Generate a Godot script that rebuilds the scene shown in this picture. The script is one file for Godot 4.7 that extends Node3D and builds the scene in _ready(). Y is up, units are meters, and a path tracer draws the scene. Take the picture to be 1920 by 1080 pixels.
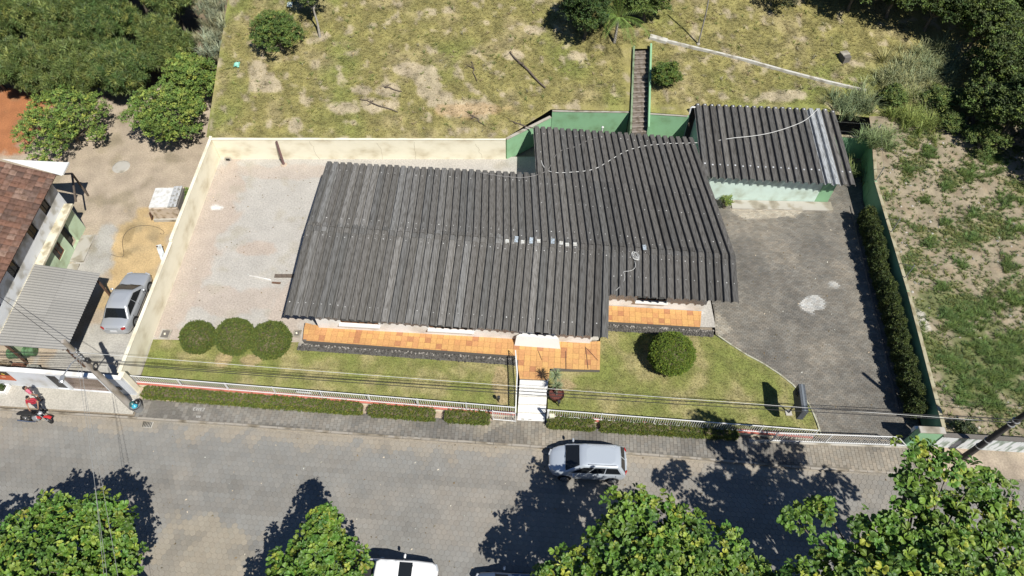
extends Node3D
# Aerial view of a single-storey house under a corrugated roof, with its yards, street and neighbours.
# World axes: x to the east, y up, z to the street (south). Metres.

var rng := RandomNumberGenerator.new()
var taken := {}
var mats := {}
var nz := {}

# ---------------------------------------------------------------- naming and tagging
func numbered(parent: Node, called: String) -> String:
	var key := str(parent.get_instance_id()) + "/" + called
	var k: int = taken.get(key, 0)
	taken[key] = k + 1
	return called if k == 0 else called + "_%03d" % k

func put(parent: Node, o: Node, called: String):
	o.name = numbered(parent, called)
	parent.add_child(o, true)
	return o

func thing(called: String, label: String, category: String, at := Vector3.ZERO, turn := 0.0, group := "") -> Node3D:
	var o := Node3D.new()
	put(self, o, called)
	o.position = at
	o.rotation.y = turn
	tag(o, label, category, group)
	return o

func tag(o: Node, label: String, category: String, group := ""):
	o.set_meta("label", label)
	o.set_meta("category", category)
	if group != "":
		o.set_meta("group", group)
	return o

func structure(o: Node, label := "", category := ""):
	o.set_meta("kind", "structure")
	if label != "":
		o.set_meta("label", label)
	if category != "":
		o.set_meta("category", category)
	return o

func copy_of(src: Node3D, called: String, label: String, at: Vector3, turn: float) -> Node3D:
	var r: Node3D = src.duplicate()
	put(self, r, called)
	r.position = at
	r.rotation.y = turn
	r.set_meta("label", label)
	return r

# ---------------------------------------------------------------- mesh building
class MB:
	var v := PackedVector3Array()
	var n := PackedVector3Array()
	var c := PackedColorArray()
	var ix := PackedInt32Array()
	var col := Color(1, 1, 1)
	var xf := Transform3D()

	func tri(a: Vector3, b: Vector3, d: Vector3, outward: Vector3):
		var m := (b - a).cross(d - a)
		if m.length_squared() < 1e-16:
			return
		m = m.normalized()
		var s := v.size()
		if m.dot(outward) > 0.0:
			v.append_array([xf * a, xf * d, xf * b])
		else:
			m = -m
			v.append_array([xf * a, xf * b, xf * d])
		var w := (xf.basis * m).normalized()
		n.append_array([w, w, w])
		c.append_array([col, col, col])
		ix.append_array([s, s + 1, s + 2])

	func quad(a: Vector3, b: Vector3, d: Vector3, e: Vector3, outward: Vector3):
		tri(a, b, d, outward)
		tri(a, d, e, outward)

	func poly(p: PackedVector3Array, outward: Vector3):
		for i in range(1, p.size() - 1):
			tri(p[0], p[i], p[i + 1], outward)

	func box(ce: Vector3, size: Vector3, turn := 0.0):
		var b := Basis(Vector3.UP, turn)
		boxb(ce, size, b)

	func boxb(ce: Vector3, size: Vector3, b: Basis):
		var h := size / 2
		var x := b.x * h.x
		var y := b.y * h.y
		var z := b.z * h.z
		quad(ce + x - y - z, ce + x + y - z, ce + x + y + z, ce + x - y + z, b.x)
		quad(ce - x - y - z, ce - x + y - z, ce - x + y + z, ce - x - y + z, -b.x)
		quad(ce + y - x - z, ce + y + x - z, ce + y + x + z, ce + y - x + z, b.y)
		quad(ce - y - x - z, ce - y + x - z, ce - y + x + z, ce - y - x + z, -b.y)
		quad(ce + z - x - y, ce + z + x - y, ce + z + x + y, ce + z - x + y, b.z)
		quad(ce - z - x - y, ce - z + x - y, ce - z + x + y, ce - z - x + y, -b.z)

	# box with chamfered upright and top edges
	func cbox(ce: Vector3, size: Vector3, bev: float, turn := 0.0):
		var b := Basis(Vector3.UP, turn)
		var rings := []
		for st in [[-size.y / 2, 0.0], [size.y / 2 - bev, 0.0], [size.y / 2, bev]]:
			var hx: float = size.x / 2 - st[1]
			var hz: float = size.z / 2 - st[1]
			var r := PackedVector3Array()
			for q in [[hx, -hz + bev], [hx, hz - bev], [hx - bev, hz], [-hx + bev, hz], [-hx, hz - bev], [-hx, -hz + bev], [-hx + bev, -hz], [hx - bev, -hz]]:
				r.append(ce + b * Vector3(q[0], st[0], q[1]))
			rings.append(r)
		loft(rings, true, true, false)

	# beam of rectangular section between two points
	func bar(a: Vector3, b: Vector3, w: float, h: float, up := Vector3.UP):
		var d := (b - a)
		var L := d.length()
		if L < 1e-5:
			return
		d /= L
		var u := up
		if absf(d.dot(u)) > 0.98:
			u = Vector3(1, 0, 0)
		var s := d.cross(u).normalized()
		u = s.cross(d).normalized()
		boxb((a + b) / 2, Vector3(w, h, L), Basis(s, u, d))

	func loft(rings: Array, cap0 := true, cap1 := true, smooth := true):
		var k: int = rings[0].size()
		var cen := []
		for r in rings:
			var m := Vector3.ZERO
			for p in r:
				m += p
			cen.append(m / k)
		if not smooth:
			for i in rings.size() - 1:
				var m2: Vector3 = (cen[i] + cen[i + 1]) / 2
				for j in k:
					var a: Vector3 = rings[i][j]
					var b: Vector3 = rings[i][(j + 1) % k]
					var d: Vector3 = rings[i + 1][(j + 1) % k]
					var e: Vector3 = rings[i + 1][j]
					quad(a, b, d, e, (a + b + d + e) / 4 - m2)
		else:
			var base := v.size()
			var nn := PackedVector3Array()
			nn.resize(rings.size() * k)
			var faces := PackedInt32Array()
			for i in rings.size() - 1:
				var m2: Vector3 = (cen[i] + cen[i + 1]) / 2
				for j in k:
					var q := [i * k + j, i * k + (j + 1) % k, (i + 1) * k + (j + 1) % k, (i + 1) * k + j]
					var a: Vector3 = rings[i][j]
					var b: Vector3 = rings[i][(j + 1) % k]
					var d: Vector3 = rings[i + 1][(j + 1) % k]
					var e: Vector3 = rings[i + 1][j]
					var m := (d - a).cross(e - b)
					if m.dot((a + b + d + e) / 4 - m2) < 0:
						m = -m
						faces.append_array([q[0], q[1], q[2], q[0], q[2], q[3]])
					else:
						faces.append_array([q[0], q[2], q[1], q[0], q[3], q[2]])
					for t in q:
						nn[t] += m
			for i in rings.size():
				for j in k:
					v.append(xf * rings[i][j])
					n.append((xf.basis * nn[i * k + j]).normalized())
					c.append(col)
			for f in faces:
				ix.append(base + f)
		if cap0:
			var o: Vector3 = cen[0] - cen[1]
			for j in k:
				tri(cen[0], rings[0][j], rings[0][(j + 1) % k], o)
		if cap1:
			var e2: int = rings.size() - 1
			var o2: Vector3 = cen[e2] - cen[e2 - 1]
			for j in k:
				tri(cen[e2], rings[e2][j], rings[e2][(j + 1) % k], o2)

	func tube(path: Array, radii: Array, sides := 8, caps := true):
		var rings := []
		var side := Vector3.ZERO
		for i in path.size():
			var d: Vector3 = (path[mini(i + 1, path.size() - 1)] - path[maxi(i - 1, 0)]).normalized()
			if side == Vector3.ZERO:
				side = d.cross(Vector3.UP if absf(d.y) < 0.9 else Vector3.RIGHT).normalized()
			else:
				side = (side - d * side.dot(d)).normalized()
			var up := d.cross(side)
			var r: float = radii[mini(i, radii.size() - 1)]
			var ring := PackedVector3Array()
			for j in sides:
				var a := TAU * j / sides
				ring.append(path[i] + (side * cos(a) + up * sin(a)) * r)
			rings.append(ring)
		loft(rings, caps, caps, sides > 5)

	func lathe(at: Vector3, prof: Array, sides := 16, smooth := true):
		var rings := []
		for p in prof:
			var ring := PackedVector3Array()
			for j in sides:
				var a := TAU * j / sides
				ring.append(at + Vector3(cos(a) * p[0], p[1], sin(a) * p[0]))
			rings.append(ring)
		loft(rings, true, true, smooth)

	# a leaf with a fold along the midrib
	func leaf(at: Vector3, dir: Vector3, up: Vector3, L: float, w: float, droop := 0.15, wide := 0.6):
		var s := dir.cross(up).normalized()
		var u := s.cross(dir).normalized()
		var mid := at + dir * L * wide + u * L * 0.05
		var tip := at + dir * L - u * L * droop
		var l := mid + s * w * 0.5 + u * w * 0.16
		var r := mid - s * w * 0.5 + u * w * 0.16
		tri(at, l, mid, u)
		tri(at, mid, r, u)
		tri(l, tip, mid, u)
		tri(mid, tip, r, u)

	# a broad rounded leaf
	func round_leaf(at: Vector3, dir: Vector3, up: Vector3, len: float, w: float):
		var s := dir.cross(up).normalized()
		var u := s.cross(dir).normalized()
		var st := [[0.0, 0.06, 0.0], [0.35, 0.55, 0.05], [0.62, 0.95, 0.06], [0.84, 0.86, 0.01], [1.0, 0.30, -0.07]]
		for sd in [-1.0, 1.0]:
			for i in st.size() - 1:
				var m0: Vector3 = at + dir * len * st[i][0] + u * len * st[i][2]
				var m1: Vector3 = at + dir * len * st[i + 1][0] + u * len * st[i + 1][2]
				var e0: Vector3 = m0 + s * sd * w * 0.5 * st[i][1] + u * w * 0.14 * st[i][1]
				var e1: Vector3 = m1 + s * sd * w * 0.5 * st[i + 1][1] + u * w * 0.14 * st[i + 1][1]
				quad(m0, e0, e1, m1, u)

	func mesh() -> ArrayMesh:
		var m := ArrayMesh.new()
		var a := []
		a.resize(Mesh.ARRAY_MAX)
		a[Mesh.ARRAY_VERTEX] = v
		a[Mesh.ARRAY_NORMAL] = n
		a[Mesh.ARRAY_COLOR] = c
		a[Mesh.ARRAY_INDEX] = ix
		m.add_surface_from_arrays(Mesh.PRIMITIVE_TRIANGLES, a)
		return m

func node_of(mesh: Mesh, mat: Material) -> MeshInstance3D:
	var o := MeshInstance3D.new()
	o.mesh = mesh
	o.material_override = mat
	return o

func part(parent: Node, called: String, b, mat: Material, at := Vector3.ZERO) -> MeshInstance3D:
	var o := node_of(b.mesh() if b is MB else b, mat)
	put(parent, o, called)
	o.position = at
	return o

func part_box(parent: Node, called: String, ce: Vector3, size: Vector3, mat: Material, turn := 0.0, bev := 0.0) -> MeshInstance3D:
	var b := MB.new()
	if bev > 0:
		b.cbox(Vector3.ZERO, size, bev)
	else:
		b.box(Vector3.ZERO, size)
	var o := part(parent, called, b, mat, ce)
	o.rotation.y = turn
	return o

func many(parent: Node, called: String, mesh: Mesh, mat: Material, xfs: Array, cols: Array, stuff := false) -> MultiMeshInstance3D:
	var mm := MultiMesh.new()
	mm.transform_format = MultiMesh.TRANSFORM_3D
	mm.use_colors = true
	mm.mesh = mesh
	mm.instance_count = xfs.size()
	var buf := PackedFloat32Array()
	buf.resize(xfs.size() * 16)
	var i := 0
	for k in xfs.size():
		var t: Transform3D = xfs[k]
		var q: Color = cols[k]
		var b := t.basis
		buf[i] = b.x.x; buf[i + 1] = b.y.x; buf[i + 2] = b.z.x; buf[i + 3] = t.origin.x
		buf[i + 4] = b.x.y; buf[i + 5] = b.y.y; buf[i + 6] = b.z.y; buf[i + 7] = t.origin.y
		buf[i + 8] = b.x.z; buf[i + 9] = b.y.z; buf[i + 10] = b.z.z; buf[i + 11] = t.origin.z
		buf[i + 12] = q.r; buf[i + 13] = q.g; buf[i + 14] = q.b; buf[i + 15] = 1.0
		i += 16
	mm.buffer = buf
	var o := MultiMeshInstance3D.new()
	o.multimesh = mm
	o.material_override = mat
	put(parent, o, called)
	o.set_meta("kind", "stuff")
	return o

# ---------------------------------------------------------------- noise, textures, materials
func noise(seed_: int, freq: float, oct := 3) -> FastNoiseLite:
	var key := "%d_%f_%d" % [seed_, freq, oct]
	if not nz.has(key):
		var f := FastNoiseLite.new()
		f.seed = seed_
		f.frequency = freq
		f.noise_type = FastNoiseLite.TYPE_SIMPLEX_SMOOTH
		f.fractal_type = FastNoiseLite.FRACTAL_FBM
		f.fractal_octaves = oct
		nz[key] = f
	return nz[key]

# seamless texture from noise through a ramp of linear colours [[pos, Color], ...]
func ramp_tex(seed_: int, freq: float, oct: int, ramp: Array, size := 256, cell := false) -> ImageTexture:
	var f := FastNoiseLite.new()
	f.seed = seed_
	f.frequency = freq
	f.noise_type = FastNoiseLite.TYPE_CELLULAR if cell else FastNoiseLite.TYPE_SIMPLEX_SMOOTH
	f.fractal_type = FastNoiseLite.FRACTAL_FBM
	f.fractal_octaves = oct
	var src := f.get_seamless_image(size, size)
	src.convert(Image.FORMAT_L8)
	var d := src.get_data()
	var lut := PackedByteArray()
	for i in 256:
		var t := i / 255.0
		var q: Color = ramp[0][1]
		for k in ramp.size() - 1:
			if t >= ramp[k][0]:
				q = (ramp[k][1] as Color).lerp(ramp[k + 1][1], clampf((t - ramp[k][0]) / (ramp[k + 1][0] - ramp[k][0]), 0, 1))
		q = q.linear_to_srgb()
		lut.append_array([int(q.r * 255), int(q.g * 255), int(q.b * 255)])
	var out := PackedByteArray()
	out.resize(size * size * 3)
	for i in size * size:
		var l := d[i] * 3
		out[i * 3] = lut[l]
		out[i * 3 + 1] = lut[l + 1]
		out[i * 3 + 2] = lut[l + 2]
	return ImageTexture.create_from_image(Image.create_from_data(size, size, false, Image.FORMAT_RGB8, out))

func grey(lo: float, hi: float) -> Array:
	return [[0.0, Color(lo, lo, lo)], [1.0, Color(hi, hi, hi)]]

func L(r: float, g: float, b: float) -> Color:
	return Color(r, g, b)

func mat(called: String, col: Color, rough := 0.85, metal := 0.0, tex: Texture2D = null, scale := Vector3(1, 1, 1), vcol := false, world := true) -> StandardMaterial3D:
	if mats.has(called):
		return mats[called]
	var m := StandardMaterial3D.new()
	m.resource_name = called
	m.albedo_color = col.linear_to_srgb()
	m.roughness = rough
	m.metallic = metal
	m.cull_mode = BaseMaterial3D.CULL_DISABLED
	if tex:
		m.albedo_texture = tex
		m.uv1_triplanar = true
		m.uv1_world_triplanar = world
		m.uv1_scale = scale
	if vcol:
		m.vertex_color_use_as_albedo = true
	mats[called] = m
	return m

func leafy(called: String, rough := 0.5, back := 0.35) -> StandardMaterial3D:
	if mats.has(called):
		return mats[called]
	var m := mat(called, Color(1, 1, 1), rough, 0.0, null, Vector3.ONE, true)
	m.backlight_enabled = true
	m.backlight = Color(back, back * 1.05, back * 0.55)
	return m

func rv(a: float, b: float) -> float:
	return rng.randf_range(a, b)

func jit(c: Color, s: float, hue := 0.0) -> Color:
	var k := 1.0 + rv(-s, s)
	var h := rv(-hue, hue)
	return Color(c.r * k * (1 + h), c.g * k, c.b * k * (1 - h))

# ---------------------------------------------------------------- the lie of the land
func hill(x: float, z: float) -> float:
	var h := 2.0 + 0.3 * maxf(0.0, -36.5 - z)
	return h + 0.06 * noise(71, 0.25, 2).get_noise_2d(x, z)

func lot_h(x: float, z: float) -> float:      # vacant plot on the east side
	return 0.55 + 0.05 * maxf(0.0, -16.0 - z) + 0.10 * noise(72, 0.3, 3).get_noise_2d(x, z)

# a sheet of ground cut to a polygon (x, z), with height and colour functions
func sheet(poly: PackedVector2Array, step: float, hf: Callable, cf: Callable) -> MB:
	var b := MB.new()
	var lo := poly[0]
	var hi := poly[0]
	for p in poly:
		lo = lo.min(p)
		hi = hi.max(p)
	var nx := int(ceil((hi.x - lo.x) / step))
	var nzz := int(ceil((hi.y - lo.y) / step))
	var index := {}
	for i in nx:
		for j in nzz:
			var q := PackedVector2Array()
			var cnt := 0
			for o in [[0, 0], [1, 0], [1, 1], [0, 1]]:
				var p := lo + Vector2((i + o[0]) * step, (j + o[1]) * step)
				q.append(p)
				if Geometry2D.is_point_in_polygon(p, poly):
					cnt += 1
			var pieces := [q]
			if cnt < 4:
				pieces = Geometry2D.intersect_polygons(q, poly)
			for pc in pieces:
				var ids := PackedInt32Array()
				for p in pc:
					var key := Vector2i(roundi(p.x * 2000), roundi(p.y * 2000))
					if not index.has(key):
						index[key] = b.v.size()
						var e := 0.08
						var h: float = hf.call(p.x, p.y)
						b.v.append(Vector3(p.x, h, p.y))
						var hx: float = hf.call(p.x + e, p.y)
						var hz: float = hf.call(p.x, p.y + e)
						b.n.append(Vector3(h - hx, e, h - hz).normalized())
						b.c.append(cf.call(p.x, p.y))
					ids.append(index[key])
				var t := Geometry2D.triangulate_polygon(pc) if pc.size() != 4 else PackedInt32Array([0, 1, 2, 0, 2, 3])
				for k in range(0, t.size(), 3):
					var a: Vector3 = b.v[ids[t[k]]]
					var d: Vector3 = b.v[ids[t[k + 1]]]
					var f: Vector3 = b.v[ids[t[k + 2]]]
					if (d - a).cross(f - a).y > 0:
						b.ix.append_array([ids[t[k]], ids[t[k + 2]], ids[t[k + 1]]])
					else:
						b.ix.append_array([ids[t[k]], ids[t[k + 1]], ids[t[k + 2]]])
	return b

func flat(h: float) -> Callable:
	return func(_x, _z): return h

func pts(a: Array) -> PackedVector2Array:
	var p := PackedVector2Array()
	for q in a:
		p.append(Vector2(q[0], q[1]))
	return p

func sstep(a: float, b: float, x: float) -> float:
	return smoothstep(a, b, x)

func along(a: Vector3, b: Vector3, t: float) -> Vector3:
	return a.lerp(b, t)

func blot(x: float, z: float, cx: float, cz: float, rx: float, rz: float, seed_ := 5) -> float:   # ragged patch, 0..1
	var d := Vector2((x - cx) / rx, (z - cz) / rz).length()
	d += 0.60 * noise(seed_, 0.45, 4).get_noise_2d(x, z)
	return 1.0 - smoothstep(0.8, 1.05, d)

# ================================================================ scene
func kerb_z(x: float) -> float:
	var k := [[-60.0, -19.2], [-28.99, -16.88], [-21.31, -16.35], [-16.1, -16.0], [-6.45, -15.21], [2.13, -14.59], [10.38, -13.95], [15.13, -13.5], [20.56, -13.15], [27.21, -12.74], [60.0, -10.8]]
	for i in k.size() - 1:
		if x <= k[i + 1][0]:
			return lerpf(k[i][1], k[i + 1][1], (x - k[i][0]) / (k[i + 1][0] - k[i][0]))
	return -10.8

func fence_z(x: float) -> float:
	return -18.29 + (x + 21.44) * 0.0896 if x < 1.0 else -16.2 + (x - 2.0) * 0.0825

func _ready():
	rng.seed = 4127
	# ---- camera
	var cam := Camera3D.new()
	cam.name = "camera"
	add_child(cam)
	cam.position = Vector3(0, 36, 0)
	cam.rotation_degrees = Vector3(-55, 0, 0)
	cam.fov = 45.2
	cam.near = 0.1
	cam.far = 800.0
	cam.current = true
	# ---- sky and exposure
	var we := WorldEnvironment.new()
	we.name = "world"
	var env := Environment.new()
	env.background_mode = Environment.BG_SKY
	var sm := ProceduralSkyMaterial.new()
	sm.sky_top_color = Color(0.36, 0.50, 0.72)
	sm.sky_horizon_color = Color(0.70, 0.76, 0.82)
	sm.sky_curve = 0.12
	sm.ground_bottom_color = Color(0.30, 0.29, 0.26)
	sm.ground_horizon_color = Color(0.55, 0.58, 0.60)
	var sky := Sky.new()
	sky.sky_material = sm
	env.sky = sky
	env.background_energy_multiplier = 0.40
	env.tonemap_mode = Environment.TONE_MAPPER_LINEAR
	env.tonemap_exposure = 1.30
	env.sdfgi_enabled = true
	env.ssao_enabled = true
	env.ssil_enabled = true
	we.environment = env
	add_child(we)
	# ---- sun
	var sun := DirectionalLight3D.new()
	sun.name = "sun"
	add_child(sun)
	sun.look_at_from_position(Vector3.ZERO, Vector3(-0.44, -1.0, -0.57), Vector3.UP)
	sun.light_color = Color(1.0, 0.985, 0.95)
	sun.light_energy = 1.5
	sun.light_angular_distance = 0.5
	sun.shadow_enabled = true

	make_materials()
	build_ground()
	build_paving()
	build_house()
	build_annex()
	build_walls()
	build_terrace()
	build_front_fence()
	build_garden()
	build_hill_things()
	build_neighbour()
	build_street_things()
	build_east_lot()
	build_trees()
	build_small_things()

var T := {}

func make_materials():
	T.grain = ramp_tex(11, 0.06, 5, grey(0.64, 1.0), 512)
	T.fine = ramp_tex(12, 0.12, 3, grey(0.6, 1.0), 256)
	T.turf = ramp_tex(13, 0.09, 4, [[0.0, L(0.42, 0.42, 0.35)], [0.5, L(0.8, 0.8, 0.72)], [1.0, L(1, 1, 1)]], 256)
	T.roof = ramp_tex(14, 0.035, 5, [[0.0, L(0.20, 0.19, 0.165)], [0.32, L(0.48, 0.465, 0.44)], [0.5, L(0.74, 0.73, 0.71)], [0.75, L(0.92, 0.915, 0.90)], [1.0, L(1, 1, 0.98)]], 512)
	T.plaster = ramp_tex(15, 0.02, 5, [[0.0, L(0.66, 0.62, 0.55)], [0.25, L(0.84, 0.82, 0.78)], [0.55, L(0.95, 0.95, 0.94)], [1.0, L(1, 1, 1)]], 256)
	T.stain = ramp_tex(16, 0.012, 5, [[0.0, L(0.30, 0.27, 0.22)], [0.38, L(0.72, 0.68, 0.60)], [0.55, L(0.95, 0.94, 0.92)], [1.0, L(1, 1, 1)]], 256)
	T.tile = ramp_tex(17, 0.04, 3, grey(0.75, 1.0), 128)
	T.bark = ramp_tex(18, 0.05, 4, grey(0.35, 1.0), 128)
	mat("soil", L(1, 1, 1), 0.95, 0, T.grain, Vector3(0.22, 0.22, 0.22), true)
	mat("turf", L(1, 1, 1), 0.95, 0, T.turf, Vector3(0.30, 0.30, 0.30), true)
	mat("paver", L(1, 1, 1), 0.9, 0, T.fine, Vector3(0.8, 0.8, 0.8), true)
	mat("concrete", L(0.42, 0.40, 0.36), 0.9, 0, T.stain, Vector3(0.2, 0.2, 0.2))
	mat("dark_concrete", L(0.17, 0.155, 0.14), 0.95, 0, T.grain, Vector3(0.5, 0.5, 0.5))
	mat("white_wall", L(0.80, 0.80, 0.80), 0.8, 0, T.plaster, Vector3(0.12, 0.12, 0.12))
	mat("grey_white_wall", L(0.66, 0.69, 0.74), 0.8, 0, T.plaster, Vector3(0.15, 0.15, 0.15))
	mat("cream_wall", L(0.82, 0.77, 0.62), 0.9, 0, T.plaster, Vector3(0.10, 0.16, 0.10))
	mat("cream_grime", L(0.30, 0.26, 0.19), 0.95, 0, T.stain, Vector3(0.3, 0.5, 0.3))
	mat("green_wall", L(0.25, 0.46, 0.27), 0.85, 0, T.plaster, Vector3(0.15, 0.15, 0.15))
	mat("pale_green_wall", L(0.48, 0.60, 0.42), 0.85, 0, T.plaster, Vector3(0.15, 0.15, 0.15))
	mat("roof_dark", L(1, 1, 1), 0.9, 0, T.roof, Vector3(2.6, 0.5, 0.16), true, true)
	mat("white_paint", L(0.70, 0.70, 0.69), 0.45)
	mat("red_paint", L(0.50, 0.16, 0.12), 0.7, 0, T.plaster, Vector3(0.4, 0.4, 0.4))
	mat("dark_metal", L(0.03, 0.03, 0.032), 0.5)
	mat("steel", L(0.45, 0.46, 0.47), 0.4, 0.6)
	mat("glass_dark", L(0.012, 0.014, 0.016), 0.08)
	mat("rubber", L(0.018, 0.018, 0.018), 0.8)
	mat("wood_grey", L(0.18, 0.14, 0.11), 0.9, 0, T.bark, Vector3(3, 3, 0.5))
	mat("wood_brown", L(0.20, 0.11, 0.07), 0.85, 0, T.bark, Vector3(2, 2, 2))
	mat("bark", L(0.20, 0.17, 0.13), 0.95, 0, T.bark, Vector3(1.5, 0.6, 1.5))
	mat("bark_pale", L(0.40, 0.37, 0.32), 0.95, 0, T.bark, Vector3(1.5, 0.6, 1.5))
	mat("cable_white", L(0.60, 0.60, 0.58), 0.6)
	mat("cable_black", L(0.025, 0.025, 0.027), 0.6)
	leafy("leaf_gloss", 0.55, 0.45)
	leafy("leaf_soft", 0.6, 0.35)
	leafy("grass_blade", 0.7, 0.35)

# ---------------------------------------------------------------- ground sheets
func c_dirt(x: float, z: float) -> Color:
	var a := noise(21, 0.12, 4).get_noise_2d(x, z)
	var b := noise(22, 0.7, 2).get_noise_2d(x, z)
	var c := L(0.50, 0.40, 0.31).lerp(L(0.36, 0.30, 0.23), sstep(-0.2, 0.4, a))
	return c * (1.0 + 0.35 * b)

func c_yard(x: float, z: float) -> Color:
	var b := noise(23, 0.5, 3).get_noise_2d(x, z)
	var fine_ := noise(24, 1.1, 2).get_noise_2d(x, z)
	var c := L(0.50, 0.472, 0.43)
	var pink := 0.0
	# bare sandy soil shows through the worn screed along the wall and in patches
	pink = maxf(pink, blot(x, z, -20.6, -31.5, 1.7, 6.0, 31))
	pink = maxf(pink, blot(x, z, -21.1, -25.5, 1.5, 5.0, 32))
	pink = maxf(pink, blot(x, z, -16.9, -28.3, 1.3, 0.7, 33))
	pink = maxf(pink, blot(x, z, -17.8, -24.2, 3.2, 1.2, 34) * 0.8)
	pink = maxf(pink, blot(x, z, -13.6, -23.6, 1.6, 2.3, 35) * 0.9)
	pink = maxf(pink, blot(x, z, -16.5, -35.3, 6.5, 0.7, 36) * 0.7)
	c = c.lerp(L(0.50, 0.42, 0.355), pink * 0.95)
	c = c.lerp(L(0.42, 0.38, 0.30), sstep(0.22, 0.5, noise(25, 0.35, 4).get_noise_2d(x, z)) * 0.5)
	c = c.lerp(L(0.78, 0.77, 0.75), blot(x, z, -20.3, -31.9, 0.5, 0.3, 37))
	return c * (1.0 + 0.09 * b + 0.05 * fine_)

func c_nb(x: float, z: float) -> Color:
	var b := noise(26, 0.6, 3).get_noise_2d(x, z)
	var c := L(0.45, 0.37, 0.28)
	c = c.lerp(L(0.56, 0.405, 0.21), maxf(blot(x, z, -24.6, -28.6, 2.3, 3.4, 41), 0.9 * blot(x, z, -24.3, -25.5, 1.6, 3.0, 42)))
	c = c.lerp(L(0.45, 0.43, 0.39), maxf(blot(x, z, -27.4, -27.6, 1.2, 2.6, 43), blot(x, z, -24.4, -20.5, 3.4, 2.0, 44)))
	c = c.lerp(L(0.42, 0.17, 0.07), blot(x, z, -38.6, -42.0, 3.4, 6.0, 45))
	c = c.lerp(L(0.25, 0.21, 0.13), sstep(0.15, 0.5, noise(27, 0.3, 4).get_noise_2d(x, z)) * 0.55)
	c = c.lerp(L(0.30, 0.22, 0.11), blot(x, z, -25.7, -29.6, 0.35, 0.8, 46) * 0.8)
	c = c.lerp(L(0.30, 0.22, 0.11), blot(x, z, -25.3, -27.9, 0.5, 0.3, 47) * 0.8)
	return c * (1.0 + 0.25 * b)

func c_hill(x: float, z: float) -> Color:
	var a := noise(51, 0.10, 3).get_noise_2d(x, z)
	var b := noise(52, 0.8, 2).get_noise_2d(x, z)
	var c := L(0.295, 0.262, 0.102)
	c = c.lerp(L(0.235, 0.25, 0.075), sstep(-0.05, 0.45, a))
	c = c.lerp(L(0.36, 0.30, 0.165), sstep(0.02, 0.5, noise(53, 0.22, 4).get_noise_2d(x, z)) * 0.75)
	var bare := 0.0
	for q in [[-18.6, -42.0, 0.7, 1.2], [-18.0, -41.0, 1.2, 0.9], [-11.9, -39.0, 1.4, 0.5], [-9.7, -39.2, 1.5, 0.6], [-9.0, -40.4, 0.9, 0.6], [-7.6, -42.2, 1.3, 0.6], [-6.0, -41.4, 1.1, 1.4], [-3.4, -38.9, 2.2, 0.8], [1.6, -45.4, 0.9, 0.5], [4.8, -43.2, 0.8, 0.4], [0.0, -43.3, 0.8, 0.5], [-15.5, -37.7, 0.6, 0.6], [-14.0, -45.0, 0.6, 0.4], [-5.0, -39.4, 0.9, 1.0], [-11.0, -40.5, 0.8, 0.4], [19.5, -40.0, 1.5, 0.5]]:
		bare = maxf(bare, blot(x, z, q[0], q[1], q[2], q[3], 54))
	bare = maxf(bare * 0.8, 0.7 * sstep(0.30, 0.55, noise(55, 0.7, 2).get_noise_2d(x, z)))
	c = c.lerp(L(0.47, 0.39, 0.305), bare)
	c = c.lerp(L(0.50, 0.33, 0.18), 0.5 * blot(x, z, -3.0, -38.8, 2.6, 0.6, 56))
	return c * (1.0 + 0.38 * b)

func c_lawn(x: float, z: float) -> Color:
	var a := noise(61, 0.35, 4).get_noise_2d(x, z)
	var b := noise(62, 1.1, 2).get_noise_2d(x, z)
	var c := L(0.25, 0.255, 0.085).lerp(L(0.37, 0.325, 0.16), sstep(-0.05, 0.4, a))
	c = c.lerp(L(0.20, 0.235, 0.06), sstep(0.05, 0.4, -a) * 0.7)
	for q in [[-17.0, -20.0, 0.5, 0.5], [-15.3, -19.9, 0.6, 0.4], [-0.6, -18.4, 0.5, 1.2], [3.0, -18.2, 0.7, 0.4]]:
		c = c.lerp(L(0.45, 0.34, 0.21), 0.8 * blot(x, z, q[0], q[1], q[2], q[3], 63))
	return c * (1.0 + 0.30 * b)

func c_lot(x: float, z: float) -> Color:
	var a := noise(65, 0.3, 4).get_noise_2d(x, z)
	var b := noise(66, 0.9, 2).get_noise_2d(x, z)
	var c := L(0.335, 0.28, 0.195)
	c = c.lerp(L(0.20, 0.20, 0.07), sstep(0.02, 0.35, a) * 0.75)
	c = c.lerp(L(0.30, 0.22, 0.14), sstep(0.1, 0.5, noise(67, 0.8, 3).get_noise_2d(x, z)) * 0.5)
	c = c.lerp(L(0.13, 0.16, 0.045), maxf(blot(x, z, 27.4, -19.4, 3.4, 2.6, 68), blot(x, z, 26.2, -23.4, 2.0, 1.0, 69)) * 0.8)
	c = c.lerp(L(0.62, 0.58, 0.52), 0.8 * blot(x, z, 24.6, -22.0, 0.4, 0.9, 70))
	return c * (1.0 + 0.3 * b)

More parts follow.
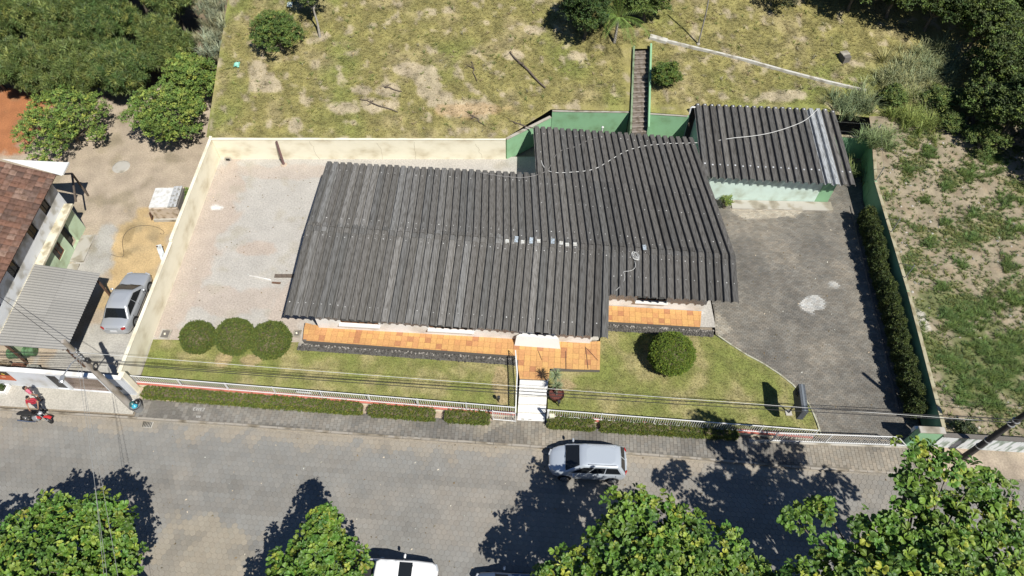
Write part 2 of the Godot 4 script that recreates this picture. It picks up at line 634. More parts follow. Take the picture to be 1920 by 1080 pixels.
func c_road(x: float, z: float) -> Color:
	var a := noise(81, 0.10, 4).get_noise_2d(x, z)
	var b := noise(82, 0.55, 4).get_noise_2d(x, z)
	var c := L(0.265, 0.256, 0.236)
	c = c.lerp(L(0.33, 0.295, 0.25), sstep(-0.1, 0.4, a) * 0.7)
	# dust swept against the kerbs
	var e := z - kerb_z(x)
	c = c.lerp(L(0.42, 0.36, 0.28), (1.0 - sstep(0.2, 1.3, e + 1.6 * b)) * 0.75)
	c = c.lerp(L(0.40, 0.34, 0.25), 0.6 * blot(x, z, -15.5, -8.5, 3.0, 2.4, 83))
	# tyre-polished lanes and old oil drips run along the street
	var lane := noise(84, 0.22, 3).get_noise_2d(x * 0.12, e * 2.2)
	c = c.lerp(L(0.235, 0.222, 0.20), sstep(0.05, 0.4, lane) * 0.7)
	c = c.lerp(L(0.20, 0.19, 0.172), 0.45 * sstep(0.36, 0.55, noise(99, 0.35, 2).get_noise_2d(x, z)))
	return c * (1.0 + 0.16 * b)

func c_drive(x: float, z: float) -> Color:
	var a := noise(85, 0.16, 4).get_noise_2d(x, z)
	var b := noise(86, 0.9, 4).get_noise_2d(x, z)
	var c := L(0.215, 0.197, 0.168)
	c = c.lerp(L(0.28, 0.25, 0.205), sstep(0.0, 0.4, a) * 0.9)
	c = c.lerp(L(0.155, 0.144, 0.127), sstep(0.05, 0.4, -a) * 0.7)
	# spilled lime and cement marks
	var w := maxf(blot(x, z, 18.8, -23.9, 0.75, 0.75, 87) - 0.9 * blot(x, z, 18.9, -23.2, 0.35, 0.45, 88), 0.7 * blot(x, z, 20.5, -25.4, 0.3, 0.3, 89))
	c = c.lerp(L(0.50, 0.49, 0.46), clampf(w, 0, 1))
	c = c.lerp(L(0.52, 0.46, 0.37), 0.85 * blot(x, z, 17.6, -31.7, 2.6, 0.75, 90))
	c = c.lerp(L(0.42, 0.38, 0.31), 0.8 * blot(x, z, 12.6, -22.6, 0.7, 0.9, 91))
	return c * (1.0 + 0.28 * b)

func ground_part(called: String, label: String, poly: Array, step: float, hf: Callable, cf: Callable, m: String) -> MeshInstance3D:
	var o := node_of(sheet(pts(poly), step, hf, cf).mesh(), mats[m])
	put(self, o, called)
	structure(o, label)
	return o

func build_ground():
	ground_part("ground", "bare ground around the plots", [[-250, -250], [250, -250], [250, 150], [-250, 150]], 25.0, flat(-0.12), func(_x, _z): return L(0.30, 0.25, 0.19), "soil")
	var kerbs := []
	for x in [-60.0, -28.99, -21.31, -16.1, -6.45, 2.13, 10.38, 15.13, 20.56, 27.21, 60.0]:
		kerbs.append([x, kerb_z(x) + 0.12])
	road_poly = kerbs.duplicate()
	road_poly.append_array([[60, 3], [-60, 3]])
	var road := ground_part("road", "grey street of hexagonal pavers", road_poly, 0.5, flat(-0.014), func(x, z): return c_road(x, z) * 0.93, "soil")
	road_node = road
	ground_part("yard", "pale screed and sandy soil yard beside the house", [[-21.75, -36.7], [12.45, -36.9], [12.4, -22.2], [5.5, -22.4], [5.2, -21.3], [-12.8, -21.0], [-21.65, -21.1]], 0.16, flat(0.115), c_yard, "soil")
	ground_part("lawn", "mown lawn with three round bushes", [[-21.55, -21.3], [-12.75, -21.1], [-12.7, -20.86], [0.22, -19.8], [0.30, -16.52], [-21.5, -18.25]], 0.16, flat(0.2), c_lawn, "turf")
	ground_part("lawn", "mown lawn with one round bush and the sign", [[2.06, -18.5], [2.22, -19.14], [5.1, -19.08], [5.3, -21.4], [5.9, -22.2], [12.2, -21.62], [13.85, -20.2], [14.7, -19.65], [15.48, -18.97], [16.1, -18.3], [16.54, -17.6], [16.8, -16.8], [16.93, -15.1], [2.0, -16.24]], 0.16, flat(0.2), c_lawn, "turf")
	drive_poly = [[16.95, -15.3], [21.6, -14.85], [22.55, -14.9], [23.58, -23.7], [24.36, -32.6], [25.4, -36.3], [12.5, -36.3], [12.5, -23.2], [12.3, -21.62], [13.9, -20.2], [14.75, -19.65], [15.53, -18.97], [16.15, -18.3], [16.59, -17.6], [16.85, -16.8]]
	drive_node = ground_part("driveway", "weathered block paved driveway", drive_poly, 0.4, flat(0.105), func(x, z): return c_drive(x, z) * 0.7, "soil")
	var side := []
	for x in [-21.2, -16.1, -6.45, 2.13, 10.38, 15.13, 20.56, 22.6]:
		side.append([x, kerb_z(x) + 0.02])
	side.append_array([[22.55, -14.75], [13.0, -15.2], [12.9, -15.28], [2.0, -15.95], [0.2, -16.4], [-1.2, -16.05], [-21.2, -17.4]])
	walk_poly = side
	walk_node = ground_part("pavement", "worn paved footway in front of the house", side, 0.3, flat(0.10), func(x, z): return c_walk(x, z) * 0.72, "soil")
	ground_part("verge", "soil strip under the low hedges", [[-21.4, -18.2], [-0.4, -16.35], [-0.4, -16.0], [-21.2, -17.3]], 0.5, flat(0.095), c_dirt, "soil")
	ground_part("verge", "soil strip under the hedges east of the steps", [[1.9, -16.1], [15.3, -15.1], [15.3, -15.0], [1.9, -15.85]], 0.5, flat(0.109), c_dirt, "soil")
	var apron := [[-45.0, -18.02], [-28.99, -17.0], [-21.31, -16.47], [-21.22, -17.4], [-21.3, -17.95], [-45.0, -19.45]]
	ground_part("pavement", "pale concrete footway before the white wall", apron, 0.25, flat(0.10), func(x, z): return L(0.50, 0.47, 0.41) * (1.0 + 0.2 * noise(92, 0.5, 4).get_noise_2d(x, z)), "soil")
	ground_part("neighbour_yard", "dry dirt yard of the neighbouring house", [[-21.9, -18.5], [-21.85, -47.0], [-60, -47.0], [-60, -21.0]], 0.22, flat(0.09), c_nb, "soil")
	ground_part("hill", "grassy bank rising behind the house", [[-21.6, -36.75], [-0.5, -36.66], [2.78, -38.93], [8.55, -38.82], [9.0, -43.85], [10.22, -43.85], [9.74, -38.72], [12.6, -38.45], [12.9, -39.2], [25.6, -38.3], [60, -38.3], [60, -75], [-21.6, -75]], 0.2, hill, c_hill, "turf")
	ground_part("hill", "wooded ground behind the neighbouring yard", [[-21.5, -43.0], [-21.5, -75], [-70, -75], [-70, -43.0]], 0.6, func(x, z): return -0.2 + 0.28 * maxf(0, -43.5 - z), func(x, z): return L(0.22, 0.165, 0.11) * (1.0 + 0.4 * noise(93, 0.4, 3).get_noise_2d(x, z)), "soil")
	ground_part("hill", "overgrown vacant plot beside the driveway", [[25.55, -38.6], [24.6, -32.7], [23.85, -23.7], [22.85, -14.75], [60, -12.2], [60, -38.6]], 0.2, lot_hh, c_lot, "soil")
	ground_part("pavement", "sandy footway before the whitewashed wall", [[22.6, -14.6], [22.6, -13.0], [27.21, -12.72], [60, -10.78], [60, -12.1]], 0.3, flat(0.08), c_dirt, "soil")

func lot_hh(x: float, z: float) -> float:
	return lerpf(lot_h(x, z), hill(x, minf(z, -38.3)), sstep(-31.0, -38.5, z))

func c_walk(x: float, z: float) -> Color:
	var b := noise(94, 0.5, 4).get_noise_2d(x, z)
	var c := L(0.26, 0.24, 0.21)
	# newer, paler blocks laid before the steps and the drive
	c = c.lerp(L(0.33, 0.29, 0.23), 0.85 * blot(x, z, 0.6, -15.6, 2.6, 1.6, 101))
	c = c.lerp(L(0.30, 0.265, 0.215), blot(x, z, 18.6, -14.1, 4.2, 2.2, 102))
	c = c.lerp(L(0.15, 0.14, 0.125), sstep(0.0, 0.4, noise(95, 0.3, 3).get_noise_2d(x, z)) * 0.7)
	return c * (1.0 + 0.22 * b)

var road_poly := []
var drive_poly := []
var walk_poly := []
var road_node: Node3D
var drive_node: Node3D
var walk_node: Node3D

# paving stones: the largest in view one by one, the rest as one part
func pave(parent: Node, mesh: Mesh, spots: Array, cols: Array, called: String, singles: int):
	var order := range(spots.size())
	var eye := Vector3(0, 36, 0)
	order.sort_custom(func(a, b): return spots[a].origin.distance_squared_to(eye) < spots[b].origin.distance_squared_to(eye))
	var xs := []
	var cs := []
	var tones := []
	for k in 12:
		tones.append(null)
	for i in order.size():
		var id: int = order[i]
		if i < singles:
			var o := MeshInstance3D.new()
			o.mesh = mesh
			var q: Color = cols[id]
			var t := clampi(int((q.r - 0.10) * 30), 0, 11)
			if tones[t] == null:
				var m := mat("%s_tone_%d" % [called, t], q, 0.9, 0, T.fine, Vector3(0.8, 0.8, 0.8))
				tones[t] = m
			o.material_override = tones[t]
			put(parent, o, called)
			o.transform = spots[id]
		else:
			xs.append(spots[id])
			cs.append(cols[id])
	many(parent, called + "_field", mesh, mats.paver, xs, cs, true)

func build_paving():
	# hexagonal road pavers
	var hex := MB.new()
	var rings := []
	for st in [[-0.04, 0.160], [-0.006, 0.160], [0.0, 0.152]]:
		var r := PackedVector3Array()
		for k in 6:
			var a := TAU * k / 6.0 + PI / 6
			r.append(Vector3(cos(a) * st[1], st[0], sin(a) * st[1]))
		rings.append(r)
	hex.loft(rings, false, true, false)
	var hm := hex.mesh()
	var xs := []
	var cs := []
	var pitch := 0.290
	var turn := Basis(Vector3.UP, -0.075)
	for i in range(-130, 131):
		for j in range(-60, 60):
			var p := turn * Vector3((i + 0.5 * (j & 1)) * pitch, 0, -10.0 + j * pitch * 0.866)
			if absf(p.x) > 32 or p.z > -5.5 or p.z < kerb_z(p.x) + 0.26:
				continue
			var tilt := Basis(Vector3(1, 0, 0), rv(-0.006, 0.006)) * turn
			xs.append(Transform3D(tilt, Vector3(p.x, rv(-0.003, 0.002), p.z)))
			cs.append(jit(c_road(p.x, p.z), 0.045, 0.015))
	pave(road_node, hm, xs, cs, "hexagonal_paver", 300)
	# block pavers of the drive, half bond
	var bm := block_mesh(0.212, 0.106)
	xs = []
	cs = []
	var pp := pts(drive_poly)
	var inset: Array = Geometry2D.offset_polygon(pp, -0.08)
	var dp: PackedVector2Array = inset[0]
	turn = Basis(Vector3.UP, -0.07)
	for i in range(-10, 130):
		for j in range(-30, 240):
			var p := turn * Vector3(10.0 + (i + 0.5 * (j & 1)) * 0.22, 0, -38.0 + j * 0.114)
			if Geometry2D.is_point_in_polygon(Vector2(p.x, p.z), dp):
				xs.append(Transform3D(turn * Basis(Vector3(1, 0, 0), rv(-0.02, 0.02)), Vector3(p.x, 0.125 + rv(-0.004, 0.003), p.z)))
				cs.append(jit(c_drive(p.x, p.z), 0.16, 0.03))
	many(drive_node, "block_paver_field", bm, mats.paver, xs, cs, true)
	# larger blocks of the footway
	var fm := block_mesh(0.19, 0.235)
	xs = []
	cs = []
	inset = Geometry2D.offset_polygon(pts(walk_poly), -0.09)
	dp = inset[0]
	turn = Basis(Vector3.UP, -0.062)
	for i in range(-115, 125):
		for j in range(-6, 24):
			var p := turn * Vector3((i + 0.5 * (j & 1) * 0.0) * 0.2, 0, -17.6 + j * 0.25 + (0.125 if i & 1 else 0.0))
			if p.x < -20.0 + 3.0 * rng.randf() and p.x > -20.5:
				continue
			if Geometry2D.is_point_in_polygon(Vector2(p.x, p.z), dp):
				xs.append(Transform3D(turn, Vector3(p.x, 0.12 + rv(-0.004, 0.003), p.z)))
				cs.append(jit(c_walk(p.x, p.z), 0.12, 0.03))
	many(walk_node, "footway_block_field", fm, mats.paver, xs, cs, true)
	# kerb stones along the street
	var kb := thing("street_kerb", "worn concrete kerb along the footway by the house", "kerb")
	var x := -44.0
	while x < 40.0:
		var a := Vector3(x, 0, kerb_z(x) + 0.07)
		var e := Vector3(x + 0.98, 0, kerb_z(x + 0.98) + 0.07)
		var b := MB.new()
		b.bar(Vector3.ZERO, e - a, 0.11, 0.15)
		var o := part(kb, "kerb_stone", b, mats.kerb_a if mats.has("kerb_a") else mat("kerb_a", L(0.33, 0.30, 0.26), 0.9, 0, T.stain, Vector3(0.25, 0.25, 0.25)), a + Vector3(0, 0.045 + rv(-0.01, 0.008), rv(-0.012, 0.012)))
		o.rotation.x = rv(-0.02, 0.02)
		x += 1.0

func block_mesh(w: float, d: float) -> Mesh:
	var b := MB.new()
	var rings := []
	for st in [[-0.03, 0.0], [-0.005, 0.0], [0.0, 0.007]]:
		var hx: float = w / 2 - st[1]
		var hz: float = d / 2 - st[1]
		rings.append(PackedVector3Array([Vector3(hx, st[0], hz), Vector3(-hx, st[0], hz), Vector3(-hx, st[0], -hz), Vector3(hx, st[0], -hz)]))
	b.loft(rings, false, true, false)
	return b.mesh()

# ---------------------------------------------------------------- main house
const RIDGE_H := 3.6
func ridge_z(x: float) -> float:
	return -27.25 + (x + 12.52) * 0.088

func roof_h(x: float, z: float) -> float:
	if x > 13.3:
		var t := clampf((z + 38.6) / 6.75, 0, 1)
		return lerpf(3.1, 2.6, t)
	var rz := ridge_z(x)
	return RIDGE_H - 0.144 * (z - rz) if z > rz else RIDGE_H - 0.1 * (rz - z)

const RIB := [[-0.240, 0.0], [-0.178, 0.0], [-0.142, 0.145], [-0.118, 0.172], [0.118, 0.172], [0.142, 0.145], [0.178, 0.0], [0.240, 0.0]]

# one channel-shaped sheet of length 1 along z, from z = 0
func rib_mesh(w := 1.0, hgt := 1.0) -> Mesh:
	var b := MB.new()
	var t := 0.012
	for i in RIB.size() - 1:
		var p := Vector3(RIB[i][0] * w, RIB[i][1] * hgt, 0)
		var q := Vector3(RIB[i + 1][0] * w, RIB[i + 1][1] * hgt, 0)
		var up := Vector3(-(q.y - p.y), q.x - p.x, 0)
		var e := Vector3(0, 0, 1)
		var d := Vector3(0, -t, 0)
		b.quad(p, q, q + e, p + e, up)
		b.quad(p + d, q + d, q + e + d, p + e + d, -up)
		b.quad(p + e, q + e, q + e + d, p + e + d, e)
		b.quad(p, q, q + d, p + d, -e)
	return b.mesh()

func lay(a: Vector3, e: Vector3) -> Transform3D:      # from a (z = 0) to e (z = 1)
	var d := e - a
	var f := d.normalized()
	var s := Vector3.UP.cross(f).normalized()
	var u := f.cross(s)
	return Transform3D(Basis(s, u, d), a)

func sheet_mat(kind: String, k: int) -> Material:
	var key := "sheet_%s_%d" % [kind, k]
	if mats.has(key):
		return mats[key]
	var r := RandomNumberGenerator.new()
	r.seed = hash(key)
	var base := {"pale": L(0.205, 0.200, 0.194), "middle": L(0.150, 0.146, 0.140), "dark": L(0.122, 0.118, 0.114), "zinc": L(0.36, 0.38, 0.40)}[kind] as Color
	var s := r.randf_range(0.68, 1.28)
	var h := r.randf_range(-0.02, 0.025) if kind != "zinc" else 0.0
	return mat(key, L(base.r * s * (1 + h), base.g * s, base.b * s * (1 - h)), 0.9 if kind != "zinc" else 0.55, 0, T.roof, Vector3(0.62 + 0.07 * k, 0.5, 0.055 + 0.007 * k))

func roof_sheet(parent: Node, rm: Mesh, a: Vector3, e: Vector3, m: Material, called := "roof_sheet") -> MeshInstance3D:
	var o := node_of(rm, m)
	put(parent, o, called)
	o.transform = lay(a, e)
	return o

func wall_run(parent: Node, called: String, a: Vector3, e: Vector3, h0: float, h1: float, th: float, m: Material, openings := []):
	# openings: [from, to, sill, head] in metres along the run; a joined wall with real holes
	var b := MB.new()
	var d := (e - a)
	var len := Vector2(d.x, d.z).length()
	d = Vector3(d.x, 0, d.z) / len
	var put_piece := func(s0, s1, y0, y1):
		if s1 - s0 > 0.002 and y1 - y0 > 0.002:
			var c: Vector3 = Vector3(a.x, 0, a.z) + d * (s0 + s1) / 2 + Vector3(0, (y0 + y1) / 2, 0)
			b.boxb(c, Vector3(s1 - s0, y1 - y0, th), Basis(d, Vector3.UP, d.cross(Vector3.UP)))
	var s := 0.0
	for o in openings:
		put_piece.call(s, o[0], h0, h1)
		put_piece.call(o[0], o[1], h0, o[2])
		put_piece.call(o[0], o[1], o[3], h1)
		s = o[1]
	put_piece.call(s, len, h0, h1)
	return part(parent, called, b, m)

func window_in(parent: Node, at: Vector3, dir: Vector3, w: float, h: float, frame: Material, sill := true, lights := 3):
	# at = centre of the opening, dir = along the wall; outside is to the right of dir turned by 90 degrees
	var n := dir.cross(Vector3.UP).normalized() * -1.0
	n = Vector3.UP.cross(dir).normalized() * -1.0
	var b := MB.new()
	var bs := Basis(dir, Vector3.UP, dir.cross(Vector3.UP))
	for q in [[0, h / 2 - 0.03, w, 0.06], [0, -h / 2 + 0.03, w, 0.06], [w / 2 - 0.03, 0, 0.06, h - 0.12], [-w / 2 + 0.03, 0, 0.06, h - 0.12]]:
		b.boxb(dir * q[0] + Vector3(0, q[1], 0), Vector3(q[2], q[3], 0.08), bs)
	for k in range(1, lights):
		b.boxb(dir * (-w / 2 + w * k / lights), Vector3(0.045, h - 0.121, 0.07), bs)
	var win := part(parent, "window", b, frame, at)
	for k in lights:
		var g := MB.new()
		var pw := w / lights - 0.06
		g.boxb(dir * (-w / 2 + w * (k + 0.5) / lights), Vector3(pw, h - 0.13, 0.012), bs)
		part(win, "pane", g, mats.glass_dark)
	if sill:
		var s := MB.new()
		s.boxb(Vector3(0, -h / 2 - 0.045, 0) + n * 0.17, Vector3(w + 0.16, 0.08, 0.26), bs)
		part(win, "sill", s, mats.white_paint)

func build_house():
	var hs := thing("house", "long white house under a dark weathered ribbed gable roof", "house")
	# walls
	var A := Vector3(-11.62, 0, -22.05)
	var B := Vector3(4.62, 0, -20.95)
	var C := Vector3(4.85, 0, -23.75)
	var D := Vector3(11.75, 0, -23.25)
	var E := Vector3(11.6, 0, -35.0)
	var F := Vector3(2.4, 0, -35.9)
	var G := Vector3(2.2, 0, -31.6)
	var H := Vector3(-11.3, 0, -32.5)
	wall_run(hs, "front_wall", A, B, 0.1, 2.74, 0.2, mats.white_wall, [[1.45, 3.75, 1.15, 2.35], [6.75, 9.35, 1.15, 2.35], [12.9, 13.8, 0.5, 2.5]])
	wall_run(hs, "side_wall", B + Vector3(0.008, 0, -0.11), C, 0.1, 2.78, 0.2, mats.white_wall)
	wall_run(hs, "front_wall", C + Vector3(0.11, 0, 0), D, 0.1, 3.2, 0.2, mats.white_wall, [[2.6, 4.4, 1.2, 2.4]])
	wall_run(hs, "side_wall", D + Vector3(0, 0, -0.11), E, 0.1, 2.55, 0.2, mats.white_wall)
	wall_run(hs, "rear_wall", E + Vector3(-0.11, 0, 0), F, 0.1, 2.5, 0.2, mats.white_wall)
	wall_run(hs, "side_wall", F + Vector3(0, 0, 0.11), G, 0.1, 2.6, 0.2, mats.white_wall)
	wall_run(hs, "rear_wall", G + Vector3(-0.11, 0, 0), H, 0.1, 2.8, 0.2, mats.white_wall)
	wall_run(hs, "side_wall", H + Vector3(0, 0, 0.11), A + Vector3(0, 0, -0.11), 0.1, 2.78, 0.2, mats.white_wall)
	for gq in [[-11.62, -22.3, -11.3, -32.2, 2.78], [11.75, -23.6, 11.62, -33.5, 2.55]]:
		var g := MB.new()
		var p0 := Vector3(gq[0], gq[4] + 0.003, gq[1])
		var p1 := Vector3(gq[2], gq[4] + 0.003, gq[3])
		var top := Vector3((gq[0] + gq[2]) / 2, 3.42, ridge_z(gq[0]))
		for s in [-0.09, 0.09]:
			var o := Vector3(s, 0, 0)
			g.tri(p0 + o, p1 + o, top + o, o)
		g.quad(p0 + Vector3(-0.09, 0, 0), p0 + Vector3(0.09, 0, 0), top + Vector3(0.09, 0, 0), top + Vector3(-0.09, 0, 0), Vector3.UP)
		g.quad(p1 + Vector3(-0.09, 0, 0), p1 + Vector3(0.09, 0, 0), top + Vector3(0.09, 0, 0), top + Vector3(-0.09, 0, 0), Vector3.UP)
		part(hs, "gable", g, mats.white_wall)
	var fd := (B - A).normalized()
	window_in(hs, A + fd * 2.6 + Vector3(0, 1.75, 0), fd, 2.3, 1.2, mat("window_wood", L(0.17, 0.08, 0.035), 0.6), true, 4)
	window_in(hs, A + fd * 8.05 + Vector3(0, 1.75, 0), fd, 2.6, 1.2, mats.window_wood, true, 4)
	var rd := (D - C).normalized()
	window_in(hs, C + rd * 3.61 + Vector3(0, 1.8, 0), rd, 1.8, 1.2, mats.window_wood, true, 3)
	var dr := part_box(hs, "door", A + fd * 13.35 + Vector3(0, 1.5, 0), Vector3(0.88, 1.98, 0.05), mats.window_wood, -0.067)
	var kn := MB.new()
	kn.lathe(Vector3.ZERO, [[0.012, 0.0], [0.03, 0.02], [0.03, 0.04], [0.01, 0.055]], 8)
	part(dr, "handle", kn, mats.steel, Vector3(0.34, 0, 0.03)).rotation.x = PI / 2
	# white block with slanted ends that stands out under the eaves
	var wedge := MB.new()
	var q := [Vector3(0.55, 0, -21.10), Vector3(0.15, 0, -20.70), Vector3(2.85, 0, -20.47), Vector3(2.55, 0, -20.98)]
	var low := PackedVector3Array()
	var high := PackedVector3Array()
	for k in 4:
		low.append(q[k] + Vector3(0, 0.5, 0))
		var sh := Vector3(0.12 if k == 1 else (-0.12 if k == 2 else 0.0), 0, -0.22 if k in [1, 2] else 0.0)
		high.append(q[k] + sh + Vector3(0, 1.25, 0))
	wedge.loft([low, high], true, true, false)
	part(hs, "white_wedge", wedge, mats.white_paint)
	# roof sheets
	var rm := rib_mesh()
	var n := 56
	var pitch := 25.72 / n
	var caps := []
	var capc := []
	for i in n:
		var x := -12.52 + (i + 0.5) * pitch
		var rz := ridge_z(x)
		var lift := 0.007 if i & 1 else 0.0
		var kind := "pale" if x < -1.0 + rv(-4.0, 4.0) and rng.randf() < 0.72 else "middle"
		if x > 4.5 + rv(-2, 2):
			kind = "dark"
		var top := Vector3(x, RIDGE_H - 0.02 + lift, rz)
		var fx := x - 0.5
		var fe: Vector3
		if fx < 5.46:
			fe = Vector3(fx, 2.75 + lift, -21.35 + (fx + 13.0) * 0.0824 + rv(-0.03, 0.03))
		else:
			fx = x - 0.27
			fe = Vector3(fx, 3.18 + lift, -22.42 + (fx - 5.73) * 0.068 + rv(-0.03, 0.03))
		var tone := rng.randi_range(0, 5)
		roof_sheet(hs, rm, top, fe, sheet_mat(kind, tone))
		var fan := lerpf(0.15, -0.34, i / float(n))
		var bx := x + fan
		var back_kind := kind
		if x < 1.55:
			var be := Vector3(bx, 3.0 + lift, -33.26 + (bx + 12.37) * 0.0777 + rv(-0.03, 0.03))
			roof_sheet(hs, rm, top, be, sheet_mat(back_kind, rng.randi_range(0, 5)))
			for t in [0.05, 0.13, 0.86]:
				add_cap(caps, capc, top.lerp(be, t))
		else:
			bx = x + fan * 1.8
			var be2 := Vector3(bx, 2.57 + lift, -37.16 + (bx - 1.61) * 0.1066 + rv(-0.03, 0.03))
			var mid := top.lerp(be2, 0.50)
			roof_sheet(hs, rm, top + Vector3(0, 0.016, 0), top.lerp(be2, 0.515) + Vector3(0, 0.022, 0), sheet_mat(back_kind, rng.randi_range(0, 5)))
			roof_sheet(hs, rm, mid, be2, sheet_mat(kind, rng.randi_range(0, 5)))
			for t in [0.03, 0.08, 0.30, 0.46, 0.93]:
				add_cap(caps, capc, top.lerp(be2, t))
		# ridge piece lapping over both slopes
		for s in [[fe, 0.34], [Vector3(x + fan * 0.3, RIDGE_H - 0.64, rz - 6.2), 0.30]]:
			var en: Vector3 = top + (s[0] - top).normalized() * float(s[1])
			roof_sheet(hs, rm, top + Vector3(0, 0.032, 0), en + Vector3(0, 0.03, 0), sheet_mat(kind, rng.randi_range(0, 5)), "ridge_sheet")
		for t in ([0.045, 0.11, 0.87] if fe.y < 3.0 else [0.09, 0.22, 0.62]):
			add_cap(caps, capc, top.lerp(fe, t))
	var cm := MB.new()
	cm.lathe(Vector3.ZERO, [[0.045, 0.0], [0.045, 0.02], [0.02, 0.035]], 6, false)
	many(hs, "roof_fastener", cm.mesh(), mat("fastener", L(1, 1, 1), 0.7, 0, null, Vector3.ONE, true), caps, capc, true)
	for p in [[-0.29, -25.98], [0.26, -26.06, 1], [0.64, -25.98], [1.15, -26.06, 1], [1.59, -25.94], [2.43, -26.02, 1], [2.93, -25.82], [3.28, -25.78], [3.75, -25.7], [7.86, -25.5, 1]]:
		var big: bool = p.size() > 2
		var pb := MB.new()
		pb.cbox(Vector3.ZERO, Vector3(0.21, 0.012, 0.42 if big else 0.24), 0.004)
		var z: float = p[1] + rv(-0.06, 0.06)
		var o := part(hs, "sealant_patch", pb, mat("patch_blue", L(0.40, 0.47, 0.55), 0.7, 0, T.stain, Vector3(2, 2, 2)) if big else mat("patch_white", L(0.55, 0.56, 0.55), 0.8, 0, T.stain, Vector3(2, 2, 2)), Vector3(p[0], roof_h(p[0], z) + 0.196, z))
		o.rotation = Vector3(-0.1 if z < ridge_z(p[0]) else 0.14, rv(-0.1, 0.0), 0)
	# small vent pipe at the rear eave
	var vp := MB.new()
	vp.tube([Vector3(0, 0, 0), Vector3(0, 0.35, 0)], [0.05], 10)
	vp.lathe(Vector3(0, 0.35, 0), [[0.09, 0.0], [0.10, 0.03], [0.04, 0.08]], 10)
	part(hs, "vent_pipe", vp, mats.cable_white, Vector3(6.3, 2.65, -36.75))

func add_cap(caps: Array, capc: Array, p: Vector3):
	if rng.randf() < 0.16:
		return
	caps.append(Transform3D(Basis().scaled(Vector3.ONE * rv(0.55, 0.95)), p + Vector3(rv(-0.03, 0.03), 0.176, rv(-0.06, 0.06))))
	var g := rv(0.22, 0.6)
	capc.append(L(g, g, g * 0.96))

# ---------------------------------------------------------------- outbuilding with mint wall
func build_annex():
	var an := thing("outbuilding", "mint walled outbuilding under a dark ribbed lean-to roof", "outbuilding")
	var rm := rib_mesh()
	var n := 20
	var b0 := Vector3(12.95, 3.1, -38.95)
	var b1 := Vector3(22.83, 3.1, -38.33)
	var f0 := Vector3(12.6, 2.6, -32.3)
	var f1 := Vector3(22.6, 2.6, -31.5)
	var caps := []
	var capc := []
	for i in n:
		var t := (i + 0.5) / n
		var a := b0.lerp(b1, t)
		var e := f0.lerp(f1, t) + Vector3(0, 0, rv(-0.04, 0.04))
		var lift := 0.007 if i & 1 else 0.0
		var kind := "dark" if rng.randf() < 0.7 else "middle"
		if i in [16, 17]:
			kind = "zinc"
		if i == 19:
			e.z += 0.0
			a = a.lerp(e, 0.02)
		var o := roof_sheet(an, rm, a + Vector3(0, lift, 0), e + Vector3(0, lift, 0), sheet_mat(kind, rng.randi_range(0, 5)))
		if kind == "zinc":
			o.set_meta("label", "light grey metal replacement sheet")
		for s in ([0.02, 0.84] if kind != "zinc" else [0.02, 0.1, 0.22, 0.36, 0.5, 0.62, 0.74, 0.84, 0.93]):
			caps.append(Transform3D(Basis().scaled(Vector3.ONE * (1.3 if kind != "zinc" else 0.6)), a.lerp(e, s) + Vector3(0, 0.176, rv(-0.03, 0.03))))
			var g := rv(0.4, 0.62)
			capc.append(L(g, g * 1.02, g * 1.04))
	var cm := MB.new()
	cm.lathe(Vector3.ZERO, [[0.05, 0.0], [0.05, 0.02], [0.02, 0.03]], 6, false)
	many(an, "roof_fastener", cm.mesh(), mats.fastener, caps, capc, true)
	var mint := mat("mint_wall", L(0.62, 0.76, 0.70), 0.8, 0, T.plaster, Vector3(0.15, 0.15, 0.15))
	wall_run(an, "front_wall", Vector3(13.2, 0, -32.75), Vector3(20.95, 0, -32.5), 0.1, 2.56, 0.18, mint)
	wall_run(an, "corner_wall", Vector3(20.953, 0, -32.5), Vector3(21.85, 0, -32.45), 0.1, 2.54, 0.18, mats.green_wall)
	wall_run(an, "side_wall", Vector3(21.85, 0, -32.55), Vector3(22.0, 0, -38.0), 0.1, 2.52, 0.18, mats.green_wall)
	wall_run(an, "rear_wall", Vector3(13.2, 0, -38.6), Vector3(21.9, 0, -38.05), 0.1, 2.95, 0.18, mint)
	part_box(an, "side_wall", Vector3(13.25, 1.33, -35.7), Vector3(0.18, 2.46, 5.6), mint)
	part_box(an, "doorstep", Vector3(18.6, 0.15, -32.05), Vector3(6.9, 0.09, 0.78), mats.concrete, -0.03)
	var pp := MB.new()
	pp.tube([Vector3(0.35, 0.15, 0), Vector3(0.05, 0.18, 0), Vector3(-0.03, 0.12, 0), Vector3(-0.05, 0, 0), Vector3(-0.05, -2.6, 0.1)], [0.06], 10)
	var dp := part(an, "drain_pipe", pp, mats.white_paint, Vector3(12.75, 2.95, -38.7))
	dp.set_meta("label", "white bent plastic drain pipe")

# ---------------------------------------------------------------- boundary and retaining walls
func coped_wall(called: String, label: String, path: Array, h0: float, h1: float, th: float, m: Material, cope: Material, plinth := 0.0, plinth_side := 1.0, grime: Material = null):
	var w := thing(called, label, "wall")
	for i in path.size() - 1:
		var a := Vector3(path[i][0], 0, path[i][1])
		var e := Vector3(path[i + 1][0], 0, path[i + 1][1])
		var d := (e - a).normalized()
		var hh: float = h1 if path[i].size() < 3 else path[i][2]
		wall_run(w, "wall_panel", a + d * (0.0 if i == 0 else th * 0.5), e + d * (th * 0.5 if i < path.size() - 2 else 0.0), h0, hh, th, m)
		wall_run(w, "coping", a + d * (0.0 if i == 0 else th * 0.5 + 0.01), e, hh, hh + 0.05, th + 0.05, cope)
		if plinth > 0:
			var n := d.cross(Vector3.UP) * plinth_side
			wall_run(w, "plinth", a + n * (th / 2 + 0.012) + d * 0.05, e + n * (th / 2 + 0.012) - d * 0.05, h0, h0 + plinth, 0.03, grime)
	return w

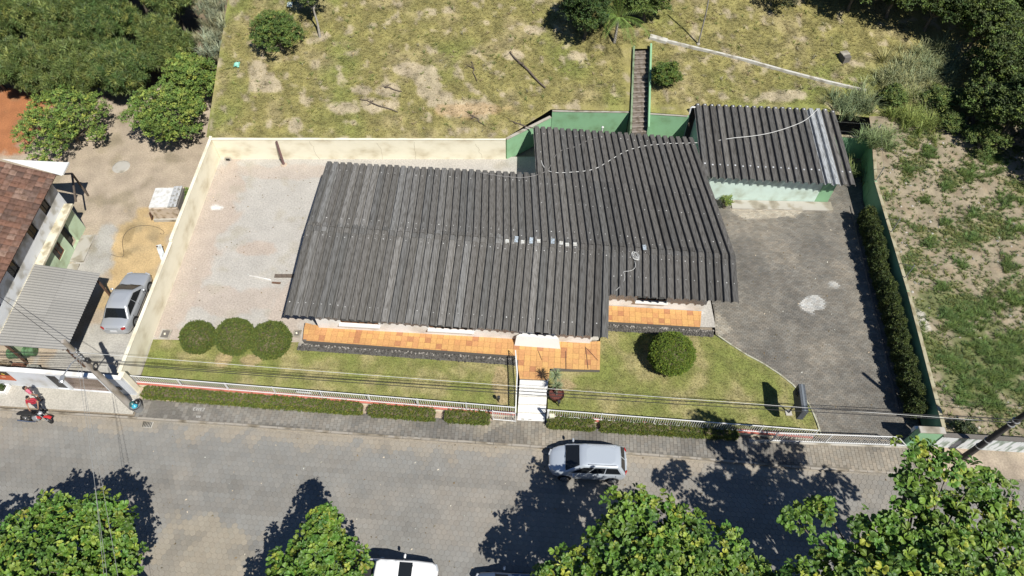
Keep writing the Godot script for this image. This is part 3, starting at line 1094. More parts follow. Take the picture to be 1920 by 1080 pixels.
func build_walls():
	coped_wall("boundary_wall", "cream rendered wall between the pale yard and the dirt yard", [[-21.05, -43.5, 2.05], [-21.30, -36.7, 2.0], [-21.52, -27.5, 1.88], [-21.78, -18.15, 1.88]], 0.0, 2.05, 0.16, mats.cream_wall, mats.cream_wall, 0.42, 1.0, mats.cream_grime)
	var rw = coped_wall("retaining_wall", "cream retaining wall under the grassy bank", [[-21.20, -36.66], [-0.45, -36.66]], 0.0, 1.98, 0.18, mats.cream_wall, mats.cream_wall, 0.10, 1.0, mats.cream_grime)
	# cracks in the render
	for c in [[-14.3, 1.9, 0.5], [-9.6, 1.7, 1.2], [-6.9, 1.8, -0.3], [-2.6, 1.6, 0.4]]:
		var b := MB.new()
		var p := Vector3(c[0], c[1], -36.565)
		while p.y > 0.25:
			var q := p + Vector3(rv(-0.05, 0.11) * signf(c[2]), -rv(0.12, 0.22), 0)
			b.bar(p, q, 0.012, 0.006, Vector3(0, 0, 1))
			p = q
		part(rw, "crack", b, mats.cream_grime)
	coped_wall("green_retaining_wall", "green retaining wall with an angled corner behind the house", [[-0.42, -36.66, 1.98], [2.8, -38.98, 2.55], [8.42, -38.86, 2.55]], 0.0, 2.55, 0.18, mats.green_wall, mats.concrete)
	coped_wall("green_retaining_wall", "short green retaining wall between garden steps and outbuilding", [[9.72, -38.76], [12.55, -38.5], [12.9, -39.2]], 0.0, 2.5, 0.18, mats.green_wall, mats.concrete)
	var gw = coped_wall("green_boundary_wall", "long green wall with pale coping beside the driveway hedge", [[22.3, -37.15, 1.95], [25.55, -36.75, 1.95], [24.52, -32.66, 1.9], [23.77, -23.68, 1.9], [22.76, -14.9, 1.9]], 0.05, 1.9, 0.15, mats.green_wall, mat("moss_coping", L(0.38, 0.35, 0.24), 0.95, 0, T.stain, Vector3(0.4, 0.4, 0.4)))
	gw.set_meta("label", "long green wall with pale mossy coping beside the driveway hedge")
	# wire fence on the wall's upper stretch
	var wf := thing("wire_fence", "slender wire fence with leaning posts on green wall", "fence")
	var line := [Vector3(22.6, 2.0, -37.1), Vector3(25.55, 2.0, -36.75), Vector3(24.52, 1.95, -32.66), Vector3(24.15, 1.95, -28.2), Vector3(23.85, 1.95, -24.6)]
	for i in line.size():
		var pb := MB.new()
		pb.tube([line[i], line[i] + Vector3(0, 1.25, 0)], [0.03], 6)
		part(wf, "post", pb, mats.steel)
		if i > 0:
			for hgt in [0.4, 1.2]:
				var wb := MB.new()
				wb.tube([line[i - 1] + Vector3(0, hgt, 0), line[i] + Vector3(0, hgt, 0)], [0.005], 4)
				part(wf, "wire", wb, mat("wire_dull", L(0.16, 0.17, 0.16), 0.7))
			var sb := MB.new()
			var d: Vector3 = (line[i - 1] - line[i]).normalized()
			sb.tube([line[i] + Vector3(0, 1.1, 0), line[i] + d * 1.1 + Vector3(0, 0.02, 0)], [0.02], 5)
			part(wf, "brace", sb, mats.steel)
	# whitewashed wall on the street
	var ww := thing("street_wall", "streaked whitewashed street wall below the vacant plot", "wall")
	wall_run(ww, "wall_panel", Vector3(22.85, 0, -14.66), Vector3(60, 0, -12.15), 0.0, 1.45, 0.18, mat("whitewash", L(0.72, 0.73, 0.74), 0.9, 0, ramp_tex(19, 0.02, 5, [[0.0, L(0.18, 0.24, 0.17)], [0.33, L(0.45, 0.52, 0.45)], [0.5, L(0.9, 0.92, 0.93)], [1.0, L(1, 1, 1)]], 256), Vector3(0.5, 0.12, 0.5)))
	wall_run(ww, "coping", Vector3(22.85, 0, -14.66), Vector3(60, 0, -12.15), 1.45, 1.52, 0.24, mats.dark_concrete)
	# green gate pier
	var gp := thing("gate_pier", "broad green gate pier at the driveway entrance", "pier")
	part_box(gp, "shaft", Vector3(22.05, 1.0, -14.72), Vector3(1.25, 1.9, 0.3), mats.green_wall, -0.05, 0.02)
	part_box(gp, "cap", Vector3(22.05, 1.99, -14.72), Vector3(1.34, 0.08, 0.38), mats.concrete, -0.05, 0.02)
	var mb := thing("meter_box", "pale meter box with pipe inside the gate pier", "meter box", Vector3(21.9, 0.12, -15.25))
	part_box(mb, "cabinet", Vector3(0, 0.75, 0), Vector3(0.32, 0.45, 0.2), mats.white_wall, 0, 0.02)
	var mp := MB.new()
	mp.tube([Vector3(0, 0, 0), Vector3(0, 0.53, 0)], [0.04], 8)
	part(mb, "pipe", mp, mats.steel)

# ---------------------------------------------------------------- terrace, steps
func build_terrace():
	var tr := thing("terrace", "orange tiled terrace along the front of the house", "terrace")
	var poly := pts([[-12.55, -22.3], [-12.44, -21.06], [0.25, -20.01], [0.44, -18.5], [2.12, -18.42], [2.18, -19.16], [5.08, -19.08], [5.25, -21.0], [4.5, -20.95], [-11.5, -22.05]])
	terrace_slab(tr, poly)
	lay_tiles(tr, poly, Vector2(-12.5, -22.2), 0.082)
	var t2 := thing("terrace", "small orange tiled terrace before the recessed wall", "terrace")
	var poly2 := pts([[5.0, -23.62], [11.6, -23.12], [11.35, -21.99], [5.1, -22.43]])
	terrace_slab(t2, poly2)
	lay_tiles(t2, poly2, Vector2(5.1, -23.6), 0.072)
	# rough dark stone strips at the foot of the terraces
	for q in [[[-12.75, -20.98], [0.20, -19.94], [0.20, -19.52], [-12.8, -20.56], "dark stone strip between terrace and west lawn"], [[5.2, -22.36], [12.2, -21.9], [12.1, -21.45], [5.3, -21.92], "dark stone strip between small terrace and east lawn"]]:
		var st := thing("stone_strip", q[4], "stone edging")
		part(st, "bed", sheet(pts([q[0], q[1], q[2], q[3]]), 0.2, flat(0.226), func(x, z): return L(0.12, 0.115, 0.105) * (1.0 + 0.5 * noise(96, 1.5, 4).get_noise_2d(x, z))), mats.soil)
		var pb := MB.new()
		pb.lathe(Vector3.ZERO, [[0.03, -0.02], [0.055, 0.0], [0.04, 0.03], [0.01, 0.042]], 6, false)
		var xs := []
		var cs := []
		for k in 900:
			var t := rng.randf()
			var v := pow(rng.randf(), 1.5)
			var a := Vector2(q[0][0], q[0][1]).lerp(Vector2(q[1][0], q[1][1]), t)
			var e := Vector2(q[3][0], q[3][1]).lerp(Vector2(q[2][0], q[2][1]), t)
			var p := a.lerp(e, v)
			xs.append(Transform3D(Basis(Vector3.UP, rv(0, TAU)).scaled(Vector3.ONE * rv(0.5, 1.3)), Vector3(p.x, 0.23, p.y)))
			var g := rv(0.05, 0.16) + (0.25 if rng.randf() < 0.3 and v < 0.3 else 0.0)
			cs.append(L(g * 1.08, g, g * 0.9))
		many(st, "pebbles", pb.mesh(), mats.paver, xs, cs, true)
	# white steps to the street
	var fs := thing("front_steps", "bright white front steps down to the footway", "steps")
	var n := 5
	for k in n:
		var t0 := k / float(n)
		var a := Vector3(0.45, 0, -18.47).lerp(Vector3(0.30, 0, -16.12), t0)
		var b := Vector3(2.07, 0, -18.41).lerp(Vector3(1.84, 0, -16.05), t0)
		var a1 := Vector3(0.45, 0, -18.47).lerp(Vector3(0.30, 0, -16.12), t0 + 1.0 / n)
		var b1 := Vector3(2.07, 0, -18.41).lerp(Vector3(1.84, 0, -16.05), t0 + 1.0 / n)
		var top := 0.46 - k * 0.085
		var s := MB.new()
		var lo := PackedVector3Array([a, b, b1, a1])
		var hi := PackedVector3Array()
		for p in lo:
			hi.append(p + Vector3(0, top, 0))
		s.loft([lo, hi], false, true, false)
		part(fs, "step", s, mat("white_stone", L(0.82, 0.81, 0.78), 0.6, 0, T.tile, Vector3(0.6, 0.6, 0.6)))
		var ns := MB.new()
		ns.bar(a1 + Vector3(0, top - 0.012, -0.02), b1 + Vector3(0, top - 0.012, -0.02), 0.05, 0.034)
		part(fs, "nosing", ns, mats.white_stone)
		var jb := MB.new()
		jb.bar(a + Vector3(0, top + 0.003, 0.02), b + Vector3(0, top + 0.003, 0.02), 0.035, 0.01)
		part(fs, "tread_strip", jb, mats.concrete)  # thin grey strip along the back of each tread

func terrace_slab(parent: Node, poly: PackedVector2Array):
	var b := MB.new()
	var t := Geometry2D.triangulate_polygon(poly)
	for k in range(0, t.size(), 3):
		b.tri(Vector3(poly[t[k]].x, 0.47, poly[t[k]].y), Vector3(poly[t[k + 1]].x, 0.47, poly[t[k + 1]].y), Vector3(poly[t[k + 2]].x, 0.47, poly[t[k + 2]].y), Vector3.UP)
	var ce := Vector2.ZERO
	for p in poly:
		ce += p / poly.size()
	for k in poly.size():
		var a := poly[k]
		var e := poly[(k + 1) % poly.size()]
		b.quad(Vector3(a.x, 0.05, a.y), Vector3(e.x, 0.05, e.y), Vector3(e.x, 0.47, e.y), Vector3(a.x, 0.47, a.y), Vector3((a.x + e.x) / 2 - ce.x, 0, (a.y + e.y) / 2 - ce.y))
	part(parent, "slab", b, mats.dark_concrete)

func lay_tiles(parent: Node, poly: PackedVector2Array, org: Vector2, ang: float):
	var s := 0.352
	var ex := Vector2(cos(ang), sin(ang))
	var ez := Vector2(-sin(ang), cos(ang))
	var shapes := {}
	for i in range(-4, 60):
		for j in range(-6, 16):
			var ce: Vector2 = org + ex * (i + 0.5) * s + ez * (j + 0.5) * s
			var q := PackedVector2Array()
			var g := s / 2 - 0.005
			for o in [[-1, -1], [1, -1], [1, 1], [-1, 1]]:
				q.append(ce + ex * o[0] * g + ez * o[1] * g)
			for pc in Geometry2D.intersect_polygons(q, poly):
				var area := 0.0
				for k in pc.size():
					area += pc[k].cross(pc[(k + 1) % pc.size()])
				if absf(area) < 0.03:
					continue
				var b := MB.new()
				var lo := PackedVector3Array()
				var hi := PackedVector3Array()
				for p in pc:
					lo.append(Vector3(p.x - ce.x, 0, p.y - ce.y))
					hi.append(Vector3(p.x - ce.x, 0.03, p.y - ce.y))
				var full: bool = absf(absf(area) / 2 - 4 * g * g) < 1e-4
				var mesh: Mesh
				if full and shapes.has("f"):
					mesh = shapes["f"]
				else:
					b.loft([lo, hi], false, true, false)
					mesh = b.mesh()
					if full:
						shapes["f"] = mesh
				var k2 := rng.randi_range(0, 5)
				if rng.randf() < 0.07:
					k2 = 6
				var tone: float = [0.93, 1.0, 1.04, 0.96, 1.02, 1.07, 0.76][k2]
				var m := mat("tile_%d" % k2, L(0.62 * tone, 0.335 * tone * [1.0, 1.0, 1.05, 0.95, 1.03, 1.08, 0.86][k2], 0.135 * tone), 0.55, 0, T.tile, Vector3(1.3, 1.3, 1.3))
				part(parent, "tile", mesh, m, Vector3(ce.x, 0.472 + rv(0, 0.003), ce.y))

# ---------------------------------------------------------------- street fence and gates
func picket_run(parent: Node, a: Vector3, e: Vector3, y0: float, y1: float, gap: float, m: Material, th := 0.021):
	var d := e - a
	var len := Vector2(d.x, d.z).length()
	var n := int(len / gap)
	var pm := MB.new()
	pm.box(Vector3(0, (y1 - y0) / 2, 0), Vector3(th, y1 - y0, th))
	var mesh := pm.mesh()
	var turn := -atan2(d.z, d.x)
	for k in n + 1:
		var o := node_of(mesh, m)
		put(parent, o, "picket")
		o.position = a.lerp(e, (k + 0.0) / n) + Vector3(0, y0, 0)
		o.rotation.y = turn
	for r in [["bottom_rail", y0 + 0.06], ["top_rail", y1]]:
		var b := MB.new()
		b.bar(a + Vector3(0, r[1], 0), e + Vector3(0, r[1], 0), 0.045, 0.04)
		part(parent, r[0], b, m)

func build_front_fence():
	for q in [[-21.5, 0.18, "white picket railing on red-coped low wall before the three bushes"], [2.02, 16.4, "white picket railing on red-coped low wall before the sign"]]:
		var a := Vector3(q[0], 0, fence_z(q[0]))
		var e := Vector3(q[1], 0, fence_z(q[1]))
		var f := thing("picket_fence", q[2], "fence")
		var wend := e if q[0] < 0 else Vector3(16.4, 0, fence_z(16.4))
		wall_run(f, "low_wall", a, wend, 0.05, 0.40, 0.14, mats.cream_wall)
		wall_run(f, "coping", a, wend, 0.40, 0.46, 0.22, mats.red_paint)
		picket_run(f, a, e, 0.46, 1.25, 0.125, mats.white_paint)
		var n := int((e - a).length() / 2.6)
		for k in n + 1:
			var b := MB.new()
			b.box(Vector3(0, 0.42, 0), Vector3(0.05, 0.86, 0.05))
			part(f, "post", b, mats.white_paint, a.lerp(e, k / float(n)) + Vector3(0, 0.46, 0.0))
	# small gate swung open against the fence
	var sg := thing("garden_gate", "small white barred gate swung open beside the front steps", "gate")
	var ga := Vector3(-1.05, 0, -16.12)
	var ge := Vector3(0.20, 0, -16.00)
	picket_run(sg, ga, ge, 0.18, 1.25, 0.10, mats.white_paint)
	for p in [ga, ge]:
		var b := MB.new()
		b.box(Vector3(0, 0.66, 0), Vector3(0.05, 1.22, 0.05))
		part(sg, "stile", b, mats.white_paint, p + Vector3(0, 0.1, 0))
	# hand rail down the steps
	var hr := thing("step_railing", "white barred railing down the west side of front steps", "railing")
	var r0 := Vector3(0.20, 0.5, -19.85)
	var r1 := Vector3(0.30, 0.5, -18.45)
	var r2 := Vector3(0.20, 0.14, -16.2)
	for s in [[r0, r1], [r1, r2]]:
		for hgt in [0.12, 0.92]:
			var b := MB.new()
			b.bar(s[0] + Vector3(0, hgt, 0), s[1] + Vector3(0, hgt, 0), 0.06 if hgt > 0.5 else 0.04, 0.05)
			part(hr, "rail", b, mats.white_paint)
		var n := int((s[1] - s[0]).length() / 0.13)
		for k in n + 1:
			var b := MB.new()
			b.box(Vector3(0, 0.47, 0), Vector3(0.025, 0.9, 0.025))
			part(hr, "baluster", b, mats.white_paint, s[0].lerp(s[1], k / float(n)))
	# short bar on the east side
	var er := thing("step_post", "white gate post east of the front steps", "post", Vector3(1.98, 0.1, -16.15))
	part_box(er, "shaft", Vector3(0, 0.62, 0), Vector3(0.12, 1.24, 0.12), mats.white_paint, 0, 0.01)
	part_box(er, "letter_box", Vector3(0.22, 0.55, 0.05), Vector3(0.28, 0.34, 0.2), mats.cream_wall, 0, 0.01)
	# sliding gate of the drive
	var dg := thing("sliding_gate", "long white barred sliding gate across the driveway", "gate")
	var a2 := Vector3(14.2, 0, -14.86)
	var e2 := Vector3(20.6, 0, -14.62)
	picket_run(dg, a2, e2, 0.2, 1.28, 0.125, mats.white_paint)
	for p in [a2, a2.lerp(e2, 0.45), e2]:
		var b := MB.new()
		b.box(Vector3(0, 0.55, 0), Vector3(0.06, 1.1, 0.06))
		part(dg, "stile", b, mats.white_paint, p + Vector3(0, 0.19, 0))
	var b2 := MB.new()
	b2.bar(e2 + Vector3(0, 1.25, 0), e2 + Vector3(0.85, 0.24, 0.04), 0.04, 0.04)
	b2.bar(e2 + Vector3(0, 0.24, 0), e2 + Vector3(0.85, 0.24, 0.04), 0.04, 0.04)
	part(dg, "tail_brace", b2, mats.white_paint)
	var tk := thing("gate_track", "pale steel and concrete gate track across the driveway mouth", "track")
	wall_run(tk, "sill", Vector3(13.0, 0, -14.92), Vector3(21.5, 0, -14.58), 0.06, 0.136, 0.22, mats.concrete)
	wall_run(tk, "rail", Vector3(13.0, 0, -14.92), Vector3(21.5, 0, -14.58), 0.136, 0.17, 0.03, mats.steel)

# ---------------------------------------------------------------- foliage building blocks
func cluster_mesh(seed_: int, n: int, r: float, ll: float, w: float, upw := 0.4, wide := 0.5) -> Mesh:
	var b := MB.new()
	var g := RandomNumberGenerator.new()
	g.seed = seed_
	for k in n:
		var d := Vector3(g.randf_range(-1, 1), g.randf_range(-0.5, 1) + upw, g.randf_range(-1, 1)).normalized()
		var p := Vector3(g.randf_range(-1, 1), g.randf_range(-0.7, 0.7), g.randf_range(-1, 1)) * r * 0.6
		b.col = Color(1, 1, 1) * g.randf_range(0.75, 1.2)
		var up := Vector3(g.randf_range(-0.6, 0.6), 1, g.randf_range(-0.6, 0.6)).normalized()
		b.leaf(p, d, up, ll * g.randf_range(0.7, 1.25), w * g.randf_range(0.8, 1.2), 0.12, wide)
	return b.mesh()

func rosette_mesh(seed_: int, n: int, ll: float, w: float) -> Mesh:
	var b := MB.new()
	var g := RandomNumberGenerator.new()
	g.seed = seed_
	for k in n:
		var a := TAU * k / n * 1.618 * 2.0 + g.randf_range(-0.3, 0.3)
		var el := g.randf_range(0.05, 0.75)
		var d := Vector3(cos(a) * cos(el), sin(el), sin(a) * cos(el))
		b.col = Color(1, 1, 1) * g.randf_range(0.75, 1.2)
		b.round_leaf(d * 0.03, d, Vector3(g.randf_range(-0.2, 0.2), 1, g.randf_range(-0.2, 0.2)).normalized(), ll * g.randf_range(0.65, 1.15), w * g.randf_range(0.75, 1.1))
	return b.mesh()

func needle_mesh(seed_: int) -> Mesh:
	var b := MB.new()
	var g := RandomNumberGenerator.new()
	g.seed = seed_
	for k in 30:
		var d := Vector3(g.randf_range(-1, 1), g.randf_range(-0.6, 1), g.randf_range(-1, 1)).normalized()
		var p := Vector3(g.randf_range(-1, 1), g.randf_range(-1, 1), g.randf_range(-1, 1)) * 0.16
		b.col = Color(1, 1, 1) * g.randf_range(0.7, 1.25)
		var s := d.cross(Vector3(g.randf_range(-1, 1), 1, g.randf_range(-1, 1))).normalized() * 0.018
		b.tri(p - s, p + s, p + d * g.randf_range(0.2, 0.36), Vector3.UP)
	return b.mesh()

func tuft_mesh(seed_: int, n: int, h: float, spread: float, w: float, segs := 2) -> Mesh:
	var b := MB.new()
	var g := RandomNumberGenerator.new()
	g.seed = seed_
	for k in n:
		var a := g.randf_range(0, TAU)
		var out := Vector3(cos(a), 0, sin(a))
		var s := Vector3(-sin(a), 0, cos(a)) * w * 0.5
		var p := out * g.randf_range(0, spread * 0.3)
		var hh := h * g.randf_range(0.6, 1.2)
		var lean := g.randf_range(0.2, 1.0) * spread
		b.col = Color(1, 1, 1) * g.randf_range(0.7, 1.25)
		var pr := p
		for i in segs:
			var t0 := i / float(segs)
			var t1 := (i + 1.0) / segs
			var q := p + out * lean * t1 * t1 + Vector3(0, hh * (t1 - 0.35 * t1 * t1 * t1), 0)
			var w0 := 1.0 - t0 * t0
			var w1 := 1.0 - t1 * t1
			b.quad(pr - s * w0, pr + s * w0, q + s * w1, q - s * w1, Vector3.UP + out * 0.2)
			pr = q
	return b.mesh()

func any_turn() -> Basis:
	return Basis(Vector3.UP, rv(0, TAU)) * Basis(Vector3(1, 0, 0), rv(-0.5, 0.5))

# points over the skins of overlapping blobs: [[centre, radius, squash], ...]
func blob_skin(blobs: Array, per_m2: float, lo := 0.72, hi := 1.06) -> Array:
	var out := []
	for i in blobs.size():
		var c: Vector3 = blobs[i][0]
		var r: float = blobs[i][1]
		var sq: float = blobs[i][2] if blobs[i].size() > 2 else 0.8
		var n := int(per_m2 * 4 * PI * r * r * 0.8)
		for k in n:
			var d := Vector3(rng.randfn(), rng.randfn(), rng.randfn()).normalized()
			if d.y < -0.3 and rng.randf() < 0.6:
				continue
			var rr := r * rv(lo, hi)
			var p := c + Vector3(d.x * rr, d.y * rr * sq, d.z * rr)
			var inside := false
			for j in blobs.size():
				if j != i:
					var e: Vector3 = p - blobs[j][0]
					var s2: float = blobs[j][2] if blobs[j].size() > 2 else 0.8
					e.y /= s2
					if e.length() < float(blobs[j][1]) * 0.62:
						inside = true
						break
			if not inside:
				out.append([p, d])
	return out

func leaves(parent: Node, called: String, mesh: Mesh, m: Material, spots: Array, col: Color, var_: float, size := 1.0, hue := 0.10, young: Color = Color(0, 0, 0), share := 0.0, lean_out := 0.0):
	var xs := []
	var cs := []
	for s in spots:
		var b := any_turn()
		if lean_out > 0:
			var d: Vector3 = (s[1] * lean_out + Vector3.UP * (1.0 - lean_out) + Vector3(rv(-0.3, 0.3), 0, rv(-0.3, 0.3))).normalized()
			var x := d.cross(Vector3(0, 0, 1) if absf(d.z) < 0.9 else Vector3(1, 0, 0)).normalized()
			b = Basis(x, d, x.cross(d)) * Basis(Vector3.UP, rv(0, TAU))
		xs.append(Transform3D(b.scaled(Vector3.ONE * size * rv(0.75, 1.25)), s[0]))
		var q := col
		if share > 0 and rng.randf() < share:
			q = young   # a random share of younger leaves, anywhere in the crown
		cs.append(jit(q, var_, hue))
	return many(parent, called, mesh, m, xs, cs)

func trunk_part(parent: Node, base: Vector3, fork: Vector3, tips: Array, r: float, m: Material, called := "trunk"):
	var b := MB.new()
	var mid := base.lerp(fork, 0.5) + Vector3(rv(-0.1, 0.1), 0, rv(-0.1, 0.1))
	b.tube([base - Vector3(0, 0.1, 0), base + Vector3(0, 0.15, 0), mid, fork], [r * 1.35, r * 1.05, r * 0.9, r * 0.72], 9)
	for t in tips:
		var k: Vector3 = fork.lerp(t, 0.5) + Vector3(rv(-0.2, 0.2), rv(0.0, 0.3), rv(-0.2, 0.2))
		b.tube([fork - Vector3(0, 0.05, 0), k, t], [r * 0.5, r * 0.32, r * 0.10], 6)
	return part(parent, called, b, m)

func blobs_round(ce: Vector3, rx: float, ry: float, n: int, br: float, seed_: int) -> Array:
	var g := RandomNumberGenerator.new()
	g.seed = seed_
	var out := [[ce, minf(rx, ry) * 0.8, 0.85]]
	for k in n:
		var a := TAU * k * 0.618 + g.randf_range(-0.3, 0.3)
		var el := lerpf(-0.35, 1.3, (k + 0.5) / n)
		var d := Vector3(cos(a) * cos(el), sin(el), sin(a) * cos(el))
		var f := g.randf_range(0.6, 0.95)
		out.append([ce + Vector3(d.x * rx * f, d.y * ry * f, d.z * rx * f), br * g.randf_range(0.7, 1.25), 0.8])
	return out

func clipped_hedge(label: String, a: Vector3, e: Vector3, w: float, h: float):
	var hd := thing("low_hedge", label, "hedge", Vector3.ZERO, 0.0, "clipped hedges along the street fence")
	var d := (e - a)
	var len := d.length()
	d /= len
	var s := d.cross(Vector3.UP)
	var core := MB.new()
	core.boxb((a + e) / 2 + Vector3(0, h * 0.42, 0), Vector3(len - 0.12, h * 0.84, w - 0.14), Basis(d, Vector3.UP, s))
	part(hd, "stems", core, mat("hedge_core", L(0.13, 0.105, 0.065), 0.95))
	var spots := []
	for k in int(len * 300):
		var t := rng.randf() * len
		var end := minf(t, len - t)
		var rnd := clampf(end / 0.25, 0.0, 1.0)
		var hh := h * (0.75 + 0.25 * sqrt(rnd)) + 0.03 * noise(97, 2.0, 2).get_noise_2d(a.x + t, 0)
		var u := rng.randf()
		var p: Vector3
		var nrm := Vector3.UP
		if u < 0.5:
			var q := rv(-0.5, 0.5)
			p = a + d * t + s * q * w * (0.7 + 0.3 * rnd) + Vector3(0, hh - 0.07 * absf(q) * 2 * absf(q), 0)
		else:
			var sd := -1.0 if u < 0.58 else 1.0
			p = a + d * t + s * sd * w * 0.5 * (0.7 + 0.3 * rnd) + Vector3(0, rng.randf() * hh * 0.95, 0)
			nrm = s * sd
		p += Vector3(rv(-0.03, 0.03), rv(-0.03, 0.03), rv(-0.03, 0.03))
		spots.append([p, nrm])
	leaves(hd, "foliage", small_leaf, mats.leaf_soft, spots, L(0.110, 0.150, 0.022), 0.35, 0.62, 0.14, L(0.19, 0.20, 0.03), 0.22)

var small_leaf: Mesh
var mid_leaf: Mesh

func topiary(label: String, at: Vector3, r: float, ry: float, col: Color, col2: Color):
	var t := thing("round_bush", label, "bush", Vector3(at.x, 0.2, at.z), 0.0, "clipped round bushes on the lawns")
	var ce := Vector3(0, at.y - 0.2, 0)
	var b := MB.new()
	b.tube([Vector3(0, -0.05, 0), ce], [0.09, 0.06], 8)
	part(t, "trunk", b, mats.bark)
	var core := MB.new()
	var prof := []
	for k in 9:
		var a := -PI / 2 * 0.85 + PI * 0.925 * k / 8.0
		prof.append([cos(a) * r * 0.87 + 0.02, sin(a) * ry * 0.87])
	core.lathe(ce, prof, 16)
	part(t, "inner_twigs", core, mats.hedge_core)
	var spots := []
	for k in int(r * r * 4400):
		var d := Vector3(rng.randfn(), rng.randfn(), rng.randfn()).normalized()
		if d.y < -0.55:
			continue
		var lump := 1.0 + 0.10 * noise(98, 0.9, 3).get_noise_3d(d.x * 2 + at.x, d.y * 2, d.z * 2 + at.z)
		var rr := (rv(0.90, 1.02) if rng.randf() > 0.03 else rv(1.02, 1.09)) * lump
		spots.append([ce + Vector3(d.x * r * rr, d.y * ry * rr, d.z * r * rr), d])
	leaves(t, "foliage", small_leaf, mats.leaf_soft, spots, col, 0.30, 0.60, 0.12, col2, 0.3, 0.55)
	return t

func build_garden():
	small_leaf = cluster_mesh(3, 11, 0.09, 0.085, 0.042)
	mid_leaf = cluster_mesh(4, 13, 0.22, 0.17, 0.075)
	var hz := [[[-21.0, -17.72], [-8.34, -16.68], "longest clipped low hedge before the west fence"], [[-8.03, -16.62], [-4.25, -16.30], "middle clipped low hedge of the west fence"], [[-3.75, -16.26], [-1.2, -16.10], "short clipped low hedge beside the open garden gate"], [[1.95, -15.92], [4.62, -15.72], "short clipped low hedge beside the front steps' east post"], [[4.84, -15.70], [12.4, -15.22], "long clipped low hedge before the east fence"]]
	for q in hz:
		clipped_hedge(q[2], Vector3(q[0][0], 0.1, q[0][1]), Vector3(q[1][0], 0.1, q[1][1]), 0.62, 0.5)
	var g1 := L(0.085, 0.120, 0.020)
	var g2 := L(0.14, 0.165, 0.028)
	topiary("round clipped bush beside the cream boundary wall", Vector3(-18.49, 0.98, -21.0), 0.98, 0.85, g1, g2)
	topiary("round clipped bush in the middle of the three", Vector3(-16.29, 1.05, -21.0), 1.10, 0.92, g1, g2)
	topiary("round clipped bush of three standing nearest the terrace", Vector3(-14.12, 1.05, -20.75), 1.13, 0.92, g1, g2)
	topiary("single large round bright green bush on east lawn", Vector3(9.16, 1.25, -19.73), 1.28, 1.12, L(0.13, 0.20, 0.022), L(0.20, 0.26, 0.03))
	# spiky plant in a dark red pot
	var pl := thing("potted_palm", "grey-green spiky potted plant east of the front steps", "plant", Vector3(2.52, 0.2, -17.45))
	var pot := MB.new()
	pot.lathe(Vector3.ZERO, [[0.24, 0.0], [0.36, 0.22], [0.40, 0.42], [0.43, 0.44], [0.43, 0.50], [0.37, 0.50], [0.34, 0.42]], 18)
	part(pl, "pot", pot, mat("pot_red", L(0.13, 0.035, 0.025), 0.7, 0, T.stain, Vector3(2, 2, 2)))
	var st := MB.new()
	st.tube([Vector3(0, 0.3, 0), Vector3(-0.03, 0.8, -0.05), Vector3(-0.02, 1.2, -0.15)], [0.07, 0.05, 0.045], 8)
	st.tube([Vector3(-0.02, 0.7, -0.05), Vector3(-0.1, 1.2, -0.3), Vector3(-0.12, 1.75, -0.5)], [0.05, 0.045, 0.04], 8)
	part(pl, "stem", st, mats.bark)
	for hd in [[Vector3(0, 1.2, -0.12), 0.42], [Vector3(-0.12, 1.75, -0.5), 0.5]]:
		var sp := MB.new()
		for k in 90:
			var d := Vector3(rng.randfn(), rng.randfn() * 0.7 + 0.45, rng.randfn()).normalized()
			sp.col = L(0.20, 0.25, 0.13) * rv(0.6, 1.3)
			sp.leaf(hd[0], d, Vector3(rv(-0.3, 0.3), 1, rv(-0.3, 0.3)).normalized(), hd[1] * rv(0.8, 1.15), 0.035, 0.14, 0.4)
		part(pl, "leaf_head", sp, mats.leaf_soft)
	# sign on the east lawn
	var sg := thing("sign", "dark grey box sign with ring emblem on thin post", "sign", Vector3(15.5, 0.2, -16.52))
	var body := mat("sign_grey", L(0.085, 0.095, 0.11), 0.6, 0, T.plaster, Vector3(1.2, 1.2, 1.2))
	var ps := MB.new()
	ps.tube([Vector3.ZERO, Vector3(0, 1.42, 0)], [0.045], 8)
	part(sg, "post", ps, mats.dark_metal)
	part_box(sg, "foot", Vector3(0, 0.03, 0), Vector3(0.35, 0.06, 0.35), mats.concrete, 0, 0.01)
	var bd := part_box(sg, "board", Vector3(0.0, 1.85, 0.2), Vector3(0.34, 0.95, 1.65), body, -0.12, 0.02)
	part_box(bd, "edge_trim", Vector3(0, 0.482, 0), Vector3(0.10, 0.02, 1.6), mat("sign_trim", L(0.16, 0.18, 0.2), 0.5))
	var em := MB.new()
	var ring := []
	for k in 21:
		ring.append(Vector3(0, cos(TAU * k / 20.0) * 0.2, sin(TAU * k / 20.0) * 0.2))
	em.tube(ring, [0.035], 6, false)
	em.box(Vector3(0, 0, 0.0), Vector3(0.03, 0.06, 0.2))
	part(bd, "emblem", em, mats.dark_metal, Vector3(-0.18, 0.18, -0.45))
	# kerb of the east lawn
	var kb := thing("lawn_kerb", "curved pale kerb between east lawn and driveway", "kerb")
	var line := [[12.3, -21.66], [13.1, -20.9], [13.9, -20.22], [14.72, -19.66], [15.5, -18.98], [16.12, -18.3], [16.56, -17.6], [16.84, -16.8], [16.96, -15.9], [16.98, -15.2]]
	for i in line.size() - 1:
		var b := MB.new()
		var a := Vector3(line[i][0], 0.17, line[i][1])
		var e := Vector3(line[i + 1][0], 0.17, line[i + 1][1])
		b.bar(a, e + (e - a).normalized() * 0.015, 0.085, 0.16)
		part(kb, "kerb_stone", b, mat("kerb_pale", L(0.42, 0.42, 0.33), 0.9, 0, T.stain, Vector3(0.5, 0.5, 0.5)))
	# row of shrubs along the green wall
	var k := 0
	var z := -30.2
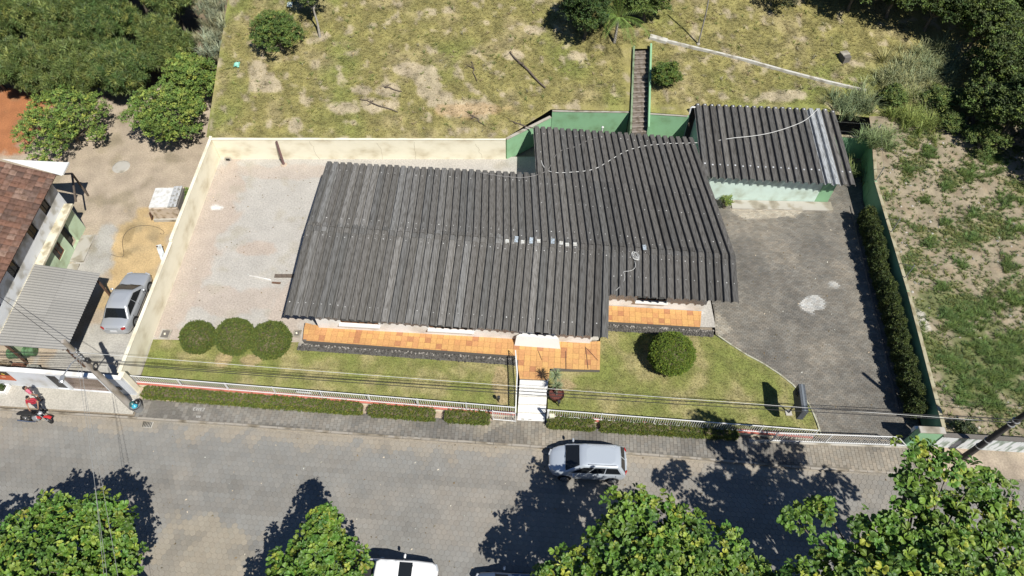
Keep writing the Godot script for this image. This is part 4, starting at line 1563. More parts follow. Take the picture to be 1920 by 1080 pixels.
	while z < -15.6:
		var t := (z + 32.66) / (32.66 - 14.9)
		var x := lerpf(24.5, 22.75, t) - 0.70
		var sh := thing("hedge_shrub", "dark clipped shrub in the row along the green wall", "shrub", Vector3(x, 0.13, z), 0.0, "shrubs in a row along the green wall")
		var hh := rv(0.74, 1.0)
		var rw := rv(0.44, 0.56)
		var ce := Vector3(0, hh + 0.05, 0)
		var b := MB.new()
		b.tube([Vector3(0, -0.05, 0), ce], [0.05, 0.03], 6)
		part(sh, "stem", b, mats.bark)
		var spots := []
		for m in 620:
			var d := Vector3(rng.randfn(), rng.randfn(), rng.randfn()).normalized()
			var rr := rv(0.72, 1.03)
			spots.append([ce + Vector3(d.x * rw * rr, d.y * hh * rr, d.z * rw * rr), d])
		leaves(sh, "foliage", small_leaf, mats.leaf_soft, spots, L(0.055, 0.080, 0.018), 0.35, 1.0, 0.12, L(0.10, 0.13, 0.025), 0.25)
		k += 1
		z += 0.86
	var be := thing("bed_kerb", "thin concrete edging of the shrub bed by driveway", "kerb")
	wall_run(be, "edging", Vector3(23.35, 0, -32.0), Vector3(21.75, 0, -16.6), 0.1, 0.19, 0.08, mats.dark_concrete)
	# short grass on the lawns
	var tuft := tuft_mesh(7, 9, 0.07, 0.06, 0.016, 1)
	for q in [[-21.3, -0.1, -21.0, -16.6, "mown grass of the west lawn"], [2.2, 16.8, -22.0, -15.2, "mown grass of the east lawn"]]:
		var polys: PackedVector2Array = pts([[-21.4, -21.2], [-12.8, -20.5], [0.15, -19.5], [0.1, -16.7], [-21.3, -18.15]]) if q[0] < 0 else pts([[2.3, -18.5], [5.2, -19.0], [5.4, -21.85], [12.2, -21.4], [13.8, -20.1], [15.4, -18.9], [16.5, -17.5], [16.85, -16.2], [16.8, -15.25], [2.2, -16.4]])
		var xs := []
		var cs := []
		while xs.size() < 9000:
			var p := Vector2(rv(q[0], q[1]), rv(q[2], q[3]))
			if Geometry2D.is_point_in_polygon(p, polys):
				var c := c_lawn(p.x, p.y)
				xs.append(Transform3D(Basis(Vector3.UP, rv(0, TAU)).scaled(Vector3.ONE * rv(0.6, 1.3)), Vector3(p.x, 0.195, p.y)))
				cs.append(jit(c.lerp(L(0.30, 0.31, 0.10), 0.3), 0.3, 0.08))
		var o := many(self, "grass", tuft, mats.grass_blade, xs, cs, true)
		o.set_meta("label", q[4])
		o.set_meta("category", "grass")

# ---------------------------------------------------------------- things on the bank
func build_hill_things():
	var gs := thing("garden_steps", "straight dark steps between green walls up the bank", "steps")
	var a := Vector3(9.02, 0, -37.2)
	var e := Vector3(9.62, 0, -43.9)
	var n := 17
	for k in n:
		var p := a.lerp(e, (k + 0.5) / n)
		var top := 2.0 + (-36.5 - p.z) * 0.3 - 0.14
		var o := part_box(gs, "step", Vector3(p.x, top / 2, p.z), Vector3(1.06, top, 0.40), mat("step_stone", L(0.20, 0.17, 0.15), 0.95, 0, T.stain, Vector3(0.6, 0.6, 0.6)), 0.09)
		o.position.y = top / 2
		part_box(gs, "nosing", Vector3(p.x - 0.01, top + 0.016, p.z + 0.16), Vector3(1.05, 0.03, 0.09), mat("step_edge", L(0.30, 0.26, 0.23), 0.9, 0, T.stain, Vector3(0.6, 0.6, 0.6)), 0.09)
	for s in [-1, 1]:
		var b := MB.new()
		var off := Vector3(0.615 * s, 0, 0)
		var p0 := a + off
		var p1 := e + off
		var hi0 := hill(p0.x, p0.z) + 0.22
		var hi1 := hill(p1.x, p1.z) + 0.22
		if s > 0:
			hi0 += 0.2
			hi1 += 0.2
		var w := Vector3(0.065, 0, 0)
		var lo := PackedVector3Array([p0 - w, p0 + w, p1 + w, p1 - w])
		var hi := PackedVector3Array([p0 - w + Vector3(0, hi0, 0), p0 + w + Vector3(0, hi0, 0), p1 + w + Vector3(0, hi1, 0), p1 - w + Vector3(0, hi1, 0)])
		b.loft([lo, hi], false, true, false)
		part(gs, "side_wall", b, mats.green_wall if s > 0 else mat("mossy_green", L(0.20, 0.27, 0.17), 0.9, 0, T.stain, Vector3(0.5, 0.5, 0.5)))
	var kb := thing("bank_kerb", "slim white kerb running across the grassy bank", "kerb")
	var line := [[10.25, -44.85], [11.5, -44.45], [14.3, -43.65], [17.25, -42.82], [20.0, -41.95], [22.87, -41.07], [25.6, -40.35]]
	for i in line.size() - 1:
		var p := Vector3(line[i][0], 0, line[i][1])
		var q := Vector3(line[i + 1][0], 0, line[i + 1][1])
		p.y = hill(p.x, p.z) + 0.05
		q.y = hill(q.x, q.z) + 0.05
		var b := MB.new()
		b.bar(p, q, 0.17 if i else 0.42, 0.24)
		part(kb, "kerb_stone", b, mat("kerb_lime", L(0.55, 0.54, 0.50), 0.9, 0, T.stain, Vector3(0.35, 0.35, 0.35)))
	var po := thing("pole", "slim pale pole standing on the grassy bank", "pole", Vector3(13.82, hill(13.82, -44.3) - 0.05, -44.3))
	var pb := MB.new()
	pb.tube([Vector3.ZERO, Vector3(0.0, 2.5, 0), Vector3(-0.15, 5.2, 0)], [0.06, 0.05, 0.045], 8)
	part(po, "shaft", pb, mats.bark_pale)
	pb = MB.new()
	pb.lathe(Vector3.ZERO, [[0.15, 0.0], [0.15, 0.1], [0.08, 0.16]], 8)
	part(po, "base", pb, mats.concrete)
	# box (water meter) near the wood
	var bx := thing("stone_box", "small grey concrete box on grass beside the wood", "box", Vector3(24.4, hill(24.4, -43.0) - 0.05, -43.0), 0.3)
	part_box(bx, "body", Vector3(0, 0.22, 0), Vector3(0.55, 0.5, 0.75), mats.dark_concrete, 0, 0.02)
	part_box(bx, "lid", Vector3(0, 0.5, -0.12), Vector3(0.6, 0.06, 0.45), mats.concrete, 0, 0.01)
	# dead wood on the grass
	var logs := [[-0.12, -43.49, 2.39, -40.51, 0.07, "long dead branch lying on the bank beside dry roots"], [-11.0, -39.7, -8.2, -38.6, 0.04, "thin crooked dead branch above the retaining wall"], [-9.3, -40.7, -7.9, -40.3, 0.04, "short dead branch on bare soil of the bank"], [-2.95, -42.6, -2.6, -41.2, 0.03, "slender bent twig sticking out of the bank"], [-2.9, -38.4, -2.0, -37.7, 0.035, "short dead stick near the retaining wall corner"], [0.0, -37.9, 1.9, -37.2, 0.04, "pale stick by the angled green wall"]]
	for q in logs:
		var p0 := Vector3(q[0], hill(q[0], q[1]) + 0.06, q[1])
		var p1 := Vector3(q[2], hill(q[2], q[3]) + 0.05, q[3])
		var lg := thing("dead_branch", q[5], "branch", p0)
		var path := []
		for k in 7:
			var p := p0.lerp(p1, k / 6.0)
			path.append(Vector3(p.x, hill(p.x, p.z) + q[4] + 0.02, p.z) - p0 + Vector3(rv(-0.1, 0.1), rv(0, 0.07), rv(-0.1, 0.1)))
		var b := MB.new()
		b.tube(path, [q[4] * 0.5, q[4] * 0.8, q[4], q[4] * 1.05, q[4], q[4] * 0.9, q[4] * 0.8], 7)
		part(lg, "stem", b, mats.wood_grey)
		b = MB.new()
		for k in 5:
			var r0: Vector3 = path[rng.randi_range(0, 2)]
			b.tube([r0, r0 + Vector3(rv(-0.3, 0.3), rv(0.0, 0.15), rv(-0.3, 0.3)), r0 + Vector3(rv(-0.6, 0.6), rv(0, 0.15), rv(-0.6, 0.6))], [0.025, 0.015, 0.006], 4)
		part(lg, "twigs", b, mats.wood_grey)
	for q in [[-20.15, -42.47, L(0.25, 0.55, 0.45), "crumpled turquoise plastic scrap on the bank's west edge"], [-16.8, -47.6, L(0.55, 0.62, 0.58), "pale crumpled plastic sheet beside the small tree"]]:
		var b := MB.new()
		b.col = Color(1, 1, 1)
		var prev := []
		for k in 9:
			var row := []
			for j in 5:
				row.append(Vector3((j - 2) * 0.1 + rv(-0.03, 0.03), rv(0.02, 0.16), (k - 4) * 0.07 + rv(-0.03, 0.03)))
			if k > 0:
				for j in 4:
					b.quad(prev[j], prev[j + 1], row[j + 1], row[j], Vector3.UP)
			prev = row
		var o := part(self, "plastic_scrap", b, mat("plastic_%f" % q[0], q[2], 0.5), Vector3(q[0], hill(q[0], q[1]) + 0.02, q[1]))
		tag(o, q[3], "litter")
	# dry grass over the bank
	var tuft := tuft_mesh(8, 9, 0.10, 0.13, 0.020, 1)
	var xs := []
	var cs := []
	while xs.size() < 60000:
		var x := rv(-21.3, 30.0)
		var z := rv(-50.5, -36.8)
		if x > -0.5 and z > -36.7 - (x + 0.5) * 0.72 and x < 3.0:
			continue
		if x > 2.5 and z > -39.3:
			continue
		if x > 8.2 and x < 10.3 and z > -44.3:
			continue
		var c := c_hill(x, z)
		if c.r > 0.36 and rng.randf() < 0.75:
			continue
		xs.append(Transform3D(Basis(Vector3.UP, rv(0, TAU)).scaled(Vector3.ONE * rv(0.5, 1.4)), Vector3(x, hill(x, z) - 0.01, z)))
		cs.append(jit(c.lerp(L(0.30, 0.28, 0.10), 0.25), 0.28, 0.08))
	# coarser weeds standing out of the turf
	var weed := tuft_mesh(9, 14, 0.26, 0.30, 0.03, 2)
	var wx := []
	var wc := []
	for k in 900:
		var x := rv(-21.0, 25.0)
		var z := rv(-49.0, -37.2)
		if x > -1.0 and z > -39.6:
			continue
		if x > 8.0 and x < 10.5 and z > -44.3:
			continue
		wx.append(Transform3D(Basis(Vector3.UP, rv(0, TAU)).scaled(Vector3.ONE * rv(0.4, 1.2)), Vector3(x, hill(x, z) - 0.01, z)))
		wc.append(jit(L(0.24, 0.27, 0.08) if rng.randf() < 0.55 else L(0.44, 0.37, 0.22), 0.3, 0.1))
	var wo := many(self, "weeds", weed, mats.grass_blade, wx, wc, true)
	wo.set_meta("label", "coarse weeds and straw tufts dotted over the bank")
	wo.set_meta("category", "weeds")
	var g := many(self, "grass", tuft, mats.grass_blade, xs, cs, true)
	g.set_meta("label", "short dry grass covering the bank behind the house")
	g.set_meta("category", "grass")

# ---------------------------------------------------------------- neighbouring house and yard
func build_neighbour():
	var nh := thing("neighbour_house", "two-storey white and green house with brown tiled roof", "house")
	var upper := mat("upper_white", L(0.68, 0.70, 0.73), 0.85, 0, T.stain, Vector3(0.2, 0.2, 0.2))
	var dark_frame := mat("dark_frame", L(0.045, 0.04, 0.036), 0.7)
	wall_run(nh, "upper_wall", Vector3(-29.0, 0, -30.1), Vector3(-29.0, 0, -20.0), 2.55, 4.95, 0.2, upper, [[1.0, 1.8, 3.35, 4.35], [2.95, 3.75, 3.35, 4.35], [5.75, 6.6, 3.35, 4.35], [8.4, 9.2, 3.35, 4.35]])
	for z in [-28.7, -26.75, -23.92, -21.3]:
		window_in(nh, Vector3(-29.0, 3.85, z), Vector3(0, 0, 1), 0.82, 1.0, dark_frame, false, 2)
	wall_run(nh, "lower_wall", Vector3(-28.85, 0, -30.1), Vector3(-28.85, 0, -20.0), 0.05, 2.38, 0.2, mats.pale_green_wall, [[1.15, 1.95, 0.2, 2.0], [2.55, 3.45, 0.9, 1.85]])
	window_in(nh, Vector3(-28.85, 1.375, -27.1), Vector3(0, 0, 1), 0.9, 0.95, mat("brown_frame", L(0.16, 0.075, 0.045), 0.7), false, 2)
	wall_run(nh, "rear_wall", Vector3(-28.9, 0, -30.2), Vector3(-40, 0, -30.2), 0.05, 4.95, 0.18, upper, [[0.6, 2.2, 0.2, 2.3]])
	part_box(nh, "cornice", Vector3(-28.75, 2.46, -25.05), Vector3(0.75, 0.16, 10.1), mat("cornice_cream", L(0.66, 0.62, 0.50), 0.9, 0, T.stain, Vector3(0.3, 0.3, 0.3)), 0, 0.02)
	part_box(nh, "floor_slab", Vector3(-34.5, 2.46, -25.1), Vector3(10.7, 0.14, 9.9), mats.concrete)
	part_box(nh, "door", Vector3(-29.15, 1.1, -28.55), Vector3(0.04, 1.78, 0.78), dark_frame)
	part_box(nh, "doorstep", Vector3(-28.3, 0.12, -28.3), Vector3(0.9, 0.16, 2.2), mats.concrete, 0, 0.02)
	part_box(nh, "walkway", Vector3(-28.35, 0.12, -25.3), Vector3(0.7, 0.12, 3.4), mats.concrete, 0.02, 0.01)
	# roof deck and tiles: the slope rises to the west
	var sl := 0.42
	var rf := MB.new()
	rf.quad(Vector3(-28.3, 4.86, -30.35), Vector3(-28.3, 4.86, -19.75), Vector3(-36, 4.86 + 7.7 * sl, -19.75), Vector3(-36, 4.86 + 7.7 * sl, -30.35), Vector3.UP)
	rf.quad(Vector3(-28.3, 4.80, -30.35), Vector3(-28.3, 4.80, -19.75), Vector3(-36, 4.80 + 7.7 * sl, -19.75), Vector3(-36, 4.80 + 7.7 * sl, -30.35), Vector3.DOWN)
	rf.quad(Vector3(-28.3, 4.80, -30.35), Vector3(-28.3, 4.80, -19.75), Vector3(-28.3, 4.86, -19.75), Vector3(-28.3, 4.86, -30.35), Vector3.RIGHT)
	var roof := part(nh, "roof", rf, mat("deck", L(0.10, 0.05, 0.035), 0.9))
	var tm := MB.new()
	var seg := 6
	for k in seg:
		var t0 := k / float(seg)
		var t1 := (k + 1.0) / seg
		var y0 := sin(t0 * PI) * 0.045
		var y1 := sin(t1 * PI) * 0.045
		var z0 := (t0 - 0.5) * 0.40
		var z1 := (t1 - 0.5) * 0.40
		tm.quad(Vector3(0, y0 + 0.035, z0), Vector3(0, y1 + 0.035, z1), Vector3(-0.44, y1 + 0.01, z1), Vector3(-0.44, y0 + 0.01, z0), Vector3.UP)
		tm.quad(Vector3(0, y0 + 0.035, z0), Vector3(0, y1 + 0.035, z1), Vector3(0, y1 + 0.005, z1), Vector3(0, y0 + 0.005, z0), Vector3.RIGHT)
	var tmesh := tm.mesh()
	var ang := atan(sl)
	for r in 12:
		for cidx in 25:
			var d := r * 0.385
			var x := -28.25 - d * cos(ang)
			var y := 4.87 + d * sin(ang)
			var k := rng.randi_range(0, 6)
			var cc: Color = [L(0.17, 0.095, 0.07), L(0.21, 0.125, 0.095), L(0.14, 0.08, 0.06), L(0.19, 0.10, 0.07), L(0.25, 0.165, 0.13), L(0.12, 0.075, 0.06), L(0.16, 0.105, 0.085)][k]
			var o := node_of(tmesh, mat("roof_tile_%d" % k, cc, 0.95, 0, T.stain, Vector3(1.1, 1.1, 1.1)))
			put(roof, o, "roof_tile")
			o.position = Vector3(x, y, -30.15 + cidx * 0.41 + rv(-0.01, 0.01))
			o.rotation.z = -ang + rv(-0.015, 0.015)
			o.rotation.y = rv(-0.02, 0.02)
	var gut := MB.new()
	gut.bar(Vector3(-28.0, 4.75, -30.5), Vector3(-28.15, 4.6, -31.7), 0.12, 0.1)
	gut.tri(Vector3(-28.0, 4.76, -30.4), Vector3(-28.15, 4.62, -31.7), Vector3(-31.5, 5.6, -31.0), Vector3.UP)
	part(nh, "rear_fascia", gut, mats.white_paint)
	# lean-to porch behind
	var pb := MB.new()
	pb.bar(Vector3(-28.3, 2.45, -30.35), Vector3(-29.6, 2.3, -33.0), 0.1, 0.12)
	pb.bar(Vector3(-29.6, 0.05, -33.0), Vector3(-29.6, 2.3, -33.0), 0.1, 0.1)
	pb.bar(Vector3(-29.6, 2.3, -33.0), Vector3(-33.0, 2.4, -32.6), 0.1, 0.1)
	part(nh, "porch_frame", pb, mats.wood_grey)
	# carport
	var cp := thing("carport", "grey fine-corrugated carport roof beside the white car", "carport")
	cp.set_meta("label", "grey fine-corrugated carport roof beside the silver sedan")
	var c00 := Vector3(-28.7, 2.72, -25.05)
	var c10 := Vector3(-24.68, 2.52, -24.5)
	var c01 := Vector3(-28.7, 2.72, -19.45)
	var c11 := Vector3(-24.76, 2.52, -19.25)
	for sidx in 2:
		for k in 5:
			var b := MB.new()
			var t0 := k / 5.0
			var t1 := (k + 1.03) / 5.0
			var steps := 48
			var u0 := 0.0 if sidx == 0 else 0.47
			var u1 := 0.5 if sidx == 0 else 1.0
			var prevA := Vector3.ZERO
			var prevB := Vector3.ZERO
			for j in steps + 1:
				var t := lerpf(t0, t1, j / float(steps))
				var wv := sin(t * 31.0 * TAU) * 0.024 + (0.012 if sidx == 0 else 0.0) + 0.004 * k
				var A := c00.lerp(c01, t).lerp(c10.lerp(c11, t), u0) + Vector3(0, wv, 0)
				var B := c00.lerp(c01, t).lerp(c10.lerp(c11, t), u1) + Vector3(0, wv, 0)
				if j > 0:
					b.quad(prevA, A, B, prevB, Vector3.UP)
				prevA = A
				prevB = B
			part(cp, "roof_sheet", b, mat("carport_sheet_%d" % ((k + sidx) % 3), L(0.33, 0.32, 0.30) * [0.95, 1.0, 1.05][(k + sidx) % 3], 0.95, 0, T.grain, Vector3(0.25, 0.5, 1.2)))
	for p in [Vector3(-25.0, 0, -24.3), Vector3(-25.05, 0, -19.5), Vector3(-28.5, 0, -19.7)]:
		var b := MB.new()
		b.box(Vector3(0, 1.27, 0), Vector3(0.1, 2.45, 0.1))
		part(cp, "post", b, mats.wood_brown, p)
	var bm := MB.new()
	bm.bar(Vector3(-25.0, 2.42, -24.4), Vector3(-25.05, 2.42, -19.3), 0.08, 0.12)
	part(cp, "beam", bm, mats.wood_brown)
	# street wall of the neighbour
	var nw := thing("neighbour_street_wall", "white street wall with gateway and painted shop panel", "wall")
	var wa := Vector3(-45.0, 0, -19.75)
	var we_ := Vector3(-21.45, 0, -17.75)
	var wd := (we_ - wa).normalized()
	var at := func(x): return (x - wa.x) / wd.x
	wall_run(nw, "wall_panel", wa, we_, 0.05, 2.0, 0.18, mats.grey_white_wall, [[at.call(-26.05), at.call(-25.35), 0.12, 1.78], [at.call(-25.15), at.call(-22.9), 0.12, 1.78]])
	wall_run(nw, "coping", wa, we_, 2.0, 2.06, 0.26, mats.white_wall)
	part_box(nw, "end_pillar", Vector3(-21.52, 1.05, -17.98), Vector3(0.3, 2.1, 0.34), mats.cream_wall, -0.08, 0.02)
	part_box(nw, "meter_hatch", Vector3(-22.2, 0.9, -17.70), Vector3(0.42, 0.35, 0.04), mats.dark_metal, -0.085)
	var dpos: Vector3 = wa + wd * float(at.call(-25.7))
	part_box(nw, "door", dpos + Vector3(0, 0.95, -0.02), Vector3(0.68, 1.64, 0.05), mats.dark_metal, -0.085)
	# painted shop panel: only its east end is in view
	var pan := wa + wd * float(at.call(-29.4))
	var bd := part_box(nw, "shop_panel", pan + Vector3(0, 1.15, 0.11), Vector3(2.6, 0.62, 0.03), mat("panel_red", L(0.50, 0.12, 0.05), 0.6), -0.085)
	part_box(nw, "shop_panel", pan + Vector3(0, 1.66, 0.11), Vector3(2.6, 0.38, 0.03), mat("panel_dark", L(0.05, 0.035, 0.02), 0.6), -0.085)
	var yb := MB.new()
	for k in 9:
		yb.bar(Vector3(-1.1 + k * 0.25, -0.02, 0.018), Vector3(-0.95 + k * 0.25, 0.1 * (1 if k & 1 else -1), 0.018), 0.01, 0.09, Vector3(0, 1, 0))
	part(bd, "panel_lettering", yb, mat("panel_yellow", L(0.75, 0.52, 0.06), 0.6), Vector3(0, 0.5, 0.0))
	var wb := MB.new()
	for k in 6:
		wb.box(Vector3(-1.0 + k * 0.36, 0.08, 0.018), Vector3(0.24, 0.06, 0.006))
	part(bd, "panel_lettering", wb, mat("panel_cream", L(0.80, 0.55, 0.40), 0.6))
	# barred gate
	var bg := thing("barred_gate", "rusty grey barred gate in the white street wall", "gate")
	var gm := mat("gate_rust", L(0.34, 0.27, 0.24), 0.8, 0, T.stain, Vector3(1, 1, 1))
	var g0: Vector3 = wa + wd * float(at.call(-25.1))
	var g1: Vector3 = wa + wd * float(at.call(-22.95))
	picket_run(bg, g0, g1, 0.14, 1.74, 0.098, gm, 0.024)
	# planter
	var pt := thing("planter", "white planter box with small plant under shop panel", "planter", Vector3(-29.3, 0.1, -18.0), -0.08)
	for q in [[0, 0.14, 0.24, 0.9, 0.08], [0, 0.14, -0.24, 0.9, 0.08], [0.42, 0.14, 0, 0.08, 0.4], [-0.42, 0.14, 0, 0.08, 0.4]]:
		part_box(pt, "side", Vector3(q[0], q[1], q[2]), Vector3(q[3], 0.28, q[4]), mats.white_wall, 0, 0.01)
	part_box(pt, "soil", Vector3(0, 0.1, 0), Vector3(0.74, 0.18, 0.38), mats.dark_concrete)
	var sp := []
	for k in 40:
		sp.append([Vector3(rv(-0.3, 0.3), rv(0.2, 0.5), rv(-0.15, 0.15)), Vector3.UP])
	leaves(pt, "plant", small_leaf, mats.leaf_soft, sp, L(0.07, 0.11, 0.03), 0.3, 1.2)
	# concrete tank
	var tk := thing("water_tank", "square concrete tank with pale sheet lid by cream wall", "tank", Vector3(-23.3, 0.09, -31.75), 0.03)
	var tw := mat("tank_wall", L(0.50, 0.42, 0.34), 0.9, 0, T.stain, Vector3(0.6, 0.6, 0.6))
	part_box(tk, "wall", Vector3(0, 0.58, 0.92), Vector3(1.9, 1.16, 0.12), tw)
	part_box(tk, "wall", Vector3(0, 0.58, -0.92), Vector3(1.9, 1.16, 0.12), tw)
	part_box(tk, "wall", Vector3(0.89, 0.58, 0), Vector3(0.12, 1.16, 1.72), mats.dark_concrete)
	part_box(tk, "wall", Vector3(-0.89, 0.58, 0), Vector3(0.12, 1.16, 1.72), tw)
	part_box(tk, "lid", Vector3(-0.2, 1.20, 0), Vector3(1.5, 0.07, 1.75), mat("lid_white", L(0.66, 0.66, 0.65), 0.8, 0, T.plaster, Vector3(0.5, 0.5, 0.5)), 0, 0.01)
	part_box(tk, "base_ledge", Vector3(0, 0.1, 1.05), Vector3(2.0, 0.2, 0.14), mats.concrete)
	for k in 4:
		var o := part_box(tk, "cover_sheet", Vector3(0.40 + k * 0.14, 1.27 + 0.012 * k, 0.0), Vector3(0.16, 0.03, 1.9), mat("cover_grey_%d" % (k % 2), L(0.48, 0.49, 0.50) * (0.85 + 0.15 * (k % 2)), 0.7, 0, T.stain, Vector3(1, 1, 1)), 0, 0.005)
		o.rotation.x = rv(-0.02, 0.02)
	var wd1 := thing("wood_pile", "small heap of boards leaning on the concrete tank", "boards", Vector3(-24.35, 0.1, -31.0))
	for k in 5:
		var o := part_box(wd1, "board", Vector3(rv(-0.1, 0.1), 0.32 + 0.03 * k, rv(-0.2, 0.2)), Vector3(0.05, 0.75, 0.12), mats.wood_brown, rv(-0.3, 0.3))
		o.rotation.z = rv(-0.35, -0.12)
	# leaning pale board with stick
	var lb := thing("leaning_board", "pale board propped by a stick near cream wall", "board", Vector3(-22.75, 0.09, -27.6), 0.35)
	var o1 := part_box(lb, "board", Vector3(0, 0.42, 0), Vector3(0.32, 0.05, 1.15), mat("board_blue", L(0.52, 0.57, 0.62), 0.7, 0, T.stain, Vector3(1, 1, 1)))
	o1.rotation.x = 0.75
	var stk := MB.new()
	stk.tube([Vector3(0.0, 0.0, -0.95), Vector3(-0.1, 0.95, -0.2)], [0.035], 6)
	part(lb, "stick", stk, mats.wood_brown)
	# loose wire on the ground
	var lw := []
	for k in 46:
		var t := k / 45.0
		lw.append(Vector3(-23.6 - t * 3.0 + 0.7 * sin(t * 9.0), 0.11, -30.4 + 2.3 * t + 0.8 * cos(t * 7.5)))
	var wbm := MB.new()
	wbm.tube(lw, [0.012], 4)
	tag(part(self, "loose_wire", wbm, mats.cable_black), "thin dark wire looping over the yellow sand", "wire")
	var rg := MB.new()
	rg.lathe(Vector3.ZERO, [[0.62, 0.0], [0.62, 0.05], [0.52, 0.06], [0.1, 0.06]], 20)
	tag(part(self, "well_cover", rg, mats.concrete, Vector3(-28.2, 0.09, -35.8)), "round concrete well cover in the dirt yard", "cover")
	# things behind the street wall
	var gt := thing("green_barrel", "dull green barrel lying behind the white wall", "barrel", Vector3(-28.9, 0.4, -20.3), 0.15)
	var gb := MB.new()
	gb.tube([Vector3(-0.75, 0, 0), Vector3(-0.73, 0, 0), Vector3(0, 0, 0), Vector3(0.73, 0, 0), Vector3(0.75, 0, 0)], [0.27, 0.31, 0.33, 0.31, 0.27], 14)
	part(gt, "drum", gb, mat("drum_green", L(0.10, 0.20, 0.10), 0.6, 0, T.stain, Vector3(1, 1, 1)))
	for s in [-0.3, 0.3]:
		var rb := MB.new()
		rb.tube([Vector3(s - 0.03, 0, 0), Vector3(s + 0.03, 0, 0)], [0.345], 14)
		part(gt, "hoop", rb, mat("hoop_green", L(0.06, 0.13, 0.065), 0.6))
	for q in [[-29.6, -19.35, L(0.36, 0.30, 0.22), "low beige crate behind the white wall"], [-28.7, -19.2, L(0.25, 0.12, 0.08), "low brown crate behind the white wall"], [-27.8, -19.1, L(0.42, 0.43, 0.40), "low grey crate behind the white wall"]]:
		var cr := thing("crate", q[3], "crate", Vector3(q[0], 0.09, q[1]), -0.08)
		var cm := mat("crate_%f" % q[0], q[2], 0.9, 0, T.stain, Vector3(1, 1, 1))
		for k in 4:
			part_box(cr, "slat", Vector3(0, 0.06 + k * 0.13, 0.26), Vector3(0.62, 0.10, 0.03), cm)
			part_box(cr, "slat", Vector3(0, 0.06 + k * 0.13, -0.26), Vector3(0.62, 0.10, 0.03), cm)
			part_box(cr, "slat", Vector3(0.30, 0.06 + k * 0.13, 0), Vector3(0.03, 0.10, 0.48), cm)
			part_box(cr, "slat", Vector3(-0.30, 0.06 + k * 0.13, 0), Vector3(0.03, 0.10, 0.48), cm)
		part_box(cr, "bottom", Vector3(0, 0.03, 0), Vector3(0.56, 0.03, 0.46), cm)
	silver_sedan()

# ---------------------------------------------------------------- vehicles
func paint(called: String, c: Color, metal := 0.55, rough := 0.32) -> StandardMaterial3D:
	var m := mat(called, c, rough, metal)
	m.clearcoat_enabled = true
	m.clearcoat = 0.8
	m.clearcoat_roughness = 0.08
	return m

func body_ring(z: float, w: float, yb: float, yt: float, crown := 0.02) -> PackedVector3Array:
	var h := yt - yb
	var r := PackedVector3Array()
	var prof := [[0.55, 0.0], [0.90, 0.0], [0.985, 0.14], [1.0, 0.42], [0.985, 0.70], [0.93, 0.90], [0.82, 0.985], [0.45, 1.0 + crown / maxf(h, 0.1)]]
	for p in prof:
		r.append(Vector3(w * p[0], yb + h * p[1], z))
	for k in range(prof.size() - 1, -1, -1):
		r.append(Vector3(-w * prof[k][0], yb + h * prof[k][1], z))
	return r

func slab_ring(y: float, zf: float, zr: float, w: float, cut: float) -> PackedVector3Array:
	return PackedVector3Array([Vector3(w - cut, y, zf), Vector3(w, y, zf + cut * 1.6), Vector3(w, y, (zf + zr) / 2), Vector3(w, y, zr - cut * 1.6), Vector3(w - cut, y, zr), Vector3(0, y, zr + 0.03), Vector3(-w + cut, y, zr), Vector3(-w, y, zr - cut * 1.6), Vector3(-w, y, (zf + zr) / 2), Vector3(-w, y, zf + cut * 1.6), Vector3(-w + cut, y, zf), Vector3(0, y, zf - 0.03)])

func glass_quad(parent: Node, called: String, a: Vector3, b: Vector3, c: Vector3, d: Vector3, out: Vector3, m: Material):
	var g := MB.new()
	var o := out.normalized() * 0.012
	g.quad(a + o, b + o, c + o, d + o, out)
	g.quad(a, b, c, d, -out)
	for e in [[a, b], [b, c], [c, d], [d, a]]:
		g.quad(e[0], e[1], e[1] + o, e[0] + o, (e[0] + e[1]) / 2 - (a + c) / 2)
	return part(parent, called, g, m)

func wheel(parent: Node, at: Vector3, r: float, side: float):
	var t := MB.new()
	var rings := []
	for p in [[-0.10, r * 0.72], [-0.10, r * 0.93], [-0.07, r], [0.07, r], [0.10, r * 0.93], [0.10, r * 0.72]]:
		var ring := PackedVector3Array()
		for k in 20:
			var a := TAU * k / 20.0
			ring.append(Vector3(p[0], cos(a) * p[1], sin(a) * p[1]))
		rings.append(ring)
	t.loft(rings, true, true, true)
	var w := part(parent, "wheel", t, mats.rubber, at)
	var rim := MB.new()
	for k in 5:
		var a := TAU * k / 5.0
		rim.bar(Vector3(0, 0, 0), Vector3(0, cos(a), sin(a)) * r * 0.62, r * 0.22, 0.02, Vector3(1, 0, 0))
	rings = []
	for p in [[-0.012, r * 0.58], [0.012, r * 0.60], [0.012, r * 0.70], [-0.012, r * 0.70]]:
		var ring := PackedVector3Array()
		for k in 20:
			var a := TAU * k / 20.0
			ring.append(Vector3(p[0], cos(a) * p[1], sin(a) * p[1]))
		rings.append(ring)
	rings.append(rings[0])
	rim.loft(rings, false, false, false)
	part(w, "rim", rim, mat("alloy", L(0.55, 0.56, 0.57), 0.35, 0.8), Vector3(0.112 * side, 0, 0))

